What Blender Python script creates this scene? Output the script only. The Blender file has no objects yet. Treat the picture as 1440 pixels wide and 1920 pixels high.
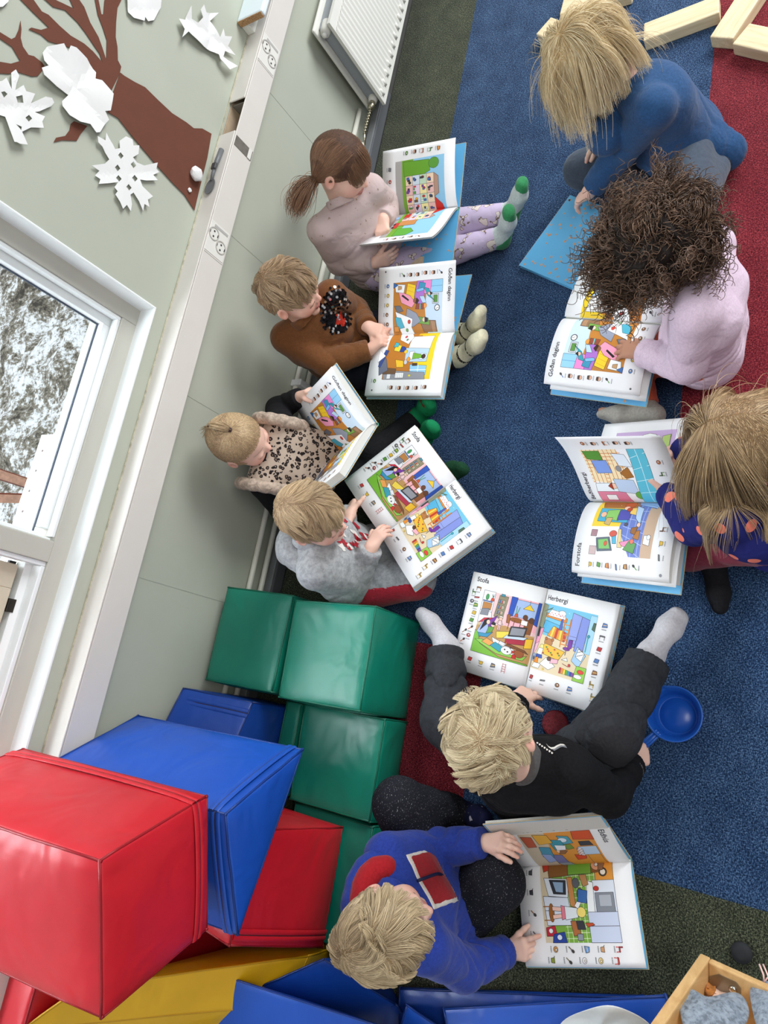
import bpy, bmesh, math, random
import numpy as np
from mathutils import Vector, Matrix
PI = math.pi
random.seed(11)
rng = np.random.default_rng(11)
SC = bpy.context.scene
COL = SC.collection

# ---------------------------------------------------------------- camera
cam_d = bpy.data.cameras.new('camera')
cam = bpy.data.objects.new('camera', cam_d)
COL.objects.link(cam)
_R = ((-0.18372051, 0.83721063, -0.5150972), (0.95302085, 0.02332431, -0.30200535), (-0.2408278, -0.54638295, -0.80216435))
_m = Matrix.Identity(4)
for _i in range(3):
    _m[_i][0], _m[_i][1], _m[_i][2] = _R[0][_i], -_R[1][_i], -_R[2][_i]
_m[0][3], _m[1][3], _m[2][3] = 0.0, 1.70, 1.90
cam.matrix_world = _m
cam_d.sensor_fit = 'HORIZONTAL'
cam_d.sensor_width = 36.0
cam_d.lens = 34.127
cam_d.clip_start = 0.05
SC.camera = cam

# ---------------------------------------------------------------- light
W = bpy.data.worlds.new('daylight')
SC.world = W
W.use_nodes = True
_bg = W.node_tree.nodes['Background']
_bg.inputs[0].default_value = (0.90, 0.955, 1.0, 1)
_bg.inputs[1].default_value = 0.55

def area(name, loc, target, size, size_y, power, color):
    l = bpy.data.lights.new(name, 'AREA')
    l.shape = 'RECTANGLE'; l.size = size; l.size_y = size_y; l.energy = power; l.color = color
    o = bpy.data.objects.new(name, l); COL.objects.link(o)
    o.location = loc
    o.rotation_euler = (Vector(target) - Vector(loc)).to_track_quat('-Z', 'Y').to_euler()
    return o
area('daylight_from_far_window', (-3.9, 2.9, 2.2), (-0.6, 0.7, 0.1), 2.4, 1.6, 175, (0.96, 0.985, 1.0))
area('ceiling_lamp', (-0.2, 2.6, 2.65), (-0.4, 0.5, 0.1), 1.2, 0.6, 22, (1.0, 0.95, 0.88))
area('daylight_through_window', (0.3, -1.1, 2.5), (-0.1, 0.9, 0.2), 2.4, 1.3, 105, (0.86, 0.94, 1.0))
area('open_sky_outside', (-1.2, -4.2, 4.2), (-1.2, -4.0, 0.0), 7.0, 5.0, 400, (0.94, 0.97, 1.0))
SC.view_settings.view_transform = 'Standard'
SC.view_settings.look = 'None'
SC.view_settings.exposure = 0.0
SC.view_settings.gamma = 1.0
SC.view_settings.use_curve_mapping = False

# ---------------------------------------------------------------- helpers
def lin(c):
    o = []
    for v in c[:3]:
        v = v / 255.0
        o.append(v / 12.92 if v <= 0.04045 else ((v + 0.055) / 1.055) ** 2.4)
    return (o[0], o[1], o[2], 1.0)

class NT:
    """small node-tree helper"""
    def __init__(s, name, rough=0.6, spec=0.5, metal=0.0):
        s.m = bpy.data.materials.new(name); s.m.use_nodes = True
        s.t = s.m.node_tree; s.b = s.t.nodes['Principled BSDF']
        s.b.inputs['Roughness'].default_value = rough
        s.b.inputs['Specular IOR Level'].default_value = spec
        s.b.inputs['Metallic'].default_value = metal
    def n(s, kind, **kw):
        x = s.t.nodes.new(kind)
        for k, v in kw.items():
            if k in x.inputs: x.inputs[k].default_value = v
            else: setattr(x, k, v)
        return x
    def l(s, a, b): s.t.links.new(a, b)
    def coord(s, scale=(1, 1, 1)):
        c = s.n('ShaderNodeTexCoord'); mp = s.n('ShaderNodeMapping'); mp.inputs['Scale'].default_value = scale
        s.l(c.outputs['Object'], mp.inputs['Vector']); return mp.outputs['Vector']
    def noise(s, vec, scale, detail=3.0, rough=0.6, dist=0.0):
        x = s.n('ShaderNodeTexNoise'); x.inputs['Scale'].default_value = scale; x.inputs['Detail'].default_value = detail
        x.inputs['Roughness'].default_value = rough; x.inputs['Distortion'].default_value = dist
        s.l(vec, x.inputs['Vector']); return x.outputs['Fac']
    def ramp(s, fac, stops, interp='LINEAR'):
        x = s.n('ShaderNodeValToRGB'); r = x.color_ramp; r.interpolation = interp
        while len(r.elements) < len(stops): r.elements.new(0.5)
        for e, (p, c) in zip(r.elements, stops): e.position = p; e.color = c
        s.l(fac, x.inputs['Fac']); return x.outputs['Color']
    def mix(s, fac, a, b):
        x = s.n('ShaderNodeMix', data_type='RGBA')
        for sock, v in ((x.inputs[0], fac), (x.inputs[6], a), (x.inputs[7], b)):
            if isinstance(v, (int, float)): sock.default_value = v
            elif isinstance(v, tuple): sock.default_value = v
            else: s.l(v, sock)
        return x.outputs[2]
    def math(s, op, a, b=0.0, c=0.0):
        x = s.n('ShaderNodeMath', operation=op)
        for i, v in enumerate((a, b, c)):
            if isinstance(v, (int, float)): x.inputs[i].default_value = v
            else: s.l(v, x.inputs[i])
        return x.outputs[0]
    def bump(s, h, strength=0.3, dist=0.002):
        x = s.n('ShaderNodeBump'); x.inputs['Strength'].default_value = strength; x.inputs['Distance'].default_value = dist
        s.l(h, x.inputs['Height']); s.l(x.outputs['Normal'], s.b.inputs['Normal'])
    def color(s, c):
        if isinstance(c, tuple): s.b.inputs['Base Color'].default_value = c
        else: s.l(c, s.b.inputs['Base Color'])

_MATS = {}
def plain(name, rgb, rough=0.6, var=0.06, nscale=20.0, bump=0.0, bscale=200.0, spec=0.4, metal=0.0, stretch=(1, 1, 1), sheen=0.0):
    if name in _MATS: return _MATS[name]
    s = NT(name, rough, spec, metal); v = s.coord(stretch); a = lin(rgb)
    f = s.noise(v, nscale)
    lo = tuple(x * (1 - var) for x in a[:3]) + (1,); hi = tuple(min(1, x * (1 + var)) for x in a[:3]) + (1,)
    s.color(s.ramp(f, [(0.3, lo), (0.7, hi)]))
    if bump: s.bump(s.noise(v, bscale, 2), bump, 0.002)
    if sheen: s.b.inputs['Sheen Weight'].default_value = sheen
    _MATS[name] = s.m; return s.m

def fabric(name, rgb, var=0.18, nscale=180.0, rough=0.9, wr=0.35, marl=None):
    if name in _MATS: return _MATS[name]
    s = NT(name, rough, 0.2); v = s.coord(); a = lin(rgb)
    f = s.noise(v, nscale, 2)
    lo = tuple(x * (1 - var) for x in a[:3]) + (1,); hi = tuple(min(1, x * (1 + var)) for x in a[:3]) + (1,)
    c = s.ramp(f, [(0.35, lo), (0.65, hi)])
    if marl:
        c = s.mix(s.ramp(s.noise(v, 60, 4, 0.7), [(0.42, (0, 0, 0, 1)), (0.62, (1, 1, 1, 1))]), c, lin(marl))
    s.color(c)
    w = s.noise(v, 24, 2, 0.5, 0.8)
    h = s.math('ADD', s.math('MULTIPLY', w, 1.0), s.math('MULTIPLY', f, 0.05))
    s.bump(h, wr, 0.012)
    s.b.inputs['Sheen Weight'].default_value = 0.15 if sum(rgb) > 210 else 0.0
    _MATS[name] = s.m; return s.m

def tag(o, label=None, cat=None, group=None, kind=None):
    if label: o['label'] = label
    if cat: o['category'] = cat
    if group: o['group'] = group
    if kind: o['kind'] = kind
    return o

def empty(name, loc, label, cat, group=None):
    o = bpy.data.objects.new(name, None); COL.objects.link(o)
    o.location = loc; o.empty_display_size = 0.05
    return tag(o, label, cat, group)

def link_mesh(name, me, mats, parent=None, smooth=False):
    for m in (mats if isinstance(mats, (list, tuple)) else [mats]): me.materials.append(m)
    if smooth:
        me.polygons.foreach_set('use_smooth', np.ones(len(me.polygons), dtype=bool))
    o = bpy.data.objects.new(name, me); COL.objects.link(o)
    if parent is not None: o.parent = parent
    return o

def mesh_np(name, V, F, mats, parent=None, smooth=True, origin=(0, 0, 0)):
    """V (n,3) world coords, F list/array of faces"""
    V = np.asarray(V, dtype=np.float64) - np.asarray(origin, dtype=np.float64)
    me = bpy.data.meshes.new(name)
    if isinstance(F, np.ndarray):
        k = F.shape[1]
        me.vertices.add(len(V)); me.vertices.foreach_set('co', V.astype(np.float32).ravel())
        me.loops.add(F.size); me.loops.foreach_set('vertex_index', F.astype(np.int32).ravel())
        me.polygons.add(len(F)); me.polygons.foreach_set('loop_start', np.arange(0, F.size, k, dtype=np.int32))
        me.update(calc_edges=True); me.validate()
    else:
        me.from_pydata([tuple(v) for v in V], [], F); me.update()
    return link_mesh(name, me, mats, parent, smooth)

def bm_obj(name, bm, mats, parent=None, smooth=False, origin=(0, 0, 0), recalc=True):
    if recalc: bmesh.ops.recalc_face_normals(bm, faces=bm.faces[:])
    if any(origin): bmesh.ops.translate(bm, vec=-Vector(origin), verts=bm.verts[:])
    me = bpy.data.meshes.new(name); bm.to_mesh(me); bm.free()
    return link_mesh(name, me, mats, parent, smooth)

def bevel(o, w=0.003, seg=2, ang=40):
    m = o.modifiers.new('bevel', 'BEVEL'); m.width = w; m.segments = seg; m.limit_method = 'ANGLE'; m.angle_limit = math.radians(ang)
    return o

def add_box(bm, lo, hi, M=None):
    vs = []
    for x in (lo[0], hi[0]):
        for y in (lo[1], hi[1]):
            for z in (lo[2], hi[2]):
                p = Vector((x, y, z)); vs.append(bm.verts.new(M @ p if M else p))
    for f in ((0, 1, 3, 2), (4, 6, 7, 5), (0, 4, 5, 1), (2, 3, 7, 6), (0, 2, 6, 4), (1, 5, 7, 3)):
        bm.faces.new([vs[i] for i in f])

def box(name, lo, hi, m, parent=None, origin=(0, 0, 0), bev=0.0, M=None):
    bm = bmesh.new(); add_box(bm, lo, hi, M)
    o = bm_obj(name, bm, m, parent, origin=origin)
    if bev: bevel(o, bev)
    return o

def add_tube(bm, pts, rad, seg=10, cap=True):
    pts = [Vector(p) for p in pts]; n = len(pts)
    rs = rad if isinstance(rad, (list, tuple)) else [rad] * n
    t0 = (pts[1] - pts[0]).normalized()
    u = t0.orthogonal().normalized(); rings = []
    for i in range(n):
        t = (pts[min(i + 1, n - 1)] - pts[max(i - 1, 0)]).normalized()
        u = (u - t * u.dot(t)).normalized(); w = t.cross(u)
        rings.append([bm.verts.new(pts[i] + (u * math.cos(2 * PI * k / seg) + w * math.sin(2 * PI * k / seg)) * rs[i]) for k in range(seg)])
    for a, b in zip(rings, rings[1:]):
        for k in range(seg): bm.faces.new((a[k], a[(k + 1) % seg], b[(k + 1) % seg], b[k]))
    if cap:
        bm.faces.new(rings[0][::-1]); bm.faces.new(rings[-1])

def tube(name, pts, rad, m, parent=None, origin=(0, 0, 0), seg=10, smooth=True):
    bm = bmesh.new(); add_tube(bm, pts, rad, seg)
    return bm_obj(name, bm, m, parent, smooth, origin)

def frame_M(o, x, y, z):
    M = Matrix.Identity(4)
    for i in range(3): M[i][0], M[i][1], M[i][2], M[i][3] = x[i], y[i], z[i], o[i]
    return M

def lathe(name, prof, m, parent=None, origin=(0, 0, 0), M=None, seg=32, smooth=True):
    """prof: (r,z) pairs"""
    bm = bmesh.new(); rings = []
    for r, z in prof:
        ring = []
        for k in range(seg):
            p = Vector((r * math.cos(2 * PI * k / seg), r * math.sin(2 * PI * k / seg), z))
            ring.append(bm.verts.new(M @ p if M else p))
        rings.append(ring)
    for a, b in zip(rings, rings[1:]):
        for k in range(seg): bm.faces.new((a[k], a[(k + 1) % seg], b[(k + 1) % seg], b[k]))
    bm.faces.new(rings[0][::-1]); bm.faces.new(rings[-1])
    return bm_obj(name, bm, m, parent, smooth, origin)

# ================================================================ the room
M_WALL = plain('sage wall paint', (174, 178, 164), 0.75, 0.02, 6, 0.03, 300)
M_WHITE = plain('white paint', (226, 226, 220), 0.4, 0.02, 8)
M_TRUNK = plain('off white plastic', (214, 209, 202), 0.35, 0.02, 10)
M_FRAMEW = plain('window white lacquer', (236, 240, 240), 0.3, 0.01, 6)
M_FRAMEG = plain('window frame greige paint', (186, 184, 174), 0.4, 0.03, 6)
M_SKIRT = plain('grey vinyl skirting', (92, 94, 98), 0.45, 0.06, 8)
M_DARKGAP = plain('dark recess', (52, 50, 50), 0.8, 0.1, 20)

def carpet(name, dark, mid, light):
    s = NT(name, 0.97, 0.1)
    v = s.coord((1.0, 2.2, 1.0)); v2 = s.coord((2.2, 1.0, 1.0)); v0 = s.coord()
    a = s.noise(v, 210, 3, 0.7); b = s.noise(v2, 170, 2, 0.6)
    f = s.math('ADD', s.math('MULTIPLY', a, 0.62), s.math('MULTIPLY', b, 0.38))
    f = s.math('ADD', f, s.math('MULTIPLY', s.math('SUBTRACT', s.noise(v0, 14, 3), 0.5), 0.10))
    s.color(s.ramp(f, [(0.40, lin(dark)), (0.50, lin(mid)), (0.61, lin(light))]))
    s.bump(f, 0.9, 0.004)
    s.b.inputs['Sheen Weight'].default_value = 0.1
    return s.m
C_BLUE = carpet('blue loop carpet', (10, 24, 48), (34, 61, 98), (98, 128, 164))
C_GREEN = carpet('olive loop carpet', (20, 24, 20), (55, 60, 46), (116, 120, 98))
C_RED = carpet('red loop carpet', (52, 8, 18), (116, 28, 40), (170, 70, 78))

floor = box('floor', (-4.6, -0.02, -0.06), (2.2, 4.2, -0.008), plain('subfloor', (90, 90, 88)))
tag(floor, kind='structure')
for nm, mt, x0, x1, y0, y1 in (
        ('carpet_strip', C_GREEN, -4.5, 0.285, 0.052, 0.378), ('carpet_strip', C_BLUE, -4.5, -0.170, 0.378, 1.291),
        ('carpet_strip', C_RED, -0.170, 0.235, 0.378, 0.832), ('carpet_strip', C_BLUE, -0.170, 0.235, 0.832, 1.291),
        ('carpet_strip', C_BLUE, 0.235, 0.285, 0.378, 1.291),
        ('carpet_strip', C_RED, -4.5, -0.70, 1.291, 2.6), ('carpet_strip', C_BLUE, -0.70, 0.285, 1.291, 2.6),
        ('carpet_strip', C_BLUE, -4.5, 0.285, 2.6, 4.1), ('carpet_strip', C_GREEN, 0.285, 2.1, 0.052, 4.1)):
    box(nm, (x0, y0, -0.0085), (x1, y1, 0.0), mt, floor)

# wall with a window opening
WX0, WX1, WZ0, WZ1 = -0.936, 1.55, 0.744, 2.05
bm = bmesh.new()
add_box(bm, (-4.6, -0.30, -0.06), (WX0, 0, 2.75)); add_box(bm, (WX1, -0.30, -0.06), (2.2, 0, 2.75))
add_box(bm, (WX0, -0.30, -0.06), (WX1, 0, WZ0)); add_box(bm, (WX0, -0.30, WZ1), (WX1, 0, 2.75))
wall = tag(bm_obj('wall_back', bm, M_WALL), kind='structure')
for k in range(-6, 4):                                   # board joints: thin strips slightly darker than the wall paint
    x = -0.193 + k * 0.56
    box('panel_joint', (x - 0.0012, 0.0, 0.08), (x + 0.0012, 0.0008, 0.604), plain('panel seam', (170, 174, 161)), wall)

# window set in the opening
win = tag(empty('window_1', (WX0, -0.08, WZ0), None, None), kind='structure')
o_ = (WX0, -0.08, WZ0)
def wbox(name, lo, hi, m, bev=0.002): return box(name, lo, hi, m, win, o_, bev)
D0, D1 = -0.17, -0.055                                   # frame depth
# reveal lining (sill and jambs)
wbox('sill_lining', (WX0 + 0.001, -0.06, WZ0 - 0.004), (WX1, 0.004, WZ0 + 0.004), M_FRAMEW, 0.003)
wbox('jamb_lining', (WX0 - 0.004, -0.06, WZ0 - 0.004), (WX0 + 0.004, 0.004, WZ1), M_FRAMEW, 0.003)
for lo, hi in (((WX0, D0, WZ0), (WX0 + 0.052, D1, WZ1)), ((WX0 + 0.052, D0, WZ0), (WX1, D1, WZ0 + 0.052)),
               ((-0.226, D0, WZ0 + 0.052), (-0.170, D1, WZ1)), ((WX0 + 0.052, D0, WZ1 - 0.05), (WX1, D1, WZ1)), ((WX1 - .05, D0, WZ0 + .052), (WX1, D1, WZ1 - .05))):
    wbox('frame_member', lo, hi, M_FRAMEG)
# fixed pane: stepped white rebate
fx0, fx1, fz0 = WX0 + 0.052, -0.226, WZ0 + 0.052
for d, ya, yb, m in ((0.010, -0.085, -0.060, M_FRAMEW), (0.030, -0.120, -0.090, M_FRAMEW)):
    wbox('rebate', (fx0, ya, fz0), (fx0 + d, yb, WZ1 - .05), m); wbox('rebate', (fx0 + d, ya, fz0), (fx1 - d, yb, fz0 + d), m)
    wbox('rebate', (fx1 - d * .5, ya, fz0 + d), (fx1, yb, WZ1 - .05), m)
M_SEAL = plain('dark glazing seal', (70, 80, 96), 0.5)
wbox('glazing_seal', (fx0 + 0.030, -0.1165, fz0 + 0.030), (fx0 + 0.034, -0.112, WZ1 - .05), M_SEAL, 0)
wbox('glazing_seal', (fx0 + 0.034, -0.1165, fz0 + 0.030), (fx1 - 0.015, -0.112, fz0 + 0.034), M_SEAL, 0)
g = NT('window glass', 0.0, 0.5); g.b.inputs['Transmission Weight'].default_value = 1.0; g.b.inputs['IOR'].default_value = 1.05
g.color((0.97, 0.99, 1, 1))
wbox('pane', (fx0 + 0.030, -0.1155, fz0 + 0.030), (fx1 - 0.015, -0.1135, WZ1 - .05), g.m, 0)
# opening casement to its right: beige sash set back, latch, glass
cx0, cx1 = -0.170, WX1 - 0.05
wbox('rebate', (cx0, -0.10, fz0), (cx0 + 0.012, -0.062, WZ1 - .05), M_FRAMEW); wbox('rebate', (cx0 + 0.012, -0.10, fz0), (cx1, -0.062, fz0 + 0.012), M_FRAMEW)
wbox('rebate', (cx0 + 0.012, -0.14, fz0), (cx1, -0.10, fz0 + 0.032), M_FRAMEW)
M_SASH = plain('beige sash paint', (205, 194, 172), 0.45, 0.03)
sx0, sz0 = cx0 + 0.022, fz0 + 0.048
for lo, hi in (((sx0, -0.15, sz0), (sx0 + 0.062, -0.10, WZ1 - .05)), ((sx0 + 0.062, -0.15, sz0), (cx1, -0.10, sz0 + 0.062))):
    wbox('sash_member', lo, hi, M_SASH)
wbox('sash_gap', (cx0 + 0.012, -0.152, fz0 + 0.032), (cx1, -0.142, sz0 + 0.002), M_DARKGAP, 0)
wbox('glazing_bead', (sx0 + 0.062, -0.13, sz0 + 0.062), (sx0 + 0.072, -0.108, WZ1 - .05), M_FRAMEW); wbox('glazing_bead', (sx0 + 0.072, -0.13, sz0 + 0.062), (cx1, -0.108, sz0 + 0.072), M_FRAMEW)
wbox('pane', (sx0 + 0.07, -0.124, sz0 + 0.07), (cx1, -0.122, WZ1 - .05), g.m, 0)
wbox('latch', (-0.062, -0.118, fz0 + 0.026), (-0.028, -0.098, fz0 + 0.046), plain('dark latch metal', (60, 56, 50), 0.4, metal=0.6), 0.001)

# skirting duct, pipes
sk = tag(box('baseboard_back', (-2.36, 0.0, 0.0), (1.4, 0.052, 0.052), M_SKIRT, bev=0.006), kind='structure')
box('cover_strip', (-2.36, 0.018, 0.052), (1.4, 0.050, 0.058), plain('grey vinyl top', (120, 122, 124), 0.4), sk, bev=0.003)

# cable trunking along the wall
tr = empty('cable_trunking', (-1.0, 0.0, 0.605), 'long off white cable trunking running along the sage wall', 'trunking')
to = (-1.0, 0.0, 0.605)
def tb(name, lo, hi, m=M_TRUNK, bev=0.002): return box(name, lo, hi, m, tr, to, bev)
TX0, TX1, TY, TA, TB = -3.2, 1.6, 0.066, 0.605, 0.695
H0, H1 = -1.70, -1.575                                   # stretch where the lid is missing
tb('front_cover', (TX0, TY - 0.004, TA), (TX1, TY, TB - 0.006))
tb('base_tray', (TX0, 0.0, TA), (TX1, 0.004, TB - 0.008), plain('bare tray board', (168, 148, 124), 0.8, 0.15, 30))
tb('tray_floor', (TX0, 0.004, TA), (TX1, TY - 0.004, TA + 0.004), plain('bare tray board'  , (168, 148, 124)))
tb('top_lid', (TX0, 0.0, TB - 0.005), (H0, TY, TB)); tb('top_lid', (H1, 0.0, TB - 0.005), (TX1, TY, TB))
tb('divider', (H0 + 0.002, 0.004, TA + 0.02), (H0 + 0.006, TY - 0.006, TB - 0.012), plain('grey divider', (120, 116, 108)))
# crack of old sealant between the lid and the wall
tb('sealant', (TX0, 0.0005, TB), (TX1, 0.003, TB + 0.004), plain('old sealant', (176, 172, 150), 0.8, 0.3, 60), 0)
M_SOCK = plain('socket plastic', (224, 222, 215), 0.35, 0.01)
M_SKH = plain('socket well', (188, 185, 178), 0.4, 0.03)
def socket(x, z):
    Mx = frame_M((x, TY, z), (1, 0, 0), (0, 0, -1), (0, 1, 0))
    p = lathe('socket_face', [(0.0205, 0.0005), (0.0205, 0.003), (0.0175, 0.003), (0.0168, 0.0008)], M_SKH, tr, to, Mx, 24, False)
    bm = bmesh.new()
    for dx in (-0.0085, 0.0085):
        add_box(bm, (x + dx - 0.0028, TY + 0.0005, z - 0.0028), (x + dx + 0.0028, TY + 0.0016, z + 0.0028))
    for dz in (-0.0165, 0.0165):
        add_box(bm, (x - 0.0045, TY + 0.0005, z + dz - 0.002), (x + 0.0045, TY + 0.0026, z + dz + 0.002))
    bm_obj('contact', bm, M_DARKGAP, p, origin=to)
for xs in (-1.905, -1.205):
    tb('socket_plate', (xs - 0.055, TY, TA + 0.006), (xs + 0.045, TY + 0.0012, TB - 0.008), M_SOCK, 0.0005)
    socket(xs - 0.018, 0.668); socket(xs + 0.006, 0.632)
    tb('label_strip', (xs - 0.048, TY + 0.001, TA + 0.012), (xs - 0.040, TY + 0.002, TB - 0.022), plain('grey label strip', (176, 174, 170)), 0)
tb('joint_cover', (-1.565, TY, TA + 0.004), (-1.530, TY + 0.001, TB - 0.010), plain('open switch recess', (110, 106, 98), 0.6, 0.2, 60), 0)
tb('joint_cover', (-1.565, TY + 0.0012, TA + 0.008), (-1.530, TY + 0.003, TA + 0.022), M_SOCK, 0.0005)
for x in (-1.855, -1.155):
    tb('cover_joint', (x, TY, TA + 0.004), (x + 0.0012, TY + 0.0006, TB - 0.01), plain('cover joint line', (160, 156, 150)), 0)

# second window's sill board, cut end showing chipboard
sl = empty('window_sill_board', (-2.4, 0.05, 0.728), 'white sill board with a raw chipboard end above the trunking', 'sill')
box('board', (-3.1, 0.0, 0.730), (-1.962, 0.108, 0.752), plain('sill laminate', (226, 238, 244), 0.25, 0.01), sl, (-2.4, 0.05, 0.728), 0.006)
box('chipboard_end', (-1.9625, 0.004, 0.7315), (-1.959, 0.102, 0.7505), plain('raw chipboard', (170, 132, 92), 0.9, 0.4, 240, 0.5, 200), sl, (-2.4, 0.05, 0.728))
box('filler_block', (-2.9, 0.0, 0.695), (-1.965, 0.03, 0.730), plain('white filler', (225, 224, 216), 0.7), sl, (-2.4, 0.05, 0.728), 0.003)

# radiator
ra = empty('radiator', (-2.7, 0.05, 0.1), 'white ribbed panel radiator mounted low on the sage wall', 'radiator')
ro = (-2.7, 0.05, 0.1)
M_RAD = plain('radiator enamel', (226, 225, 217), 0.35, 0.015)
M_RADD = plain('radiator inner steel', (150, 156, 162), 0.4, 0.03)
RX, RZ0, RZ1 = -2.205, 0.095, 0.475
bm = bmesh.new()                                         # ribbed front panel
n = 60; vs = []
for i in range(n * 4 + 1):
    x = RX - i * (0.9 / (n * 4)); r = 0.0045 * (0.5 - 0.5 * math.cos(i / 4 * 2 * PI / 1.6))
    vs.append((x, 0.112 + r))
for (za, zb, sc) in ((RZ0 + 0.035, RZ1 - 0.035, 1.0),):
    prev = None
    for x, y in vs:
        a = bm.verts.new((x, y, za)); b = bm.verts.new((x, y, zb))
        if prev: bm.faces.new((prev[0], a, b, prev[1]))
        prev = (a, b)
add_box(bm, (RX - 0.9, 0.100, RZ0), (RX, 0.112, RZ1))
bm_obj('front_panel', bm, M_RAD, ra, origin=ro)
bm = bmesh.new()
for i in range(19):
    x = RX - 0.024 - i * 0.046
    add_tube(bm, [(x, 0.113, RZ0 + 0.024), (x, 0.113, RZ0 + 0.050)], [0.007, 0.007], 8)
bm_obj('rib_ends', bm, M_RAD, ra, True, ro)['kind'] = 'stuff'
box('rear_panel', (RX - 0.9, 0.030, RZ0), (RX + 0.004, 0.042, RZ1), M_RAD, ra, ro, 0.006)
box('convector', (RX - 0.88, 0.042, RZ0 + 0.02), (RX - 0.02, 0.098, RZ1 - 0.02), M_RADD, ra, ro, 0.004)
for z in (RZ0 + 0.03, RZ1 - 0.03):
    tube('header_end', [(RX - 0.05, 0.07, z), (RX - 0.012, 0.07, z), (RX + 0.002, 0.07, z)], [0.019, 0.019, 0.016], M_RAD, ra, ro, 14)
tube('vent_plug', [(RX, 0.07, RZ1 - 0.03), (RX + 0.012, 0.07, RZ1 - 0.03)], [0.010, 0.008], plain('white plug', (240, 240, 236), 0.3), ra, ro, 12)
M_CHROME = plain('worn nickel', (200, 192, 170), 0.25, 0.1, 60, metal=1.0)
tube('valve', [(RX, 0.07, RZ0 + 0.03), (RX + 0.012, 0.07, RZ0 + 0.03), (RX + 0.013, 0.07, RZ0 + 0.03), (RX + 0.03, 0.066, RZ0 + 0.024)], [0.011, 0.011, 0.015, 0.013], M_CHROME, ra, ro, 12)
cp = []; cr = []
for i in range(41):
    t = i / 40
    cp.append((RX + 0.03 + 0.085 * t, 0.062 - 0.022 * t, RZ0 + 0.022 - 0.020 * t)); cr.append(0.0065 + 0.0035 * math.sin(i * PI / 2.5))
tube('corrugated_hose', cp, cr, M_CHROME, ra, ro, 10)
tube('hose_end', [(RX + 0.115, 0.040, RZ0 + 0.002), (RX + 0.15, 0.034, RZ0 - 0.020)], [0.006, 0.005], M_CHROME, ra, ro, 8)
M_PIPE = plain('white pipe enamel', (222, 220, 208), 0.35, 0.02)
hp = empty('heating_pipes', (-1.0, 0.02, 0.06), 'pair of thin white heating pipes along the wall foot', 'pipes')
tube('pipe', [(RX + 0.02, 0.0145, 0.125), (1.3, 0.0145, 0.118)], 0.0095, M_PIPE, hp, (-1.0, 0.02, 0.06))
tube('pipe', [(RX + 0.145, 0.026, 0.078), (1.3, 0.026, 0.076)], 0.0095, M_PIPE, hp, (-1.0, 0.02, 0.06))
for x in (-1.985, -1.0, 0.0):
    box('pipe_clip', (x - 0.012, 0.0, 0.066), (x + 0.012, 0.046, 0.137), plain('clip plastic', (232, 234, 236), 0.4), hp, (-1.0, 0.02, 0.06), 0.004)

# what the window looks out on
def outside():
    n = 150; xs = np.linspace(-5.5, 3.5, n); ys = np.linspace(-7.5, -0.45, n)
    X, Y = np.meshgrid(xs, ys, indexing='ij')
    Z = -0.33 + 0.10 * np.sin(X * 1.3 + Y * .8) * np.sin(Y * 1.1) - 0.03 * (Y + 2)
    for s, a in ((2.6, .06), (6.1, .04), (13.7, .025), (27, .014)):
        ph = rng.uniform(0, 6, 4)
        Z += a * np.sin(X * s + ph[0] + 1.7 * np.sin(Y * s * .7 + ph[1])) * np.sin(Y * s * 1.1 + ph[2] + 1.3 * np.sin(X * s * .6 + ph[3]))
    V = np.stack([X, Y, Z], -1).reshape(-1, 3)
    i = np.arange(n * n).reshape(n, n)
    F = np.stack([i[:-1, :-1], i[1:, :-1], i[1:, 1:], i[:-1, 1:]], -1).reshape(-1, 4)
    s = NT('thawing snow on rock', 0.8, 0.3); v = s.coord()
    a = s.noise(v, 3.2, 8, 0.72, 0.6); b = s.noise(v, 34, 6, 0.75); b2 = s.noise(v, 11, 5, .7)
    f = s.math('ADD', s.math('ADD', s.math('MULTIPLY', a, 0.40), s.math('MULTIPLY', b, 0.36)), s.math('MULTIPLY', b2, .24))
    c = s.ramp(f, [(0.42, lin((66, 62, 56))), (0.485, lin((140, 134, 120))), (0.525, lin((226, 230, 234))), (0.62, lin((252, 254, 255)))])
    s.color(c); s.bump(f, 1.0, 0.06)
    tag(mesh_np('ground_outside', V, F, s.m), kind='structure')
outside()
M_RW = plain('weathered red stain', (140, 74, 56), 0.6, 0.15, 30)
for nm, a, b, lb in (('garden_bench_rail', (-0.6969, -1.9, 0.1885), (-0.7093, -1.9, -0.1736), 'red stained timber rail outside the window, nearer the top'),
                 ('garden_bench_rail', (-0.5505, -1.9, 0.1402), (-0.6482, -1.9, -0.1754), 'lower red stained timber rail outside the window')):
    A, B = Vector(a), Vector(b); d = (B - A).normalized(); up = Vector((0, 0, 1)); sd = d.cross(up).normalized(); up = sd.cross(d)
    Mx = frame_M(A, d, sd, up); L = (B - A).length
    rt = empty(nm, A, lb, 'rail')
    box('plank', (0, -0.05, -0.02), (L, 0.05, 0.02), M_RW, rt, A, 0.004, Mx)
    box('edge_strip', (0, 0.048, -0.03), (L, 0.06, 0.012), plain('pale worn edge', (196, 150, 130), 0.6, 0.2, 40), rt, A, 0, Mx)
A, B = Vector((-0.7018, -1, 0.3351)), Vector((-0.3209, -1, 0.3387)); d = (B - A).normalized(); up = Vector((0, 0, 1)); sd = d.cross(up).normalized(); up = sd.cross(d)
pl = empty('white_board_outside', A, 'white painted board with nail marks just outside the window', 'board')
box('board', (-.05, -0.075, -0.012), ((B - A).length + .1, 0.075, 0.012), plain('chalky white board', (222, 230, 236), 0.7, 0.08, 40), pl, A, 0.002, frame_M(A, d, sd, up))
box('support', (.1, -.03, -.55), (.16, .03, -.012), plain('chalky white board', (222, 230, 236)), pl, A, 0, frame_M(A, d, sd, up))
bm = bmesh.new()
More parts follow.
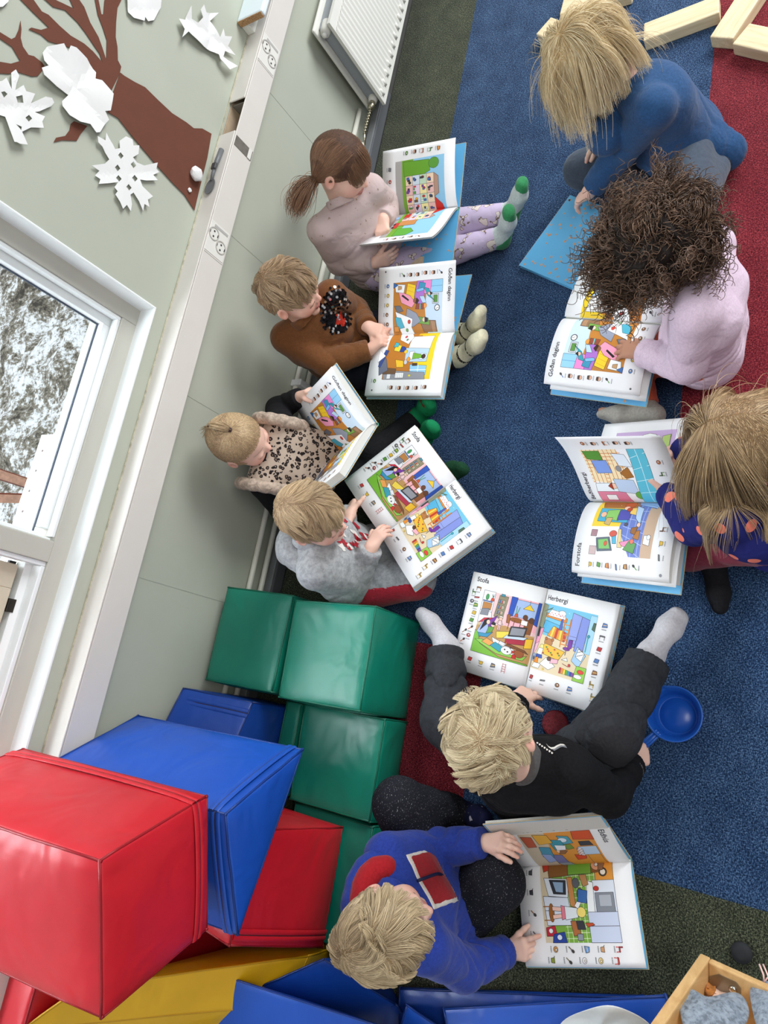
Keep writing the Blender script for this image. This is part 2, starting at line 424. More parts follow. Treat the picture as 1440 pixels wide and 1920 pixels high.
for k in range(9):
    q = A + d * ((B - A).length * (k + .5) / 9) + sd * (0.03 * (-1) ** k) + up * 0.012
    add_tube(bm, [q, q + up * 0.002], [0.005, 0.005], 8)
tag(bm_obj('nail_heads', bm, plain('rusty nails', (120, 104, 100), 0.6), pl, origin=A), kind='stuff')

# ---------------------------------------------------------------- paper pictures on the wall
def wall_paper(name, poly, m, label, cat, holes=(), lift=0.0, y0=0.002, group=None, seed=1, parent=None, cuts=2):
    """cut paper: poly in (x,z) on the wall; creased by small random lifts"""
    from mathutils.geometry import tessellate_polygon
    r = random.Random(seed)
    loops = [[Vector((p[0], p[1], 0)) for p in poly]] + [[Vector((p[0], p[1], 0)) for p in h] for h in holes]
    flat = [v for l in loops for v in l]
    tris = tessellate_polygon(loops)
    cx = sum(p[0] for p in poly) / len(poly); cz = sum(p[1] for p in poly) / len(poly)
    bm = bmesh.new()
    vs = [bm.verts.new((v.x, y0, v.y)) for v in flat]
    for t in tris:
        try: bm.faces.new([vs[i] for i in t])
        except ValueError: pass
    if cuts:
        for ax, vals in ((0, [p[0] for p in poly]), (2, [p[1] for p in poly])):
            a_, b_ = min(vals), max(vals); m_ = max(2, int((b_ - a_) / .011))
            for i in range(1, m_):
                co = [0, 0, 0]; no = [0, 0, 0]; co[ax] = a_ + (b_ - a_) * i / m_; no[ax] = 1
                bmesh.ops.bisect_plane(bm, geom=bm.faces[:] + bm.edges[:] + bm.verts[:], plane_co=co, plane_no=no, dist=1e-5)
    ph = [r.uniform(0, 6) for _ in range(6)]
    if lift:
        for v in bm.verts:
            dx, dz = v.co.x - cx, v.co.z - cz; rr = math.hypot(dx, dz); an = math.atan2(dz, dx)
            v.co.y += lift * (0.25 + abs(math.sin(an * 2 + ph[0])) * min(1.4, rr / 0.08) + 0.07 * math.sin(dx * 40 + ph[1]) * math.sin(dz * 34 + ph[2]) + .1)
    bmesh.ops.recalc_face_normals(bm, faces=bm.faces[:])
    ex = bmesh.ops.extrude_face_region(bm, geom=bm.faces[:])
    for e in ex['geom']:
        if isinstance(e, bmesh.types.BMVert): e.co.y += 0.0009
    o = bm_obj(name, bm, m, parent, origin=(cx, 0, cz) if parent is None else tuple(parent.location))
    if parent is None: o.location = (cx, 0, cz); tag(o, label, cat, group)
    return o
M_BRN = plain('brown card', (104, 60, 44), 0.85, 0.04, 20)
M_PAPER = plain('white paper', (228, 228, 226), 0.8, 0.015, 20)
t0 = (-1.47, 1.044)
tree = empty('paper_tree', (t0[0], 0, t0[1]), 'big brown card tree with bare branches stuck on the sage wall', 'paper tree')
wall_paper('branches', [(-1.49, 1.051), (-1.498, 1.065), (-1.53, 1.077), (-1.551, 1.09), (-1.588, 1.101), (-1.628, 1.11), (-1.67, 1.106), (-1.722, 1.104), (-1.673, 1.147), (-1.613, 1.147), (-1.575, 1.138), (-1.571, 1.143), (-1.598, 1.161), (-1.625, 1.177), (-1.615, 1.186), (-1.589, 1.169), (-1.561, 1.151), (-1.541, 1.128), (-1.521, 1.109), (-1.476, 1.095), (-1.473, 1.096), (-1.491, 1.113), (-1.508, 1.131), (-1.523, 1.162), (-1.546, 1.188), (-1.551, 1.204), (-1.569, 1.229), (-1.542, 1.253), (-1.528, 1.224), (-1.517, 1.21), (-1.504, 1.237), (-1.496, 1.253), (-1.486, 1.29), (-1.469, 1.296), (-1.472, 1.275), (-1.473, 1.255), (-1.493, 1.227), (-1.493, 1.191), (-1.487, 1.165), (-1.476, 1.134), (-1.47, 1.115), (-1.455, 1.101), (-1.46, 1.132), (-1.458, 1.159), (-1.446, 1.195), (-1.444, 1.226), (-1.445, 1.258), (-1.438, 1.274), (-1.446, 1.298), (-1.46, 1.323), (-1.424, 1.354), (-1.419, 1.323), (-1.417, 1.291), (-1.416, 1.248), (-1.394, 1.262), (-1.379, 1.283), (-1.37, 1.287), (-1.383, 1.259), (-1.384, 1.238), (-1.4, 1.212), (-1.419, 1.183), (-1.418, 1.146), (-1.409, 1.115), (-1.392, 1.106), (-1.4, 1.091), (-1.384, 1.058), (-1.469, 1.049)], M_BRN, None, None, parent=tree, cuts=0)
wall_paper('trunk', [(-1.472, 1.049), (-1.474, 1.036), (-1.484, 1.004), (-1.497, 0.9714), (-1.497, 0.9259), (-1.499, 0.8716), (-1.513, 0.8188), (-1.517, 0.7905), (-1.54, 0.7633), (-1.552, 0.7273), (-1.472, 0.718), (-1.355, 0.7136), (-1.288, 0.7099), (-1.307, 0.7571), (-1.311, 0.8077), (-1.321, 0.8742), (-1.338, 0.9617), (-1.352, 1.016), (-1.344, 1.047), (-1.395, 1.051)], M_BRN, None, None, parent=tree, y0=0.0032, cuts=0)
wall_paper('side_branch', [(-1.3, 1.381), (-1.306, 1.34), (-1.313, 1.313), (-1.325, 1.307), (-1.348, 1.306), (-1.372, 1.309), (-1.355, 1.301), (-1.334, 1.296), (-1.319, 1.285), (-1.312, 1.268), (-1.32, 1.256), (-1.322, 1.235), (-1.318, 1.225), (-1.282, 1.234), (-1.27, 1.245), (-1.26, 1.263), (-1.252, 1.277), (-1.231, 1.293), (-1.186, 1.344), (-1.212, 1.352), (-1.241, 1.319), (-1.258, 1.296), (-1.282, 1.28), (-1.297, 1.306), (-1.292, 1.335), (-1.283, 1.376)], M_BRN, None, None, parent=tree, cuts=0)
wall_paper('twig', [(-1.25, 1.12), (-1.266, 1.085), (-1.234, 1.094), (-1.209, 1.098), (-1.181, 1.132), (-1.161, 1.149), (-1.176, 1.147), (-1.198, 1.128), (-1.22, 1.123), (-1.237, 1.125)], M_BRN, None, None, parent=tree, cuts=0)
G_ = 'white paper cut-outs on the wall'
wall_paper('paper_snowflake', [(-1.335, 1.246), (-1.362, 1.24), (-1.398, 1.211), (-1.389, 1.195), (-1.407, 1.195), (-1.415, 1.181), (-1.418, 1.146), (-1.407, 1.113), (-1.389, 1.11), (-1.398, 1.094), (-1.387, 1.058), (-1.342, 1.049), (-1.331, 1.061), (-1.319, 1.043), (-1.266, 1.057), (-1.256, 1.067), (-1.265, 1.087), (-1.249, 1.113), (-1.245, 1.141), (-1.256, 1.162), (-1.267, 1.166), (-1.294, 1.157), (-1.286, 1.192), (-1.284, 1.229), (-1.295, 1.239), (-1.317, 1.225), (-1.319, 1.238)], M_PAPER, 'large uncut petal-shaped white paper folded over the brown branches', 'paper decoration', lift=0.010, group=G_, seed=2, y0=0.006)
wall_paper('paper_snowflake', [(-1.174, 1.321), (-1.196, 1.304), (-1.212, 1.298), (-1.197, 1.279), (-1.234, 1.291), (-1.249, 1.285), (-1.241, 1.274), (-1.202, 1.271), (-1.228, 1.259), (-1.219, 1.249), (-1.229, 1.23), (-1.202, 1.23), (-1.243, 1.206), (-1.253, 1.191), (-1.248, 1.182), (-1.235, 1.185), (-1.199, 1.207), (-1.189, 1.216), (-1.197, 1.192), (-1.18, 1.194), (-1.168, 1.186), (-1.149, 1.211), (-1.12, 1.228), (-1.101, 1.207), (-1.087, 1.225), (-1.085, 1.233), (-1.081, 1.238), (-1.103, 1.256), (-1.124, 1.272), (-1.111, 1.3)], M_PAPER, 'white paper snowflake with square holes at the left below the side branch', 'paper decoration',
    holes=[[(-1.189, 1.265), (-1.205, 1.253), (-1.19, 1.245), (-1.179, 1.257)], [(-1.16, 1.23), (-1.173, 1.225), (-1.17, 1.216), (-1.158, 1.22)], [(-1.17, 1.298), (-1.178, 1.292), (-1.178, 1.284), (-1.164, 1.288)], [(-1.126, 1.246), (-1.131, 1.232), (-1.122, 1.231)]], lift=0.008, group=G_, seed=3, y0=0.005)
wall_paper('paper_snowflake', [(-1.256, 1.057), (-1.263, 1.033), (-1.285, 1.037), (-1.277, 1.025), (-1.27, 1.009), (-1.264, 1), (-1.278, 0.9876), (-1.295, 0.9954), (-1.319, 0.9837), (-1.325, 0.9645), (-1.312, 0.9564), (-1.325, 0.9412), (-1.302, 0.9351), (-1.282, 0.9465), (-1.278, 0.9307), (-1.287, 0.9078), (-1.326, 0.8721), (-1.307, 0.8695), (-1.306, 0.8576), (-1.284, 0.873), (-1.279, 0.8562), (-1.252, 0.8888), (-1.241, 0.907), (-1.228, 0.8954), (-1.225, 0.8722), (-1.223, 0.8577), (-1.204, 0.8687), (-1.188, 0.8581), (-1.186, 0.874), (-1.166, 0.8709), (-1.183, 0.8914), (-1.194, 0.9131), (-1.182, 0.9198), (-1.161, 0.9078), (-1.139, 0.9055), (-1.147, 0.9222), (-1.128, 0.9299), (-1.14, 0.9445), (-1.149, 0.9627), (-1.162, 0.9588), (-1.166, 0.9705), (-1.188, 0.964), (-1.168, 0.9847), (-1.143, 1.013), (-1.159, 1.012), (-1.158, 1.028), (-1.178, 1.021), (-1.175, 1.045), (-1.206, 1.014), (-1.225, 1.007), (-1.232, 1.023), (-1.241, 1.036), (-1.242, 1.05)], M_PAPER, 'six-armed white paper snowflake with diamond holes beside the trunk', 'paper decoration',
    holes=[[(-1.256, 0.987), (-1.269, 0.9824), (-1.266, 0.9714), (-1.252, 0.9761)], [(-1.218, 0.9851), (-1.231, 0.9805), (-1.227, 0.9696), (-1.214, 0.9742)], [(-1.26, 0.946), (-1.273, 0.9412), (-1.269, 0.9299), (-1.256, 0.9347)], [(-1.194, 0.9731), (-1.207, 0.9685), (-1.203, 0.9575), (-1.19, 0.9621)], [(-1.228, 0.9304), (-1.242, 0.9256), (-1.238, 0.9141), (-1.224, 0.919)], [(-1.193, 0.9385), (-1.206, 0.9337), (-1.202, 0.9224), (-1.189, 0.9272)]], lift=0.005, group=G_, seed=4, y0=0.004)
wall_paper('paper_snowflake', [(-1.763, 0.9451), (-1.783, 0.9231), (-1.833, 0.9234), (-1.806, 0.9056), (-1.814, 0.883), (-1.842, 0.8752), (-1.852, 0.8916), (-1.879, 0.8851), (-1.87, 0.8673), (-1.907, 0.8307), (-1.861, 0.8464), (-1.845, 0.8002), (-1.876, 0.8016), (-1.862, 0.7876), (-1.881, 0.7657), (-1.849, 0.7644), (-1.851, 0.7267), (-1.824, 0.7697), (-1.795, 0.774), (-1.801, 0.7525), (-1.817, 0.7151), (-1.774, 0.7432), (-1.779, 0.7822), (-1.788, 0.7897), (-1.764, 0.8443), (-1.753, 0.8963), (-1.752, 0.9085), (-1.713, 0.924), (-1.745, 0.9226)], M_PAPER, 'crumpled spiky white paper strip right of the tree near the sill', 'paper decoration', lift=0.012, group=G_, seed=5, y0=0.005)
wall_paper('paper_snowflake', [(-1.696, 1.111), (-1.798, 1.02), (-1.744, 1.002), (-1.69, 1.01), (-1.673, 1.023), (-1.675, 1.035), (-1.662, 1.034), (-1.64, 1.064), (-1.64, 1.083)], M_PAPER, 'rounded white paper cut off by the top edge above the trunk', 'paper decoration', lift=0.006, group=G_, seed=6, y0=0.005)
wall_paper('paper_snowflake', [(-1.377, 1.394), (-1.421, 1.355), (-1.385, 1.348), (-1.363, 1.354), (-1.33, 1.379)], M_PAPER, 'small white paper corner at the top left above the branches', 'paper decoration', lift=0.006, group=G_, seed=7, y0=0.005)
def crumple(name, c, r, label, seed):
    rr = np.random.default_rng(seed); bm = bmesh.new(); bmesh.ops.create_icosphere(bm, subdivisions=3, radius=1)
    D = rr.normal(size=(90, 3)); D /= np.linalg.norm(D, axis=1)[:, None]; O = rr.uniform(.72, 1.0, 90)
    for v in bm.verts:
        d = np.array(v.co); v.co = Vector(d * min(O / np.maximum(D @ d, 0.3)) * r)
        v.co.y *= .6
    o = bm_obj(name, bm, M_PAPER); o.location = c; tag(o, label, 'paper decoration', G_)
q = (-1.385, 0.747); crumple('paper_ball', (q[0], 0.018, q[1]), 0.027, 'crumpled white paper ball stuck low on the brown trunk', 5)
q = (-1.33, 0.7479); crumple('paper_ball', (q[0], 0.008, q[1]), 0.008, 'tiny scrap of white paper below the crumpled ball', 6)

# grey plastic spoon lying on the trunking lid
M_SPOON = plain('grey plastic', (106, 108, 110), 0.4, 0.03)
sp = empty('plastic_spoon', (-1.42, 0.03, 0.695), 'dark grey plastic spoon lying on top of the trunking', 'spoon')
so = (-1.42, 0.03, 0.695)
bm = bmesh.new(); bmesh.ops.create_uvsphere(bm, u_segments=20, v_segments=12, radius=1)
for v in bm.verts:
    z = v.co.z; v.co = Vector((-1.375 + v.co.x * .027, .030 + v.co.y * .020, .701 + (z * .005 if z < 0 else -z * .001)))
bm_obj('bowl', bm, M_SPOON, sp, True, so)
tube('handle', [(-1.395, .030, .700), (-1.42, .032, .7035), (-1.46, .034, .7035), (-1.505, .037, .701)], [.005, .0055, .0075, .0085], M_SPOON, sp, so, 10)
box('thumb_rest', (-1.452, .024, .7035), (-1.43, .042, .712), plain('dark grey plastic', (72, 74, 76), 0.4), sp, so, .002)

# ================================================================ soft play blocks
def vinyl(name, rgb):
    if name in _MATS: return _MATS[name]
    s = NT(name, 0.34, 0.5); v = s.coord(); a = lin(rgb)
    f = s.noise(v, 5, 3)
    s.color(s.ramp(f, [(0.3, tuple(x * .92 for x in a[:3]) + (1,)), (0.7, tuple(min(1, x * 1.06) for x in a[:3]) + (1,))]))
    w = s.noise(v, 7, 2, .5, .7); g = s.noise(v, 420, 2)
    s.bump(s.math('ADD', s.math('MULTIPLY', w, 1.0), s.math('MULTIPLY', g, .012)), 0.28, 0.03)
    s.t.links.new(s.math('ADD', s.math('MULTIPLY', s.noise(v, 9, 3), .16), .28), s.b.inputs['Roughness'])
    _MATS[name] = s.m; return s.m
V_RED = vinyl('red vinyl', (196, 28, 42)); V_BLUE = vinyl('blue vinyl', (24, 78, 176)); V_GREEN = vinyl('green vinyl', (14, 124, 102)); V_YEL = vinyl('yellow vinyl', (228, 176, 12)); V_NAVY = vinyl('deep blue vinyl', (18, 62, 148))
SEAMS = {id(V_RED): plain('red piping', (150, 18, 30), .4), id(V_BLUE): plain('blue piping', (16, 54, 128), .4), id(V_GREEN): plain('green piping', (10, 98, 76), .4), id(V_YEL): plain('yellow piping', (196, 146, 10), .4), id(V_NAVY): plain('navy piping', (12, 42, 104), .4)}

def foam(label, verts, faces, m, seams=None, puff=0.010, wrinkle=0.0018, zip_loops=(), seed=1, group=None, cuts=9):
    """padded block from a convex polyhedron; verts world coords"""
    verts = [Vector(v) for v in verts]
    ctr = sum(verts, Vector()) / len(verts)
    base = Vector((ctr.x, ctr.y, min(v.z for v in verts)))
    root = empty('foam_block', base, label, 'foam block', group)
    bm = bmesh.new(); bv = [bm.verts.new(v) for v in verts]
    for f in faces: bm.faces.new([bv[i] for i in f])
    bmesh.ops.recalc_face_normals(bm, faces=bm.faces[:])
    planes = [(f.calc_center_median().copy(), f.normal.copy()) for f in bm.faces]
    bmesh.ops.subdivide_edges(bm, edges=bm.edges[:], cuts=cuts, use_grid_fill=True)
    bm.normal_update(); r = random.Random(seed); ph = [r.uniform(0, 6) for _ in range(8)]
    fn = {}
    for f in bm.faces:
        for v in f.verts: fn.setdefault(v, []).append(f.normal.copy())
    for v, ns in fn.items():
        n = ns[0]
        if any(x.dot(n) < .99 for x in ns): continue     # on an edge
        k = 1.0
        for c, pn in planes:
            if pn.dot(n) > .99: continue
            k *= 1 - math.exp(-max(0, (c - v.co).dot(pn)) / .045)
        p = v.co
        wv = math.sin(p.x * 31 + ph[0] + 2 * math.sin(p.y * 17 + ph[1])) * math.sin(p.z * 29 + ph[2] + p.y * 19)
        v.co = p + n * (k * (puff + wrinkle * wv))
    o = bm_obj('cover', bm, m, root, True, tuple(base))
    md = o.modifiers.new('bevel', 'BEVEL'); md.width = 0.007; md.segments = 2; md.limit_method = 'ANGLE'; md.angle_limit = math.radians(35)
    # piping along the visible edges
    ed = set()
    for f in faces:
        for a, b in zip(f, f[1:] + f[:1]): ed.add((min(a, b), max(a, b)))
    bm = bmesh.new()
    for a, b in (seams or ed):
        A, B = verts[a], verts[b]; inw = (ctr - (A + B) / 2).normalized() * .0035
        pts = [A.lerp(B, t / 6) + inw + Vector((r.uniform(-1, 1), r.uniform(-1, 1), r.uniform(-1, 1))) * .0008 for t in range(7)]
        add_tube(bm, pts, .0028, 6)
    bm_obj('piping', bm, SEAMS[id(m)], root, True, tuple(base))
    for lp in zip_loops:                                  # zip: a folded band let into the cover
        pts = [Vector(p) for p in lp]
        for A, B in zip(pts, pts[1:]):
            n = None; mid = (A + B) / 2; best = 9
            for c, pn in planes:
                dd = abs((mid - c).dot(pn))
                if dd < best: best, n = dd, pn
            d = (B - A).normalized(); s_ = d.cross(n); bm = bmesh.new()
            L = (B - A).length; N = 14
            rows = []
            for i in range(N + 1):
                q = A + d * (L * i / N); k = math.sin(PI * i / N) ** .5; hgt = (puff * .9 * k + .0015)
                rows.append([bm.verts.new(q + s_ * w_ + n * (hgt + dz)) for w_, dz in ((-.013, -.001), (-.0105, .0012), (-.002, .0016), (-.0008, -.0006), (.0008, -.0006), (.002, .0016), (.0105, .0012), (.013, -.001))])
            for ra_, rb_ in zip(rows, rows[1:]):
                for j in range(7): bm.faces.new((ra_[j], ra_[j + 1], rb_[j + 1], rb_[j]))
            zo = bm_obj('zip_band', bm, m, root, True, tuple(base))
            bm = bmesh.new(); add_tube(bm, [A + d * (L * i / N) + n * (puff * .9 * math.sin(PI * i / N) ** .5 + .0012) for i in range(N + 1)], .0011, 5)
            bm_obj('zip', bm, plain('zip teeth ' + m.name, tuple(int(255 * (x ** .45) * .45) for x in lin((120, 90, 110))[:3]), .6), zo, True, tuple(base))
    return root

BOXF = [[0, 1, 3, 2], [4, 6, 7, 5], [0, 4, 5, 1], [2, 3, 7, 6], [0, 2, 6, 4], [1, 5, 7, 3]]
PRISMF = [[0, 1, 2], [3, 5, 4], [0, 3, 4, 1], [1, 4, 5, 2], [2, 5, 3, 0]]
def boxv(x0, x1, y0, y1, z0, z1): return [(x, y, z) for x in (x0, x1) for y in (y0, y1) for z in (z0, z1)]
def lerp3(a, b, t): return tuple(a[i] + (b[i] - a[i]) * t for i in range(3))

# green stair: upper step, lower step (one padded unit each)
foam('green padded cube at the front of the stair, highlight on its top', [(-.229, .335, .005), (-.222, .322, .245), (-.229, .612, .005), (-.230, .607, .245), (.060, .345, .005), (.060, .337, .245), (.052, .622, .005), (.052, .618, .245)], BOXF, V_GREEN, puff=.008, seed=3)
foam('green padded cube close against the sage wall', [(-.234, .040, .005), (-.238, .040, .243), (-.234, .314, .005), (-.235, .312, .243), (.054, .040, .005), (.054, .040, .243), (.050, .314, .005), (.051, .309, .243)], BOXF, V_GREEN, puff=.009, seed=4)
foam('low green padded block with creased top behind the green cube', [(.064, .338, .004), (.064, .334, .115), (.058, .626, .004), (.058, .622, .117), (.332, .345, .004), (.334, .350, .115), (.334, .632, .004), (.330, .627, .112)], BOXF, V_GREEN, puff=.006, wrinkle=.004, seed=5)
foam('lowest green padded block squeezed beside the red one, only its edge showing', [(.338, .350, .004), (.338, .355, .092), (.337, .636, .004), (.338, .630, .094), (.660, .36, .004), (.66, .36, .080), (.655, .648, .004), (.655, .640, .080)], BOXF, V_GREEN, puff=.006, wrinkle=.005, seed=6)
foam('low green padded block half hidden beside the dark blue wedge', boxv(.066, .33, .27, .328, .005, .12), BOXF, V_GREEN, puff=.004, seed=16, cuts=4)
# blue wedge standing on end under the leaning stack
bw = [(0.0514, 0.2569, 0.36), (0.0412, 0.3482, 0.2), (0.1936, -0.0896, 0.16)]
foam('dark blue padded wedge standing on end between wall and green blocks', [(.085, .045, .005), (.085, .045, .33), (.085, .262, .005), (.085, .255, .25), (.345, .045, .005), (.345, .045, .42), (.330, .262, .005), (.335, .262, .34)], BOXF, V_NAVY, puff=.005, seed=7,
     zip_loops=[[(.12, .05, .335), (.12, .255, .262)]])
# the leaning red box on top of the leaning blue wedge
foam('big red padded box on top of the heap, leaning towards the wall', [(.351, .646, .987), (.257, .610, .728), (.366, .105, 1.057), (.272, .069, .798), (.614, .641, .892), (.521, .605, .633), (.629, .100, .962), (.536, .064, .703)], BOXF, V_RED, puff=.011, seed=8,
     zip_loops=[[lerp3((.366, .105, 1.057), (.272, .069, .798), .87), lerp3((.351, .646, .987), (.257, .610, .728), .87)], [lerp3((.351, .646, .987), (.257, .610, .728), .87), lerp3((.614, .641, .892), (.521, .605, .633), .87)]])
foam('big blue padded wedge lying tilted under the red box', [(.289, .634, .690), (.155, .605, .435), (.538, .629, .561), (.306, .092, .744), (.172, .070, .489), (.554, .090, .615)], PRISMF, V_BLUE, puff=.009, seed=9,
     zip_loops=[[lerp3((.172, .051, .489), (.155, .605, .435), .94), lerp3((.306, .079, .744), (.289, .634, .690), .94)], [lerp3((.289, .634, .690), (.306, .079, .744), .05), lerp3((.538, .629, .561), (.554, .075, .615), .05)]])
foam('red padded block wedged upright between green and yellow blocks', [(.362, .255, .100), (.352, .262, .475), (.361, .540, .100), (.352, .538, .492), (.655, .250, .10), (.575, .255, .470), (.662, .545, .10), (.600, .540, .475)], BOXF, V_RED, puff=.009, seed=10,
     zip_loops=[[(.630, .545, .10), (.575, .541, .47)]])
yt = [(.672, .540, .15), (0.7582, 0.2395, 0.6), (0.8624, 0.1519, 0.66), (.79, .52, .155), (1.05, .30, .05), (1.16, .17, .32)]
foam('yellow padded wedge sticking out below the big red box, only yellow one', yt + [(x, max(y, .17), .005) for x, y, z in yt], [[0, 1, 2, 3], [3, 2, 5, 4], [6, 9, 8, 7], [9, 10, 11, 8], [0, 6, 7, 1], [1, 7, 8, 2], [2, 8, 11, 5], [5, 11, 10, 4], [4, 10, 9, 3], [3, 9, 6, 0]], V_YEL, puff=.006, seed=11)
foam('red padded block in the very bottom left corner, mostly out of the picture', boxv(.70, 1.2, .06, .160, .005, .66), BOXF, V_RED, puff=.006, seed=13)
foam('blue padded wedge nearest the camera at the bottom, ridge running to the right', [(0.7376, 0.4008, 0.3), (0.9268, 0.3346, 0.26), (0.9758, 0.3833, 0.14), (0.715, 0.8233, 0.22), (0.8455, 0.9005, 0.16), (0.875, 0.8326, 0.08), (0.7822, 0.3581, 0.2), (0.7562, 0.7936, 0.12)], [[0, 1, 2, 6], [3, 7, 5, 4], [0, 3, 4, 1], [1, 4, 5, 2], [2, 5, 7, 6], [6, 7, 3, 0]], V_BLUE, puff=.009, seed=14)
foam('blue padded wedge behind the boy in the blue hoodie', [(.800, .405, .005), (.760, .455, .235), (.660, .640, .005), (.640, .625, .215), (.93, .62, .005), (.83, .60, .10), (.78, .80, .005), (.72, .775, .075)], BOXF, V_NAVY, puff=.010, seed=15)
foam('long flat blue padded mat along the green carpet edge', [(.700, .76, .003), (.690, .76, .055), (.520, 1.330, .003), (.515, 1.325, .050), (.90, .80, .003), (.90, .80, .055), (.70, 1.40, .003), (.70, 1.40, .050)], BOXF, V_NAVY, puff=.005, seed=17)
foam('small blue padded wedge with a pointed tip at the bottom edge', [(0.6879, 0.8256, 0.13), (0.7894, 0.8023, 0.11), (0.7248, 0.9887, 0.11), (0.7151, 0.791, 0.06), (0.8114, 0.7772, 0.06), (0.745, 0.9689, 0.06)], PRISMF, V_BLUE, puff=.005, seed=18)
foam('blue padded slab at the bottom edge beside the wooden crate', [(0.6752, 0.9058, 0.1), (0.4776, 1.392, 0.1), (0.5805, 1.441, 0.1), (0.7886, 0.9546, 0.1), (0.6909, 0.8873, 0.058), (0.4887, 1.385, 0.058), (0.594, 1.435, 0.058), (0.8071, 0.9372, 0.058)], [[0, 1, 2, 3], [4, 7, 6, 5], [0, 4, 5, 1], [1, 5, 6, 2], [2, 6, 7, 3], [3, 7, 4, 0]], V_BLUE, puff=.004, seed=19)

# ================================================================ figures: one continuous skin grown from a distance field
def unit(v): v = np.asarray(v, float); return v / (np.linalg.norm(v) + 1e-12)

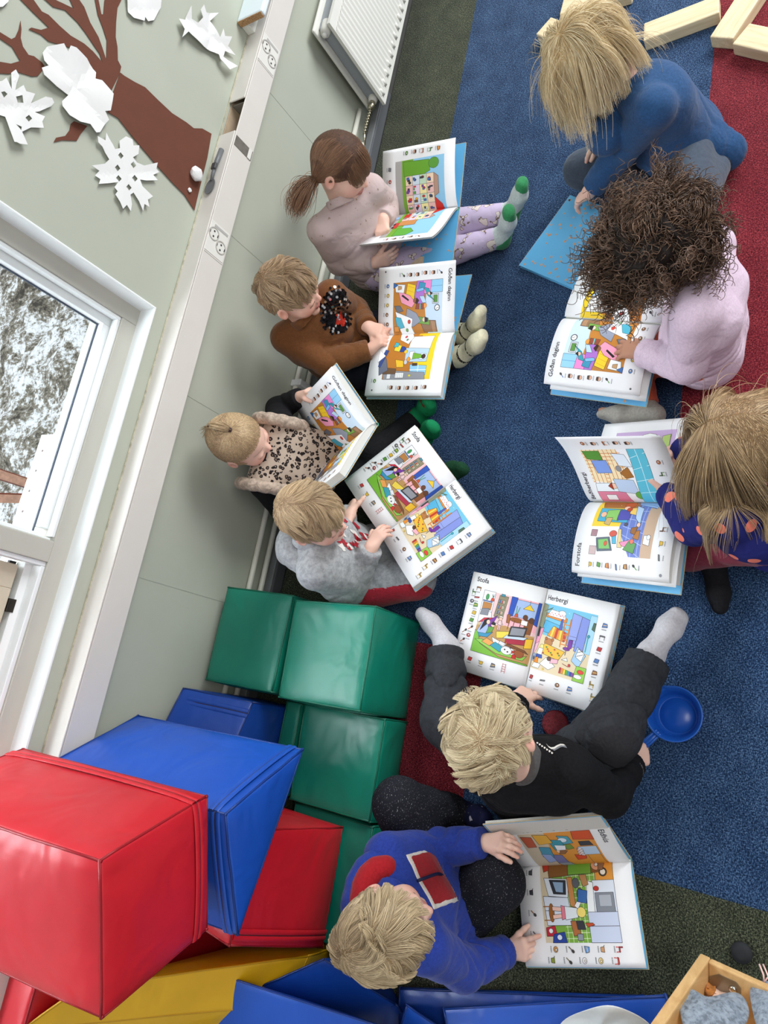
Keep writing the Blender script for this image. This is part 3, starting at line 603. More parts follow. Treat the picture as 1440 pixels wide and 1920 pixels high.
class Field:
    def __init__(s, lo, hi, coarse, fine=()):
        """fine: list of (lo, hi, step) boxes that get denser grid planes"""
        s.ax = []
        for k in range(3):
            t = lo[k]; pts = [t]
            while t < hi[k]:
                st = coarse
                for f in fine:
                    if f[0][k] - 1e-6 <= t < f[1][k]: st = min(st, f[2])
                t += st; pts.append(t)
            s.ax.append(np.array(pts, dtype=np.float32))
        s.d = np.full([len(a) for a in s.ax], 0.2, dtype=np.float32)
    def win(s, lo, hi):
        sl = []
        for k in range(3):
            a = int(np.searchsorted(s.ax[k], lo[k])); b = int(np.searchsorted(s.ax[k], hi[k]))
            sl.append(slice(max(0, a - 1), min(len(s.ax[k]), b + 1)))
        return tuple(sl)
    def pts(s, sl):
        return s.ax[0][sl[0]][:, None, None], s.ax[1][sl[1]][None, :, None], s.ax[2][sl[2]][None, None, :]
    def blend(s, sl, di, k):
        a = s.d[sl]
        if k <= 0: np.minimum(a, di, out=a); return
        h = np.maximum(k - np.abs(a - di), 0) / k
        s.d[sl] = np.minimum(a, di) - h * h * (k * 0.25)
    def cap(s, a, b, ra, rb, k=0.012, flat=False, flat0=False, wr=None, rp=None, flatten=None):
        a = np.asarray(a, np.float32); b = np.asarray(b, np.float32); m = max(ra, rb) + k + 0.012
        sl = s.win(np.minimum(a, b) - m, np.maximum(a, b) + m)
        X, Y, Z = s.pts(sl); ba = b - a; L2 = float(ba @ ba) + 1e-9; L = math.sqrt(L2)
        px, py, pz = X - a[0], Y - a[1], Z - a[2]
        tt = (px * ba[0] + py * ba[1] + pz * ba[2]) / L2
        h = np.clip(tt, 0, 1)
        qx, qy, qz = px - h * ba[0], py - h * ba[1], pz - h * ba[2]
        if flatten is not None:                    # (axis, factor): squash the section along an axis
            ax, fc = flatten; e = qx * ax[0] + qy * ax[1] + qz * ax[2]
            qx, qy, qz = qx + ax[0] * e * (fc - 1), qy + ax[1] * e * (fc - 1), qz + ax[2] * e * (fc - 1)
        r = ra + (rb - ra) * h
        if rp: r = r + rp[0] * np.exp(-((h - rp[1]) / rp[2]) ** 2)
        d = np.sqrt(qx * qx + qy * qy + qz * qz) - r
        if wr:                                     # cloth gathers: rings that wander round the limb
            am, fr, ph, c0, c1 = wr
            ang = qx * 37 + qy * 29 + qz * 41
            sw = np.abs(np.sin(h * fr * 1.7 + ph + 1.9 * np.sin(ang * .6 + ph) + .8 * np.sin(ang * 1.7 - h * 6))); d = d - am * (1.6 * np.sqrt(sw + .02) - 1.1) * np.exp(-((h - c0) / c1) ** 2)
        if flat: d = np.maximum(d, (tt - 1) * L)
        if flat0: d = np.maximum(d, -tt * L)
        s.blend(sl, d, k)
    def ell(s, c, Rm, r, k=0.01, op='add'):
        c = np.asarray(c, np.float32); m = max(r) + k + 0.01
        sl = s.win(c - m, c + m); X, Y, Z = s.pts(sl); X, Y, Z = X - c[0], Y - c[1], Z - c[2]
        k0 = 0; k1 = 0
        for i in range(3):
            q = X * float(Rm[i][0]) + Y * float(Rm[i][1]) + Z * float(Rm[i][2])
            k0 = k0 + (q / r[i]) ** 2; k1 = k1 + (q / r[i] ** 2) ** 2
        k0 = np.sqrt(k0); d = k0 * (k0 - 1) / np.sqrt(k1 + 1e-9)
        if op == 'add': s.blend(sl, d, k)
        else:
            a = s.d[sl]; h = np.maximum(k - np.abs(a + d), 0) / k
            s.d[sl] = np.maximum(a, -d) + h * h * (k * 0.25)
    def cut(s, p, n):
        """remove everything on the +n side of the plane through p"""
        X, Y, Z = s.pts((slice(None),) * 3); n = unit(n)
        np.maximum(s.d, (X - p[0]) * n[0] + (Y - p[1]) * n[1] + (Z - p[2]) * n[2], out=s.d)
    def above(s, z0):
        Z = s.ax[2][None, None, :]; np.maximum(s.d, z0 - Z, out=s.d)
    def mesh(s):
        d = s.d; d[0] = d[-1] = 0.1; d[:, 0] = d[:, -1] = 0.1; d[:, :, 0] = d[:, :, -1] = 0.1
        neg = (d < 0); u = neg.view(np.uint8)
        n = [x - 1 for x in d.shape]
        cnt = np.zeros(n, np.uint8)
        for i in (0, 1):
            for j in (0, 1):
                for k in (0, 1): cnt += u[i:i + n[0], j:j + n[1], k:k + n[2]]
        ci = np.argwhere((cnt > 0) & (cnt < 8)); del cnt
        idx = np.full(n, -1, np.int32); idx[ci[:, 0], ci[:, 1], ci[:, 2]] = np.arange(len(ci))
        P = np.zeros((len(ci), 3)); N = np.zeros(len(ci))
        off = np.array([(i, j, k) for i in (0, 1) for j in (0, 1) for k in (0, 1)])
        val = np.stack([d[ci[:, 0] + o[0], ci[:, 1] + o[1], ci[:, 2] + o[2]] for o in off], 1).astype(np.float64)
        pos = [np.stack([s.ax[0][ci[:, 0] + o[0]], s.ax[1][ci[:, 1] + o[1]], s.ax[2][ci[:, 2] + o[2]]], 1).astype(np.float64) for o in off]
        for a in range(8):
            for b in range(a + 1, 8):
                if np.abs(off[a] - off[b]).sum() != 1: continue
                cr = (val[:, a] < 0) != (val[:, b] < 0)
                t = np.where(cr, val[:, a] / np.where(cr, val[:, a] - val[:, b], 1), 0)[:, None]
                P += np.where(cr[:, None], pos[a] + (pos[b] - pos[a]) * t, 0); N += cr
        P /= N[:, None]
        F = []
        for ax in range(3):
            sl0 = [slice(None)] * 3; sl1 = [slice(None)] * 3; sl0[ax] = slice(0, -1); sl1[ax] = slice(1, None)
            c = np.argwhere(neg[tuple(sl0)] != neg[tuple(sl1)])
            o1, o2 = [(1, 2), (2, 0), (0, 1)][ax]
            ok = (c[:, o1] > 0) & (c[:, o2] > 0); c = c[ok]
            inside = neg[c[:, 0], c[:, 1], c[:, 2]]
            def at_(du, dv):
                q = c.copy(); q[:, o1] -= du; q[:, o2] -= dv; return idx[q[:, 0], q[:, 1], q[:, 2]]
            f = np.stack([at_(1, 1), at_(0, 1), at_(0, 0), at_(1, 0)], 1)
            f[~inside] = f[~inside][:, ::-1]
            F.append(f)
        F = np.concatenate(F); F = F[(F >= 0).all(1)]
        return P, F

def field_obj(name, f, mats, parent, origin):
    P, F = f.mesh()
    return mesh_np(name, P, F, mats, parent, True, origin), P

def rot_about(v, ax, ang):
    v = np.asarray(v, float); ax = unit(ax)
    return v * math.cos(ang) + np.cross(ax, v) * math.sin(ang) + ax * (ax @ v) * (1 - math.cos(ang))

def hand(f, wr, kn, n, side, curl=(.35, .4, .45, .5), sc=1.0, thumb=(.6, .75, .25), spread=.9):
    """palm and five fingers; wr wrist, kn knuckle centre, n palm normal"""
    wr = np.asarray(wr, float); d = unit(np.asarray(kn) - wr); n = np.asarray(n, float); n = unit(n - d * (n @ d))
    s_ = np.cross(d, n) * (1 if side == 'R' else -1)
    offs = (.0195, .0066, -.0064, -.0185); base = (.0475, .050, .0465, .041); rad = (.0066, .0068, .0064, .0058)
    seg = ((.021, .014, .011), (.023, .015, .011), (.021, .014, .011), (.016, .011, .010))
    f.cap(wr - d * .03, wr + d * .006, .0165 * sc, .0160 * sc, .008, flatten=(n, 1.25))
    for i in range(4):
        o = offs[i] * sc
        f.cap(wr + d * .012 * sc + s_ * o * .55, wr + d * base[i] * sc + s_ * o - n * .001, .0105 * sc, .0086 * sc, .010)
    f.cap(wr + d * .012 * sc + s_ * .010 * sc, wr + d * .030 * sc + s_ * .018 * sc + n * .005, .0105 * sc, .0095 * sc, .010)
    tips = []
    for i in range(4):
        p = wr + d * base[i] * sc + s_ * offs[i] * sc; a = 0.0
        dd = unit(d + s_ * offs[i] / .02 * .16 * spread); axr = np.cross(dd, n)
        for j, L in enumerate(seg[i]):
            a += curl[i] * (1.0, 1.15, .7)[j]
            q = p + rot_about(dd, axr, a) * L * sc
            r0 = rad[i] * sc * (1.0, .93, .86)[j]
            f.cap(p, q, r0, r0 * .93, .0035 if j else .005); p = q
        tips.append(p)
    p = wr + d * .020 * sc + s_ * .018 * sc + n * .004 * sc
    td = unit(d * thumb[0] + s_ * thumb[1] + n * thumb[2])
    for j, L in enumerate((.022, .018, .013)):
        q = p + td * L * sc; f.cap(p, q, (.0088, .0074, .0066)[j] * sc, (.0076, .0066, .0058)[j] * sc, .005); p = q
        td = unit(td + d * .22 + n * .08)
    return tips

class Kid:
    def __init__(s, num, J, face, label, skin, sc=1.0, hands=None, girth=1.0, head_up=None, head_shift=(0, 0, 0)):
        s.J = {k: np.array(v, float) for k, v in J.items()}; s.sc = sc; s.girth = girth; s.skin = skin
        J = s.J; s.base = (float(J['pel'][0]), float(J['pel'][1]), 0.0)
        s.root = empty('person', s.base, label, 'child')
        s.up = unit(J['neck'] - J['pel'])
        s.right = unit(J['shR'] - J['shL']); s.right = unit(s.right - s.up * (s.right @ s.up))
        s.fwd = np.cross(s.up, s.right)
        s.hf = unit(face); hu = unit(J['head'] - J['neck']) * .6 + np.array((0, 0, .4)) if head_up is None else np.array(head_up, float)
        s.hu = unit(hu - s.hf * (hu @ s.hf)); s.hr = np.cross(s.hf, s.hu); s.hc = J['head'] + np.array(head_shift)
        s.hands = hands or {}
    def hp(s, r, f, u): return s.hc + s.hr * r * s.sc + s.hf * f * s.sc + s.hu * u * s.sc
    def torso(s, f, t=0.0, top=True, k=.032, low=0.0, wr=0.0):
        J, g, sc = s.J, s.girth, s.sc; r = s.right; ph = J['head'][0] * 7 + J['head'][1] * 5
        w = lambda a: (wr, 4.2, ph + a, .4, .7) if wr else None
        for sg in (-1, 1):
            o = r * sg * .040 * g * sc; ch = J['chest'] + s.fwd * .004
            f.cap(J['pel'] + o * 1.1 - s.up * low, J['pel'] + o * 1.1 + s.up * .06 + s.fwd * .012, .074 * g * sc + t, .072 * g * sc + t, k, wr=w(0))
            f.cap(J['pel'] + o + s.up * .06 + s.fwd * .012, ch + o, .072 * g * sc + t, .062 * g * sc + t, k, wr=w(1 + sg))
            f.cap(ch + o, J['neck'] - s.up * .045 + o * .9, .062 * g * sc + t, .040 * g * sc + t, k)
            sh = J['shR'] if sg > 0 else J['shL']
            f.cap(J['neck'] - s.up * .035, sh, .032 * sc + t, .040 * sc + t, k * .8)
    def arm(s, f, q, t=0.0, end=1.0, wr=0.0, flat=False, k=.010, taper=0.0):
        J, sc = s.J, s.sc; a, b, c = J['sh' + q], J['el' + q], J['wr' + q]
        ph = (ord(q) % 7) + J['head'][0] * 9
        w1 = (wr, 4.5, ph, .85, .35) if wr else None; w2 = (wr, 4.5, ph + 2, .45, .5) if wr else None
        f.cap(a, b, .040 * sc + t, .033 * sc + t, k, wr=w1)
        f.cap(b, b + (c - b) * end, .033 * sc + t, (.0225 + taper) * sc + t * .75, k, flat=flat, wr=w2)
    def leg(s, f, q, t=0.0, end=1.0, wr=0.0, flat=False, k=.025, cuff=0.0):
        J, sc = s.J, s.sc; a, b, c = J['hip' + q], J['kn' + q], J['an' + q]
        ph = (ord(q) % 5) + J['head'][1] * 9
        w1 = (wr, 5, ph, .7, .5) if wr else None; w2 = (wr, 5.5, ph + 2, .55, .5) if wr else None
        f.cap(a, b, .066 * s.girth * sc + t, .047 * sc + t, k, wr=w1)
        f.cap(b, b + (c - b) * end, .045 * sc + t, .029 * sc + t + cuff, k, flat=flat, wr=w2)
    def foot(s, f, q, t=0.0):
        J, sc = s.J, s.sc; an, to, kn = J['an' + q], J['to' + q], J['kn' + q]
        sh = unit(an - kn); d = unit(to - an); heel = an + sh * .012 * sc - d * .018 * sc
        f.cap(kn + (an - kn) * .72, an, .031 * sc + t, .027 * sc + t, .012)
        f.cap(an, heel, .026 * sc + t, .023 * sc + t, .012)
        mid = an + (to - an) * .62 + sh * .010 * sc
        f.cap(heel, mid, .023 * sc + t, .0235 * sc + t, .014)
        nn = unit(sh - d * (sh @ d)); wv = np.cross(nn, d)
        for o in (-.011, .011):
            f.cap(mid + wv * o * sc, to + wv * o * .8 * sc, .0185 * sc + t, .0135 * sc + t, .014)
    def headshape(s, f):
        R3 = (s.hr, s.hf, s.hu); sc = s.sc; P = s.hp
        f.ell(P(0, -.006, .014), R3, [x * sc for x in (.0725, .088, .082)], .02)
        f.ell(P(0, .022, -.038), R3, [x * sc for x in (.056, .060, .062)], .03)
        for g in (-1, 1):
            f.ell(P(.034 * g, .050, -.036), R3, [x * sc for x in (.026, .026, .026)], .018)
            f.ell(P(.076 * g, -.004, -.016), R3, [x * sc for x in (.007, .017, .026)], .006)
            f.ell(P(.081 * g, .002, -.014), R3, [x * sc for x in (.0045, .009, .015)], .004, 'sub')
            f.ell(P(.0295 * g, .0735, -.012), R3, [x * sc for x in (.0135, .010, .0095)], .006)
        f.cap(P(0, .080, -.008), P(0, .090, -.028), .0065 * sc, .0092 * sc, .008)
        for g in (-1, 1): f.ell(P(.0085 * g, .086, -.031), R3, [x * sc for x in (.006, .006, .0055)], .004)
        f.ell(P(0, .068, -.083), R3, [x * sc for x in (.017, .014, .013)], .014)
        f.ell(P(0, .0795, -.052), R3, [x * sc for x in (.018, .0085, .0052)], .004)
        f.ell(P(0, .0785, -.0605), R3, [x * sc for x in (.015, .0085, .0058)], .004)
        f.cap(P(0, -.022, -.055), s.J['neck'] - s.up * .02, .034 * sc, .036 * sc, .022)
    def body(s):
        J = s.J; allp = np.array(list(J.values())); lo = allp.min(0) - .13; hi = allp.max(0) + .13; lo[2] = max(lo[2], -.02)
        fine = [(s.hc - .10 * s.sc, s.hc + .10 * s.sc, .0031)]
        for q in 'LR':
            if s.hands.get(q): fine.append((np.minimum(J['wr' + q], J['ha' + q]) - .03, np.maximum(J['wr' + q], J['ha' + q]) + .05, .0023))
        f = Field(lo, hi, .0056, fine)
        s.torso(f, -.004); s.tips = {}
        for q in 'LR':
            s.arm(f, q, -.003); s.leg(f, q, -.004); s.foot(f, q, -.003)
        s.headshape(f)
        for q in 'LR':
            h = s.hands.get(q, {})
            s.tips[q] = hand(f, J['wr' + q], J['ha' + q], h.get('n', (0, 0, -1)), q, h.get('curl', (.35, .4, .45, .5)), s.sc * .95, h.get('thumb', (.6, .75, .25)), h.get('spread', .9))
        f.above(0.002)
        o, P = field_obj('body', f, s.skin_mat(), s.root, s.base)
        # painted skin tones: lips, cheeks, lash lines, brows, knuckles
        q = (P - s.hc) / s.sc; a = np.stack([q @ s.hr, q @ s.hf, q @ s.hu], 1)
        base = np.array(lin(s.skin)[:3]); c = np.tile(base, (len(P), 1))
        def put(mask, col, amt):
            c[:] = c * (1 - (mask * amt)[:, None]) + np.array(lin(col)[:3]) * (mask * amt)[:, None]
        fr = (a[:, 1] > .045).astype(float)
        g = lambda x, y, z, s1: np.exp(-(((a[:, 0] - x) ** 2 + (a[:, 1] - y) ** 2 + (a[:, 2] - z) ** 2) / s1 ** 2))
        red = tuple(max(0, int(v * m)) for v, m in zip(s.skin, (1.0, .80, .76)))
        for sg in (-1, 1):
            put(g(.042 * sg, .068, -.036, .022), red, .6); put(g(.079 * sg, -.004, -.016, .020), red, .55)
            ax = np.abs(a[:, 0] - .0295 * sg)
            put(((ax < .0135) & (np.abs(a[:, 2] + .0195 + .05 * ax) < .0024) & (a[:, 1] > .05)).astype(float), (58, 42, 36), .9)
            put(np.clip(1 - np.abs(a[:, 2] - .009 + .12 * ax) / .004, 0, 1) * ((ax < .018) & (a[:, 1] > .05)), (150, 116, 84), .55)
        put(g(0, .095, -.030, .012), red, .5)
        put(((np.abs(a[:, 0]) < .021) & (a[:, 2] < -.0465) & (a[:, 2] > -.0655) & (a[:, 1] > .066)).astype(float), (192, 106, 100), .75)
        put(((np.abs(a[:, 0]) < .018) & (np.abs(a[:, 2] + .0562) < .0016) & (a[:, 1] > .066)).astype(float), (120, 60, 56), .8)
        for qd in 'LR':
            for tp in s.tips[qd]:
                put(np.exp(-(((P - tp) ** 2).sum(1)) / .010 ** 2), red, .5)
        at_ = o.data.color_attributes.new('tone', 'FLOAT_COLOR', 'POINT')
        at_.data.foreach_set('color', np.concatenate([c, np.ones((len(c), 1))], 1).astype(np.float32).ravel())
        return o
    def skin_mat(s):
        if 'skin' in _MATS: return _MATS['skin']
        t = NT('skin', 0.5, 0.35); v = t.coord()
        x = t.n('ShaderNodeVertexColor'); x.layer_name = 'tone'
        nz = t.noise(v, 60, 3); t.color(t.mix(t.math('MULTIPLY', nz, .10), x.outputs['Color'], lin((205, 120, 105))))
        t.b.inputs['Subsurface Weight'].default_value = 0.12; t.b.inputs['Subsurface Radius'].default_value = (.012, .005, .003); t.b.inputs['Subsurface Scale'].default_value = .6
        t.bump(t.noise(v, 420, 2), .08, .001)
        _MATS['skin'] = t.m; return t.m
    def newf(s, coarse=.0042, names=None, m=.12):
        pts = np.array([s.J[n] for n in names] if names else list(s.J.values()))
        lo = pts.min(0) - m; hi = pts.max(0) + m; lo[2] = max(lo[2], -.02)
        return Field(lo, hi, coarse)
    def cloth(s, name, f, m, label=None):
        f.above(0.003)
        o, P = field_obj(name, f, m, s.root, s.base)
        if label: o['label'] = label
        return o
    def shirt(s, m, t=.010, wr=.0028, end=.97, name='shirt', low=.015, hem=None, cuff=None, collar=None, hood=None, sleeves='LR', taper=.003):
        J = s.J; f = s.newf(names=[n for n in J if n[:2] in ('pe', 'ch', 'ne', 'sh', 'el', 'wr')])
        s.torso(f, t, low=low, wr=wr * 1.1)
        for q in sleeves: s.arm(f, q, t * .95, end, wr, True, taper=taper)
        f.ell(J['neck'] + s.up * .025, np.eye(3), [.001] * 3, .001)
        o = s.cloth(name, f, m)
        for q in sleeves:                                  # ribbed cuff
            a = J['el' + q] + (J['wr' + q] - J['el' + q]) * (end - .16); b = J['el' + q] + (J['wr' + q] - J['el' + q]) * (end + .015)
            g = Field(np.minimum(a, b) - .05, np.maximum(a, b) + .05, .0036)
            g.cap(a, b, .0275 * s.sc + t * .7, .0255 * s.sc + t * .62, .002, True, True, wr=(.0006, 3, 0, .5, .6)); s.cloth('cuff', g, cuff or m)
        c = J['neck'] + s.up * .002; d = unit(s.hp(0, -.02, -.06) - c)
        g = Field(c - .07, c + .07, .0036)                 # neckband
        g.cap(c - d * .012, c + d * .016, .047 * s.sc + t * .3, .0425 * s.sc + t * .3, .002, True, True); s.cloth('neckband', g, collar or m)
        return o
    def hood(s, m, inner=None, r=.062, shift=0.0, raise_=0.0):
        J = s.J; c = J['neck'] - s.fwd * .035 - s.up * .002 + s.right * shift + s.up * raise_; pts = []
        for k in range(13):
            an = -2.35 + 4.7 * k / 12
            pts.append(c - s.fwd * math.cos(an) * r * s.sc * .95 + s.right * math.sin(an) * r * 1.12 * s.sc + s.up * (-.012 - .020 * abs(an) ** 1.2 + .012) + s.fwd * .028)
        f = Field(c - .16, c + .16, .0046)
        for k, (a, b) in enumerate(zip(pts, pts[1:])):
            e = .55 + .45 * math.cos((k - 5.5) / 6 * 1.5)
            f.cap(a, b, .026 * e * s.sc + .006, .026 * e * s.sc + .006, .012, wr=(.002, 1, k, .5, .8))
        f.cap(c - s.fwd * .055 - s.up * .03 + s.right * .02, c - s.fwd * .060 - s.up * .075, .034, .018, .03)
        f.cap(c - s.fwd * .055 - s.up * .03 - s.right * .02, c - s.fwd * .060 - s.up * .075, .034, .018, .03)
        o = s.cloth('hood', f, m)
        if inner:
            g = Field(c - .16, c + .16, .0046)
            for a, b in zip(pts[1:-1], pts[2:-1]):
                a2, b2 = [p + (c + s.fwd * .03 - p) * .26 + s.up * .016 for p in (a, b)]
                g.cap(a2, b2, .026, .026, .012)
            g.cap(c - s.fwd * .03, c - s.fwd * .045 - s.up * .01, .035, .03, .02)
            s.cloth('hood_lining', g, inner)
        return o
    def trousers(s, m, t=.009, wr=.0022, end=.93, name='trousers', cuff=.0, flat=True):
        f = s.newf(names=[n for n in s.J if n[:2] in ('pe', 'hi', 'kn', 'an')], m=.14)
        J = s.J
        for sg in (-1, 1):
            o = s.right * sg * .045 * s.girth * s.sc
            f.cap(J['pel'] + o, J['pel'] + o + s.up * .03, .068 * s.girth * s.sc + t * .7, .062 * s.girth * s.sc + t * .3, .03)
        for q in 'LR': s.leg(f, q, t, end, wr, flat, cuff=cuff)
        return s.cloth(name, f, m)
    def sock(s, q, m, t=.004, label=None):
        f = s.newf(.004, ['kn' + q, 'an' + q, 'to' + q], .06); s.foot(f, q, t)
        J = s.J; p = J['kn' + q] + (J['an' + q] - J['kn' + q]) * .80; f.cut(p, J['kn' + q] - J['an' + q])
        return s.cloth('sock', f, m, label)

# ---------------------------------------------------------------- hair
def hair_mat(name, root, tip, rough=.36, streak=.5):
    if name in _MATS: return _MATS[name]
    s = NT(name, rough, 0.35)
    h = s.n('ShaderNodeHairInfo')
    c = s.mix(h.outputs['Intercept'], lin(root), lin(tip))
    d = tuple(x * (1 - streak) for x in lin(root)[:3]) + (1,); e = tuple(min(1, x * (1 + streak)) for x in lin(tip)[:3]) + (1,)
    r = s.ramp(h.outputs['Random'], [(0.0, d), (0.5, lin(root)), (1.0, e)])
    s.color(s.mix(.5, c, r)); _MATS[name] = s.m; return s.m
def scalp_mat(name, col):
    k = name + ' scalp'
    if k in _MATS: return _MATS[k]
    s = NT(k, .6, .25); v = s.coord((1, 1, 1)); n = s.noise(v, 130, 3, .6, 1.2); a = lin(col)
    s.color(s.ramp(n, [(.3, tuple(x * .55 for x in a[:3]) + (1,)), (.7, tuple(min(1, x * 1.15) for x in a[:3]) + (1,))])); s.bump(n, .5, .004)
    _MATS[k] = s.m; return s.m

def hairline(a, front=.044, nape=-.062, side=.0):
    """a: (n,3) local r,f,u; True where hair grows"""
    t = np.clip((a[:, 1] + .08) / .165, 0, 1)
    lim = nape + (front - nape) * t ** 1.05 + side * np.abs(a[:, 0]) / .07
    return a[:, 2] > lim

def scalp(kid, m, lift=.006, front=.044, nape=-.062, side=0.0, lump=0.0, name='hair'):
    c = kid.hc; f = Field(c - .15, c + .15, .0046); sc = kid.sc
    f.ell(kid.hp(0, -.006, .014), (kid.hr, kid.hf, kid.hu), [(x + lift) * sc for x in (.0725, .088, .082)], .001)
    X, Y, Z = f.pts((slice(None),) * 3); X, Y, Z = (X - c[0]) / sc, (Y - c[1]) / sc, (Z - c[2]) / sc
    A = [X * float(v[0]) + Y * float(v[1]) + Z * float(v[2]) for v in (kid.hr, kid.hf, kid.hu)]
    t = np.clip((A[1] + .08) / .165, 0, 1); lim = nape + (front - nape) * t ** 1.05 + side * np.abs(A[0]) / .07
    if lump: f.d -= lump * np.sin(X * 70 + 2 * np.sin(Y * 50)) * np.sin(Y * 80 + 1.5 * np.sin(Z * 60)) * np.sin(Z * 66 + X * 30)
    f.d = np.maximum(f.d, (lim - A[2] + .004) * .8).astype(np.float32)
    return kid.cloth(name, f, m)

def strands(kid, m, N, length, npt=9, crown=(0, -.045, .08), comb=(0, 0, 0), grav=.5, stiff=1.0, lift=.06, noise=.25, clump=.35, rad=.0006, front=.044, nape=-.062, side=0.0,
            curl=None, part=None, lvar=.3, seed=1, spheres=(), lenfn=None, target=None, name='hair_strands', jit=.004, roots=None, cap=None, lf=60, lock=None):
    r = np.random.default_rng(seed); sc = kid.sc; ER = np.array((.0725, .088, .082)) * 1.01; EC = np.array((0, -.006, .014))
    D = r.normal(size=(N * 4, 3)); D /= np.linalg.norm(D, axis=1)[:, None]
    a = D * ER + EC
    if roots is not None: ok = roots(a)
    else: ok = hairline(a, front, nape, side)
    a = a[ok][:N]; D = D[ok][:N]; n = len(a)
    cr = np.array(crown)
    B = np.stack([kid.hr, kid.hf, kid.hu]); G = B @ np.array((0, 0, -1.0))
    nrm = (a - EC) / ER ** 2; nrm /= np.linalg.norm(nrm, axis=1)[:, None]
    if part is not None:                                   # flow away from a parting line (plane r = x0)
        fl = np.zeros_like(a); fl[:, 0] = np.sign(a[:, 0] - part); fl[:, 1] = .12; fl[:, 2] = -.75
    else: fl = a - cr
    fl = fl - nrm * (fl * nrm).sum(1)[:, None]; fl /= np.linalg.norm(fl, axis=1)[:, None] + 1e-6
    if target is not None:
        tg = target(a); fl = tg - a; fl /= np.linalg.norm(fl, axis=1)[:, None]
    lowf = np.stack([np.sin(a @ np.array(v) * lf + p) for v, p in (((1, .7, -.4), 1), ((-.6, 1, .8), 2), ((.3, -.9, 1), 3))], 1)
    d = unit3(fl * stiff + np.array(comb) + lowf * clump + r.normal(size=(n, 3)) * noise * .5 + nrm * lift * 3)
    L = length * (1 + lvar * (r.random(n) - .5) * 2)
    if lenfn is not None: L = L * lenfn(a)
    seg = (L / (npt - 1))[:, None]; P = np.zeros((n, npt, 3)); p = a + nrm * .004; P[:, 0] = p
    for k in range(1, npt):
        t = k / (npt - 1)
        if target is not None:
            dd = tg - p; ln = np.linalg.norm(dd, axis=1)[:, None]
            d = unit3(d * .5 + dd / (ln + 1e-6) * .8)
        d = unit3(d + G * grav * (.35 + t) + r.normal(size=(n, 3)) * noise * .22 + lowf * clump * .25)
        p = p + d * seg
        q = (p - EC) / ER; k0 = np.linalg.norm(q, axis=1)
        mn = 1 + lift * min(1.0, t * 2.2) + .012
        push = k0 < mn
        p[push] = EC + q[push] / k0[push][:, None] * mn * ER
        if cap:
            q = (p - EC) / ER; k0 = np.linalg.norm(q, axis=1); mx = 1 + .03 + cap * t * (.7 + .35 * lowf[:, 0] * lowf[:, 1]); big = k0 > mx
            p[big] = EC + q[big] / k0[big][:, None] * mx[big][:, None] * ER
        for c_, rr in spheres:
            v = p - np.array(c_); ln = np.linalg.norm(v, axis=1); h = ln < rr; p[h] = np.array(c_) + v[h] / ln[h][:, None] * rr
        P[:, k] = p
    if lock:                                               # strands gather into locks round guide strands
        every, wt = lock; gi = np.arange(0, n, every); ga = P[gi, 0]; near = np.zeros(n, int)
        for i0 in range(0, n, 1000):
            near[i0:i0 + 1000] = ((P[i0:i0 + 1000, None, 0] - ga[None]) ** 2).sum(2).argmin(1)
        tt = np.linspace(0, 1, npt)[None, :, None]
        P = P + (P[gi[near]] - P) * (wt * tt ** .8)
    Wp = kid.hc + (P @ B) * sc
    if curl:
        amp, turns = curl; t = np.linspace(0, 1, npt); ph = r.uniform(0, 6.28, n)[:, None]; ang = ph + t[None] * turns * 6.28 * r.uniform(.75, 1.25, n)[:, None]
        T = np.gradient(Wp, axis=1); T /= np.linalg.norm(T, axis=2)[..., None] + 1e-9
        u = np.cross(T, np.array((.3, .5, .81))); u /= np.linalg.norm(u, axis=2)[..., None] + 1e-9; w = np.cross(T, u)
        am = amp * np.clip(t * 3, 0, 1)[None, :, None] * r.uniform(.6, 1.3, n)[:, None, None]
        Wp = Wp + u * np.cos(ang)[..., None] * am + w * np.sin(ang)[..., None] * am
    Wp[..., 2] = np.maximum(Wp[..., 2], .004)
    return hair_curves(name, Wp, rad, m, kid.root, kid.base)

def unit3(v): return v / (np.linalg.norm(v, axis=1)[:, None] + 1e-9)

def hair_curves(name, Wp, rad, m, parent, base):
    n, npt = Wp.shape[:2]
    hc = bpy.data.hair_curves.new(name); hc.add_curves([npt] * n)
    hc.attributes['position'].data.foreach_set('vector', (Wp - np.array(base)).astype(np.float32).ravel())
    ra = hc.attributes.get('radius') or hc.attributes.new('radius', 'FLOAT', 'POINT')
    ra.data.foreach_set('value', np.tile(np.linspace(rad, rad * .45, npt), n).astype(np.float32))
    hc.materials.append(m); o = bpy.data.objects.new(name, hc); COL.objects.link(o); o.parent = parent
    o['kind'] = 'stuff'; return o

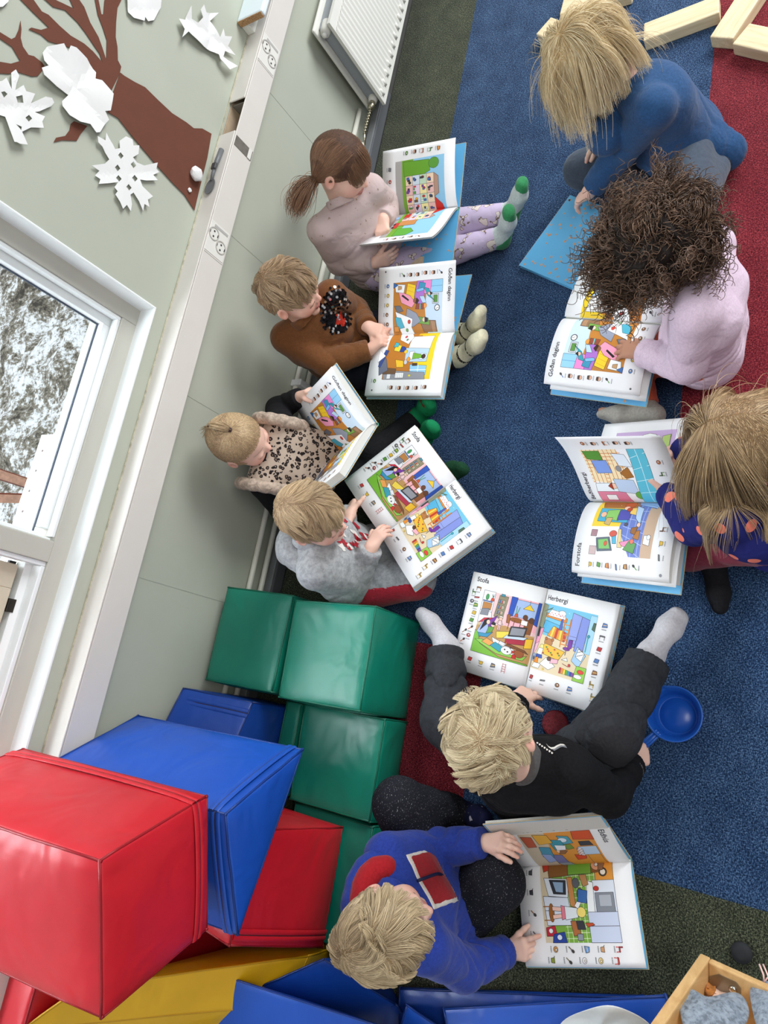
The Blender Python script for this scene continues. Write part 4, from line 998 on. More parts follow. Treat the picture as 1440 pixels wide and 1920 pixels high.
# ================================================================ the nine children
KJ = {1: {'head': (-1.648, 1.091, 0.492), 'neck': (-1.645, 1.155, 0.383), 'chest': (-1.657, 1.217, 0.297), 'pel': (-1.685, 1.249, 0.1), 'shR': (-1.738, 1.1, 0.33), 'elR': (-1.564, 1.096, 0.303), 'wrR': (-1.677, 1.058, 0.205), 'haR': (-1.672, 1.007, 0.17), 'shL': (-1.564, 1.236, 0.357), 'elL': (-1.587, 1.117, 0.218), 'wrL': (-1.559, 0.996, 0.115), 'haL': (-1.563, 0.944, 0.079), 'hipR': (-1.731, 1.195, 0.087), 'knR': (-1.672, 0.955, 0.089), 'anR': (-1.597, 1.162, 0.044), 'toR': (-1.555, 1.281, 0.035), 'hipL': (-1.622, 1.274, 0.122), 'knL': (-1.388, 1.312, 0.172), 'anL': (-1.59, 1.347, 0.073), 'toL': (-1.706, 1.373, 0.031)}, 2: {'head': (-1.553, 0.32, 0.475), 'neck': (-1.492, 0.277, 0.389), 'chest': (-1.486, 0.238, 0.296), 'pel': (-1.491, 0.247, 0.112), 'shR': (-1.415, 0.209, 0.372), 'elR': (-1.407, 0.169, 0.214), 'wrR': (-1.391, 0.309, 0.195), 'haR': (-1.403, 0.365, 0.188), 'shL': (-1.563, 0.341, 0.337), 'elL': (-1.616, 0.319, 0.183), 'wrL': (-1.505, 0.356, 0.258), 'haL': (-1.451, 0.36, 0.251), 'hipR': (-1.425, 0.266, 0.106), 'knR': (-1.46, 0.489, 0.084), 'anR': (-1.507, 0.688, 0.057), 'toR': (-1.52, 0.757, 0.148), 'hipL': (-1.554, 0.276, 0.103), 'knL': (-1.577, 0.502, 0.086), 'anL': (-1.596, 0.706, 0.058), 'toL': (-1.623, 0.783, 0.141)}, 3: {'head': (-1.119, 0.235, 0.481), 'neck': (-1.098, 0.213, 0.371), 'chest': (-1.089, 0.199, 0.276), 'pel': (-1.121, 0.2, 0.097), 'shR': (-1.057, 0.123, 0.33), 'elR': (-0.991, 0.251, 0.255), 'wrR': (-1.05, 0.375, 0.207), 'haR': (-1.088, 0.418, 0.206), 'shL': (-1.173, 0.286, 0.344), 'elL': (-1.218, 0.263, 0.187), 'wrL': (-1.125, 0.36, 0.223), 'haL': (-1.109, 0.409, 0.207), 'hipR': (-1.055, 0.199, 0.09), 'knR': (-1.036, 0.423, 0.096), 'anR': (-1.076, 0.621, 0.066), 'toR': (-1.103, 0.721, 0.119), 'hipL': (-1.186, 0.198, 0.09), 'knL': (-1.201, 0.422, 0.095), 'anL': (-1.161, 0.618, 0.057), 'toL': (-1.185, 0.705, 0.129)}, 4: {'head': (-0.647, 0.147, 0.448), 'neck': (-0.648, 0.162, 0.347), 'chest': (-0.668, 0.182, 0.261), 'pel': (-0.694, 0.222, 0.101), 'shR': (-0.56, 0.157, 0.31), 'elR': (-0.505, 0.15, 0.175), 'wrR': (-0.522, 0.273, 0.199), 'haR': (-0.529, 0.32, 0.214), 'shL': (-0.741, 0.183, 0.327), 'elL': (-0.835, 0.091, 0.259), 'wrL': (-0.853, 0.211, 0.298), 'haL': (-0.87, 0.257, 0.31), 'hipR': (-0.64, 0.245, 0.092), 'knR': (-0.644, 0.448, 0.098), 'anR': (-0.8, 0.532, 0.051), 'toR': (-0.809, 0.606, 0.122), 'hipL': (-0.749, 0.199, 0.094), 'knL': (-0.729, 0.401, 0.099), 'anL': (-0.876, 0.499, 0.052), 'toL': (-0.892, 0.576, 0.12)}, 5: {'head': (-0.427, 0.471, 0.434), 'neck': (-0.384, 0.417, 0.353), 'chest': (-0.365, 0.416, 0.265), 'pel': (-0.35, 0.401, 0.097), 'shR': (-0.294, 0.444, 0.331), 'elR': (-0.308, 0.473, 0.18), 'wrR': (-0.394, 0.548, 0.238), 'haR': (-0.443, 0.563, 0.227), 'shL': (-0.472, 0.396, 0.305), 'elL': (-0.466, 0.31, 0.179), 'wrL': (-0.494, 0.432, 0.213), 'haL': (-0.537, 0.415, 0.192), 'hipR': (-0.297, 0.421, 0.105), 'knR': (-0.342, 0.623, 0.096), 'anR': (-0.432, 0.461, 0.051), 'toR': (-0.519, 0.522, 0.051), 'hipL': (-0.406, 0.372, 0.09), 'knL': (-0.483, 0.565, 0.065), 'anL': (-0.667, 0.603, 0.035), 'toL': (-0.692, 0.7, 0.07)}, 6: {'head': (-1.068, 1.315, 0.457), 'neck': (-1.045, 1.386, 0.377), 'chest': (-1.016, 1.394, 0.285), 'pel': (-1.039, 1.365, 0.109), 'shL': (-0.943, 1.383, 0.362), 'elL': (-0.9, 1.341, 0.217), 'wrL': (-0.96, 1.224, 0.188), 'haL': (-0.976, 1.174, 0.186), 'shR': (-1.138, 1.394, 0.33), 'elR': (-1.199, 1.312, 0.206), 'wrR': (-1.238, 1.206, 0.131), 'haR': (-1.243, 1.168, 0.093), 'hipL': (-0.982, 1.337, 0.122), 'knL': (-1.05, 1.141, 0.055), 'anL': (-0.865, 1.21, 0.035), 'toL': (-0.866, 1.095, 0.044), 'hipR': (-1.101, 1.343, 0.09), 'knR': (-1.22, 1.16, 0.09), 'anR': (-1.046, 1.242, 0.041), 'toR': (-1.155, 1.222, 0.039)}, 7: {'head': (-0.578, 1.52, 0.488), 'neck': (-0.559, 1.528, 0.379), 'chest': (-0.516, 1.533, 0.291), 'pel': (-0.557, 1.551, 0.116), 'shL': (-0.47, 1.486, 0.371), 'elL': (-0.486, 1.394, 0.241), 'wrL': (-0.585, 1.321, 0.186), 'haL': (-0.625, 1.288, 0.197), 'shR': (-0.644, 1.55, 0.326), 'elR': (-0.621, 1.422, 0.24), 'wrR': (-0.7, 1.338, 0.173), 'haR': (-0.671, 1.3, 0.197), 'hipL': (-0.509, 1.539, 0.155), 'knL': (-0.489, 1.353, 0.053), 'anL': (-0.687, 1.365, 0.042), 'toL': (-0.586, 1.32, 0.041), 'hipR': (-0.62, 1.531, 0.102), 'knR': (-0.634, 1.318, 0.059), 'anR': (-0.457, 1.405, 0.044), 'toR': (-0.349, 1.429, 0.038)}, 8: {'head': (0.042, 1.087, 0.466), 'neck': (0.078, 1.117, 0.367), 'chest': (0.106, 1.121, 0.276), 'pel': (0.137, 1.065, 0.111), 'shR': (0.075, 1.21, 0.328), 'elR': (0.117, 1.255, 0.185), 'wrR': (0.039, 1.273, 0.08), 'haR': (0.014, 1.296, 0.042), 'shL': (0.113, 1.023, 0.338), 'elL': (0.056, 0.995, 0.194), 'wrL': (-0.053, 0.988, 0.116), 'haL': (-0.078, 1.003, 0.073), 'hipR': (0.111, 1.112, 0.087), 'knR': (-0.016, 1.244, 0.182), 'anR': (-0.205, 1.3, 0.115), 'toR': (-0.306, 1.349, 0.093), 'hipL': (0.133, 0.994, 0.113), 'knL': (0.03, 0.803, 0.114), 'anL': (-0.163, 0.748, 0.081), 'toL': (-0.241, 0.666, 0.096)}, 9: {'head': (0.445, 0.93, 0.484), 'neck': (0.414, 0.885, 0.384), 'chest': (0.422, 0.865, 0.287), 'pel': (0.45, 0.848, 0.104), 'shL': (0.348, 0.82, 0.331), 'elL': (0.326, 0.866, 0.176), 'wrL': (0.28, 0.996, 0.196), 'haL': (0.264, 1.045, 0.211), 'shR': (0.485, 0.96, 0.355), 'elR': (0.545, 0.987, 0.205), 'wrR': (0.513, 1.036, 0.08), 'haR': (0.494, 1.087, 0.083), 'hipL': (0.395, 0.814, 0.089), 'knL': (0.244, 0.779, 0.247), 'anL': (0.252, 0.854, 0.052), 'toL': (0.248, 0.949, 0.11), 'hipR': (0.509, 0.874, 0.09), 'knR': (0.36, 1.022, 0.165), 'anR': (0.431, 0.865, 0.054), 'toR': (0.317, 0.851, 0.051)}}
FAIR = (236, 196, 178); FAIR2 = (230, 186, 166); TAN = (178, 132, 108)

def dots_mat():
    s = NT('navy jersey with coral dots', .85, .2); v = s.coord()
    x = s.n('ShaderNodeTexVoronoi'); x.inputs['Scale'].default_value = 21; x.inputs['Randomness'].default_value = .55; s.l(v, x.inputs['Vector'])
    f = s.math('LESS_THAN', x.outputs['Distance'], .29)
    s.color(s.mix(f, lin((34, 38, 106)), lin((240, 132, 112)))); s.bump(s.noise(v, 24, 2, .5, .8), .35, .012); return s.m
def leopard_mat():
    s = NT('leopard print fleece', .95, .1); v = s.coord()
    w = s.n('ShaderNodeTexVoronoi'); w.inputs['Scale'].default_value = 72; w.inputs['Randomness'].default_value = .9
    nz = s.n('ShaderNodeTexNoise'); nz.inputs['Scale'].default_value = 40; s.l(v, nz.inputs['Vector'])
    ad = s.n('ShaderNodeVectorMath', operation='ADD'); sc = s.n('ShaderNodeVectorMath', operation='SCALE'); sc.inputs['Scale'].default_value = .02
    s.l(nz.outputs['Color'], sc.inputs[0]); s.l(v, ad.inputs[0]); s.l(sc.outputs[0], ad.inputs[1]); s.l(ad.outputs[0], w.inputs['Vector'])
    d = w.outputs['Distance']; ring = s.math('MULTIPLY', s.math('GREATER_THAN', d, .20), s.math('LESS_THAN', d, .46))
    ring = s.math('MULTIPLY', ring, s.math('GREATER_THAN', s.noise(v, 90, 2), .36))
    inner = s.math('LESS_THAN', d, .22)
    c = s.mix(inner, lin((186, 168, 152)), lin((132, 112, 100))); s.color(s.mix(ring, c, lin((34, 28, 28))))
    s.bump(s.noise(v, 300, 3), .5, .003); s.b.inputs['Sheen Weight'].default_value = .3; return s.m
def blotch_mat(name, base, blot, line, scale=26, thr=.54):
    s = NT(name, .88, .2); v = s.coord(); n = s.noise(v, scale, 2, .5); n2 = s.noise(v, scale, 2, .5)
    c = s.ramp(n, [(thr - .002, lin(base)), (thr, lin(line)), (thr + .022, lin(line)), (thr + .024, lin(blot))], 'CONSTANT')
    s.color(c); s.bump(s.noise(v, 24, 2, .5, .8), .3, .012); return s.m
def fleck_mat():
    s = NT('black joggers with white flecks', .9, .15); v = s.coord((9, 26, 26)); n = s.noise(v, 24, 1, .4)
    s.color(s.ramp(n, [(.0, lin((26, 27, 33))), (.69, lin((32, 33, 40))), (.735, lin((150, 150, 158)))])); s.bump(s.noise(s.coord(), 22, 2, .5, .8), .35, .012); return s.m
def speck_mat(name, base, sp, thr=.66, scale=55):
    s = NT(name, .9, .15); v = s.coord(); n = s.noise(v, scale, 1, .4)
    s.color(s.ramp(n, [(.0, lin(base)), (thr, lin(base)), (thr + .03, lin(sp))])); s.bump(s.noise(v, 24, 2, .5, .8), .35, .012); return s.m

def shadow_pad(): pass

# ---- 1: fair-haired girl in a blue dress, kneeling sideways
k = Kid(1, KJ[1], (.52, -.55, -.66), 'girl with loose fair hair in a blue dress leaning down to a closed blue book', FAIR, 1.06,
        dict(L=dict(n=(.2, -.1, -1), curl=(.35, .4, .45, .5)), R=dict(n=(.3, -.1, -.9), curl=(.2, .25, .3, .35))), girth=.94)
k.body()
dr = fabric('blue jersey dress', (38, 74, 116), .14)
J = k.J
f = k.newf(m=.22); k.torso(f, .010, low=.0)
for q in 'LR': k.arm(f, q, .010, .86, .003, True, taper=.004)
bk = k.right * .0
hem = [np.array(p) for p in ((-1.628, 1.165, 0.13), (-1.621, 1.233, 0.12), (-1.637, 1.307, 0.1), (-1.633, 1.364, 0.07), (-1.661, 1.38, 0.035))]
for a, b, ra, rb in ((J['chest'], J['pel'], .085, .10), (J['pel'], hem[1], .10, .07), (hem[0], hem[1], .035, .05), (hem[1], hem[2], .055, .055), (hem[2], hem[3], .055, .045), (hem[3], hem[4], .045, .022), (J['pel'], hem[2], .09, .06)):
    f.cap(a, b, ra, rb, .03, wr=(.011, 3.2, 1, .8, .6))
k.cloth('dress', f, dr)
c = J['neck'] + k.up * .004; d = unit(k.hp(0, -.02, -.06) - c); g = Field(c - .07, c + .07, .0036); g.cap(c - d * .012, c + d * .010, .052, .047, .002, True, True); k.cloth('neckband', g, dr)
lg = fabric('slate leggings', (66, 76, 90), .10)
k.trousers(lg, .004, .0012, .98, 'leggings')
sk_ = fabric('dark socks', (40, 44, 54))
for q in 'LR': k.sock(q, sk_)
HB = hair_mat('fair blond hair', (212, 184, 136), (248, 232, 192))
scalp(k, scalp_mat('fair', (206, 176, 128)), .004, front=.05, nape=-.075)
tl = lambda a: np.where(a[:, 1] > .02, .9, 1.0)
strands(k, HB, 9000, .125, 12, crown=(.0, -.035, .09), grav=.6, stiff=1.0, lift=.055, noise=.10, clump=.40, lock=(45, .55), rad=.0005, front=.05, nape=-.075, lvar=.25, seed=21, lf=90)
strands(k, HB, 500, .155, 12, crown=(0, -.03, .09), comb=(-.05, -.25, 0), grav=.5, stiff=1.1, lift=.12, noise=.2, clump=.7, lock=(12, .6), rad=.0005, front=.05, nape=-.075, lvar=.35, seed=22, name='flyaway_hair')

# ---- 2: girl with brown pigtails in dusty pink
k = Kid(2, KJ[2], (.20, .76, -.60), 'girl with brown pigtails in a dusty pink top, sitting against the sage wall', FAIR, 1.0,
        dict(R=dict(n=(-.55, .3, -.2), curl=(.3, .35, .4, .45), thumb=(.75, .5, .4)), L=dict(n=(.2, -.2, -.9), curl=(.55, .6, .65, .7))))
k.body()
k.shirt(speck_mat('dusty pink jersey with tiny beige prints', (198, 178, 176), (160, 138, 124), .72, 70), .010, .0045, name='top')
k.trousers(blotch_mat('lilac leggings with sketched ponies', (194, 178, 206), (222, 210, 202), (122, 100, 92), 30, .58), .005, .002, .95, 'leggings')
SG = fabric('heather grey socks', (190, 200, 198), .08); GR = fabric('green sock patches', (52, 134, 84), .1)
for q in 'LR':
    k.sock(q, SG); J = k.J; an, to, kn = J['an' + q], J['to' + q], J['kn' + q]; d = unit(to - an); sh = unit(an - kn)
    f = k.newf(.0036, ['an' + q, 'to' + q], .06); k.foot(f, q, .0052); f.cut(to - d * .012, -d); k.cloth('sock_toe', f, GR)
    f = k.newf(.0036, ['an' + q, 'to' + q], .06); k.foot(f, q, .0052); f.cut(an + sh * .000 + d * .006, unit(d * .8 - sh * .6)); k.cloth('sock_heel', f, GR)
BR = hair_mat('chestnut hair', (98, 71, 54), (158, 120, 92), .38)
scalp(k, scalp_mat('chestnut', (86, 60, 46)), .005, front=.030, nape=-.055)
def tgt2(a): return np.where(a[:, :1] < 0, np.array((-.082, -.052, -.035)), np.array((.082, -.052, -.035)))
strands(k, BR, 7000, .15, 10, grav=0, lift=.06, noise=.08, clump=.12, rad=.0005, front=.028, nape=-.06, seed=31, target=tgt2, lvar=.15, roots=lambda a: hairline(a, .03, -.06) & ~((a[:, 1] > .045) & (np.abs(a[:, 0]) < .055)))
strands(k, BR, 3000, .070, 8, crown=(0, .0, .095), comb=(0, .5, 0), grav=.35, lift=.06, noise=.08, clump=.15, rad=.00045, cap=.14, front=.03, seed=32, lvar=.12, name='fringe', roots=lambda a: hairline(a, .03, -.06) & (a[:, 1] > .035) & (np.abs(a[:, 0]) < .06))
for g in (-1, 1):
    p0 = k.hp(.083 * g, -.055, -.030); r = np.random.default_rng(40 + g); n = 420; t = np.linspace(0, 1, 9)
    out = unit(k.hr * g * .75 - k.hf * .45 - k.hu * .25); P = np.zeros((n, 9, 3))
    off = r.normal(size=(n, 3)); ln = .105 * (1 + .3 * (r.random(n) - .5))
    for i, tt in enumerate(t):
        P[:, i] = p0 + out * (ln[:, None] * tt) + np.array((0, 0, -.055)) * tt ** 2 + off * (.006 + .011 * math.sin(tt * 2.4))
    hair_curves('pigtail', P, .0007, BR, k.root, k.base)
    f = Field(p0 - .03, p0 + .03, .003); f.cap(p0 + out * .006, p0 + out * .012, .012, .012, .001); k.cloth('hair_tie', f, plain('brown elastic', (90, 60, 48)))

# ---- 3: boy in a brown sweater with sequins
k = Kid(3, KJ[3], (-.02, .92, -.40), 'boy in a brown sweater with a black sequin patch, pointing at his book', FAIR2, 1.0,
        dict(R=dict(n=(.1, .25, -.9), curl=(.05, .75, .85, .9), thumb=(.75, .4, .45)), L=dict(n=(.1, -.2, -.9), curl=(.4, .45, .5, .55))))
k.body()
k.shirt(fabric('brown sweater jersey', (112, 70, 38), .10), .012, .0052, name='sweater')
k.trousers(blotch_mat('dark trousers with brown patches', (26, 28, 40), (104, 72, 46), (58, 44, 38), 12, .56), .010, .003, .92)
CS = fabric('cream socks', (222, 216, 186), .07); DL = fabric('dark sock print', (54, 48, 46))
for q in 'LR':
    k.sock(q, CS); J = k.J; an, to, kn = J['an' + q], J['to' + q], J['kn' + q]; d = unit(to - an)
    for u_ in (.22, .52):
        f = k.newf(.0034, ['an' + q, 'to' + q], .06); k.foot(f, q, .0048); p = an + (to - an) * u_; f.cut(p + d * .0035, d + np.array((.3, 0, 0))); f.cut(p - d * .0035, -d - np.array((.3, 0, 0))); k.cloth('sock_stripe', f, DL)
# sequin patch: small overlapping discs pressed on the chest
def cloth_bvh(k, name):
    from mathutils.bvhtree import BVHTree
    co = [c for c in k.root.children if c.name.split('.')[0] == name][0]
    return BVHTree.FromPolygons([v.co + Vector(k.base) for v in co.data.vertices], [tuple(p.vertices) for p in co.data.polygons])
def press(bvh, q, N, lift=.0015):
    h = bvh.ray_cast(Vector(q) + Vector(N) * .2, -Vector(N), .5); return (h[0] + h[1] * lift, h[1]) if h[0] else (None, None)
bv_ = cloth_bvh(k, 'sweater'); N_ = unit((-.05, .72, .70)); C0 = np.array((-1.119, 0.2484, 0.27)); X_ = unit(np.cross((0, 0, 1.0), N_)); Y_ = np.cross(N_, X_)
bm = bmesh.new(); r = random.Random(5)
cols = [plain('black sequins', (26, 24, 28), .18, .1, 50, metal=.7), plain('silver sequins', (206, 200, 198), .15, .1, 50, metal=.9), plain('red sequins', (190, 52, 36), .2, .1, 50, metal=.5)]
for i in range(-9, 10):
    for j in range(-9, 10):
        x, y = i * .0066 + (j % 2) * .0033, j * .0060
        if (x / .056) ** 2 + (y / .052) ** 2 > 1 + .25 * math.sin(i * 2 + j): continue
        p, nn = press(bv_, C0 + X_ * x + Y_ * y, N_)
        if p is None: continue
        if nn.dot(Vector(N_)) < 0: nn = -nn
        nn = (nn + Vector([r.uniform(-.25, .25) for _ in range(3)])).normalized(); u_ = nn.orthogonal().normalized(); w_ = nn.cross(u_)
        fc = bm.faces.new([bm.verts.new(p + nn * .0012 + (u_ * math.cos(a) + w_ * math.sin(a)) * .0046) for a in [q * PI / 4 for q in range(8)]])
        fc.material_index = 2 if (x + .012) ** 2 + (y + .014) ** 2 < .020 ** 2 and r.random() < .6 else (1 if r.random() < .14 else 0)
sq = bm_obj('sequin_patch', bm, cols, k.root, False, k.base, recalc=False); sq['kind'] = 'stuff'
LB = hair_mat('light brown hair', (128, 102, 76), (190, 162, 128)); LBS = scalp_mat('light brown', (142, 110, 78))
scalp(k, LBS, .004, front=.048, nape=-.05, side=.02)
strands(k, LB, 9500, .050, 8, crown=(.01, -.05, .08), comb=(0, .3, 0), grav=.12, lift=.085, noise=.08, clump=.5, rad=.00048, cap=.20, lf=50, lock=(55, .65), front=.046, nape=-.05, side=.02, seed=33, lenfn=lambda a: np.where(a[:, 2] > .02, 1.15, .62))

# ---- 4: toddler in leopard vest
k = Kid(4, KJ[4], (.02, .88, -.46), 'toddler with fair hair in two tiny topknots, wearing a leopard print vest', FAIR, .97,
        dict(R=dict(n=(.2, .3, -.9), curl=(.75, .8, .8, .85)), L=dict(n=(.5, .5, -.5), curl=(.6, .6, .65, .7), thumb=(.6, .4, .6))))
k.body()
BK = fabric('black jersey', (24, 24, 27), .2)
k.shirt(BK, .009, .0025, name='long_sleeved_top')
LEO = leopard_mat(); FZ = fabric('beige teddy trim', (176, 158, 142), .25, 90, .98, .8)
f = k.newf(names=['pel', 'chest', 'neck', 'shL', 'shR'], m=.16); k.torso(f, .020, low=.01); J = k.J
f.cut(J['shR'] + k.right * .012, k.right); f.cut(J['shL'] - k.right * .012, -k.right); k.cloth('vest', f, LEO)
for q, g in (('L', -1), ('R', 1)):
    s_ = J['sh' + q]; f = Field(s_ - .15, s_ + .15, .0046)
    pts = [s_ + k.right * g * .012 + k.up * .072 * math.cos(a) * 1.0 + k.fwd * .070 * math.sin(a) for a in np.linspace(0, 2 * PI, 13)]
    for a, b in zip(pts, pts[1:]): f.cap(a, b, .017, .017, .012)
    k.cloth('fleece_trim', f, FZ)
c = J['neck'] - k.up * .012; f = Field(c - .1, c + .1, .0046)
for a in range(5, 13): f.cap(c + (k.right * math.cos(a * PI / 6) + k.fwd * math.sin(a * PI / 6)) * .052, c + (k.right * math.cos((a + 1) * PI / 6) + k.fwd * math.sin((a + 1) * PI / 6)) * .052, .018, .018, .012)
k.cloth('fleece_collar', f, FZ)
k.trousers(BK, .008, .002, .93)
GS = speck_mat('green patterned socks', (26, 132, 84), (110, 70, 52), .70, 34)
for q in 'LR': k.sock(q, GS)
FB = hair_mat('fine fair hair', (166, 138, 104), (214, 190, 152)); scalp(k, scalp_mat('fine fair', (178, 150, 118)), .004, front=.052, nape=-.06)
TK = [np.array((.004, .002, .100)), np.array((-.002, -.068, .082))]
def tgt4(a): return np.where(a[:, 1:2] > -.035, TK[0], TK[1])
strands(k, FB, 7000, .075, 9, grav=0, lift=.03, noise=.05, clump=.06, rad=.00042, front=.05, nape=-.02, seed=41, target=tgt4, lvar=.2, roots=lambda a: hairline(a, .05, -.06) & (a[:, 2] > -.005 - .5 * a[:, 1]))
strands(k, FB, 3000, .065, 8, crown=(0, 0, .1), grav=.6, lift=.05, noise=.2, clump=.3, rad=.00042, cap=.16, front=.05, nape=-.075, seed=42, name='loose_hair', roots=lambda a: hairline(a, .05, -.075) & (a[:, 2] < .01))
for T in TK:
    p0 = k.hp(*T); f = Field(p0 - .03, p0 + .03, .0028); f.cap(p0 - k.hu * .003, p0 + k.hu * .002, .0075, .0075, .001); k.cloth('hair_tie', f, plain('dark elastic', (60, 40, 44)))
r = np.random.default_rng(44); n = 260; P = np.zeros((n, 8, 3)); off = r.normal(size=(n, 3)); a0, a1 = k.hp(*TK[0]), k.hp(*TK[1])
for i, tt in enumerate(np.linspace(0, 1, 8)): P[:, i] = a0 + (a1 - a0) * tt + k.hu * (.016 * math.sin(tt * PI)) + off * (.003 + .003 * math.sin(tt * PI))
hair_curves('joined_lock', P, .0006, FB, k.root, k.base)
n = 240; P = np.zeros((n, 8, 3)); off = r.normal(size=(n, 3))
for i, tt in enumerate(np.linspace(0, 1, 8)): P[:, i] = a1 + (-k.hf * .022 - k.hu * .045) * tt + off * (.003 + .007 * tt)
hair_curves('back_lock', P, .0006, FB, k.root, k.base)

# ---- 5: boy in a grey hoodie
k = Kid(5, KJ[5], (.10, .92, -.36), 'fair-haired little boy in a grey marl hoodie with a red print', FAIR, .98,
        dict(R=dict(n=(.1, .1, -1), curl=(.3, .35, .4, .45)), L=dict(n=(.3, .5, -.6), curl=(.5, .5, .55, .6))))
k.body()
GM = fabric('grey marl sweatshirt', (150, 152, 154), .12, 150, marl=(176, 178, 180))
k.shirt(GM, .013, .005, name='hoodie'); k.hood(GM, None, .066)
J = k.J; M_RP = plain('red print', (160, 30, 44), .6); M_WP = plain('white print', (226, 222, 216), .6)
bv_ = cloth_bvh(k, 'hoodie'); N_ = unit((.05, .74, .66)); C0 = np.array((-0.4187, 0.4803, 0.24)); X_ = unit(np.cross((0, 0, 1.0), N_)); Y_ = np.cross(N_, X_)
bm = bmesh.new(); r = random.Random(3)
for i in range(34):
    x, y = r.uniform(-.045, .045), r.uniform(-.05, .05); w = r.uniform(.005, .011); a0 = r.uniform(-.6, .6) + 1.2; lp = []
    for a, b in ((-1, -.6), (.2, -1), (1, 0), (.1, 1), (-.8, .7)):
        p, nn = press(bv_, C0 + X_ * (x + w * (a * 1.7 * math.cos(a0) - b * .5 * math.sin(a0))) + Y_ * (y + w * (a * 1.7 * math.sin(a0) + b * .5 * math.cos(a0))), N_, .0012 + i * .00003)
        if p is None: break
        lp.append(p)
    if len(lp) == 5:
        fc = bm.faces.new([bm.verts.new(p) for p in lp]); fc.material_index = 0 if r.random() < .65 else 1
bm_obj('chest_print', bm, [M_RP, M_WP], k.root, False, k.base, recalc=False)['kind'] = 'stuff'
k.trousers(fabric('grey jogger jersey', (128, 132, 136), .12, 150, marl=(150, 154, 158)), .011, .003, .92)
f = k.newf(names=['hipR', 'knR', 'anR'], m=.12); k.leg(f, 'R', .013, .9)
a = J['hipR']; nn = unit(np.cross(J['knR'] - J['hipR'], k.up)); nn = nn if nn @ k.right > 0 else -nn
f.cut(J['knR'] + nn * .035, -nn); k.cloth('red_side_stripe', f, fabric('red stripe', (150, 28, 44)))
for q in 'LR': k.sock(q, fabric('dark green socks', (30, 72, 48)))
FB5 = hair_mat('sandy fair hair', (150, 122, 92), (208, 184, 148)); scalp(k, scalp_mat('sandy', (160, 134, 104)), .004, front=.047, nape=-.05, side=.02)
strands(k, FB5, 9500, .066, 9, crown=(.015, -.045, .082), comb=(0, .3, 0), grav=.15, lift=.085, noise=.06, clump=.45, rad=.00048, cap=.20, lf=40, lock=(60, .65), front=.045, nape=-.05, side=.02, seed=51)

# ---- 6: curly-haired child in pink
k = Kid(6, KJ[6], (.18, -.70, -.69), 'child with big dark curly hair in a pale pink sweatshirt bending over a book', TAN, 1.0,
        dict(L=dict(n=(.1, 0, -1), curl=(.25, .3, .35, .4), spread=1.6), R=dict(n=(0, 0, -1))))
k.body()
k.shirt(fabric('pale pink sweatshirt', (212, 190, 208), .07, 220), .014, .005, name='sweatshirt', low=.03)
k.trousers(fabric('rust red trousers', (186, 82, 58), .1), .010, .003, .92)
for q in 'LR': k.sock(q, fabric('warm grey socks', (158, 154, 146), .1))
CU = hair_mat('dark brown curls', (44, 32, 26), (112, 86, 68), .40, .6)
scalp(k, scalp_mat('dark curls', (30, 22, 19)), .030, front=.045, nape=-.085, lump=.010)
strands(k, CU, 2700, .105, 34, crown=(0, -.02, -.02), grav=.14, stiff=.35, lift=.32, noise=.35, clump=.8, rad=.0013, front=.045, nape=-.085, lvar=.4, seed=61, curl=(.0080, 3.6), lock=(5, .5))
strands(k, CU, 700, .125, 38, crown=(0, -.02, -.02), grav=.42, stiff=.6, lift=.40, noise=.4, clump=.6, rad=.0011, front=.045, nape=-.085, lvar=.4, seed=62, curl=(.0078, 4.5), lock=(4, .6), name='loose_curls')

# ---- 7: long-haired girl in navy with dots
k = Kid(7, KJ[7], (.10, -.76, -.64), 'girl with long dark blond hair in a navy top with coral dots', FAIR2, 1.0,
        dict(L=dict(n=(.1, -.6, -.6), curl=(.4, .5, .55, .6), thumb=(.8, .4, .5)), R=dict(n=(.5, .3, -.8), curl=(.45, .5, .55, .6), thumb=(.8, .4, .5))))
k.body()
k.shirt(dots_mat(), .011, .004, name='dotted_top', low=.03, cuff=fabric('navy cuff', (30, 34, 92)))
J = k.J
k.trousers(fabric('maroon joggers', (134, 46, 66), .1), .011, .003, .90)
for q in 'LR': k.sock(q, fabric('black socks', (26, 26, 30)))
LD = hair_mat('dark blond hair', (140, 114, 84), (206, 180, 140)); scalp(k, scalp_mat('dark blond', (146, 116, 82)), .004, front=.05, nape=-.06)
strands(k, LD, 10000, .29, 16, part=.004, grav=.75, stiff=.9, lift=.07, noise=.05, clump=.25, rad=.0005, lf=60, lock=(50, .45), front=.05, nape=-.06, lvar=.2, seed=71,
        spheres=[((k.J[n] - k.hc) @ np.stack([k.hr, k.hf, k.hu]).T / k.sc, rr) for n, rr in (('neck', .062), ('shL', .062), ('shR', .062), ('chest', .105))])
strands(k, LD, 140, .27, 14, part=.004, grav=.7, stiff=.9, lift=.12, noise=.22, clump=.5, rad=.0004, front=.05, seed=72, name='flyaway_hair')

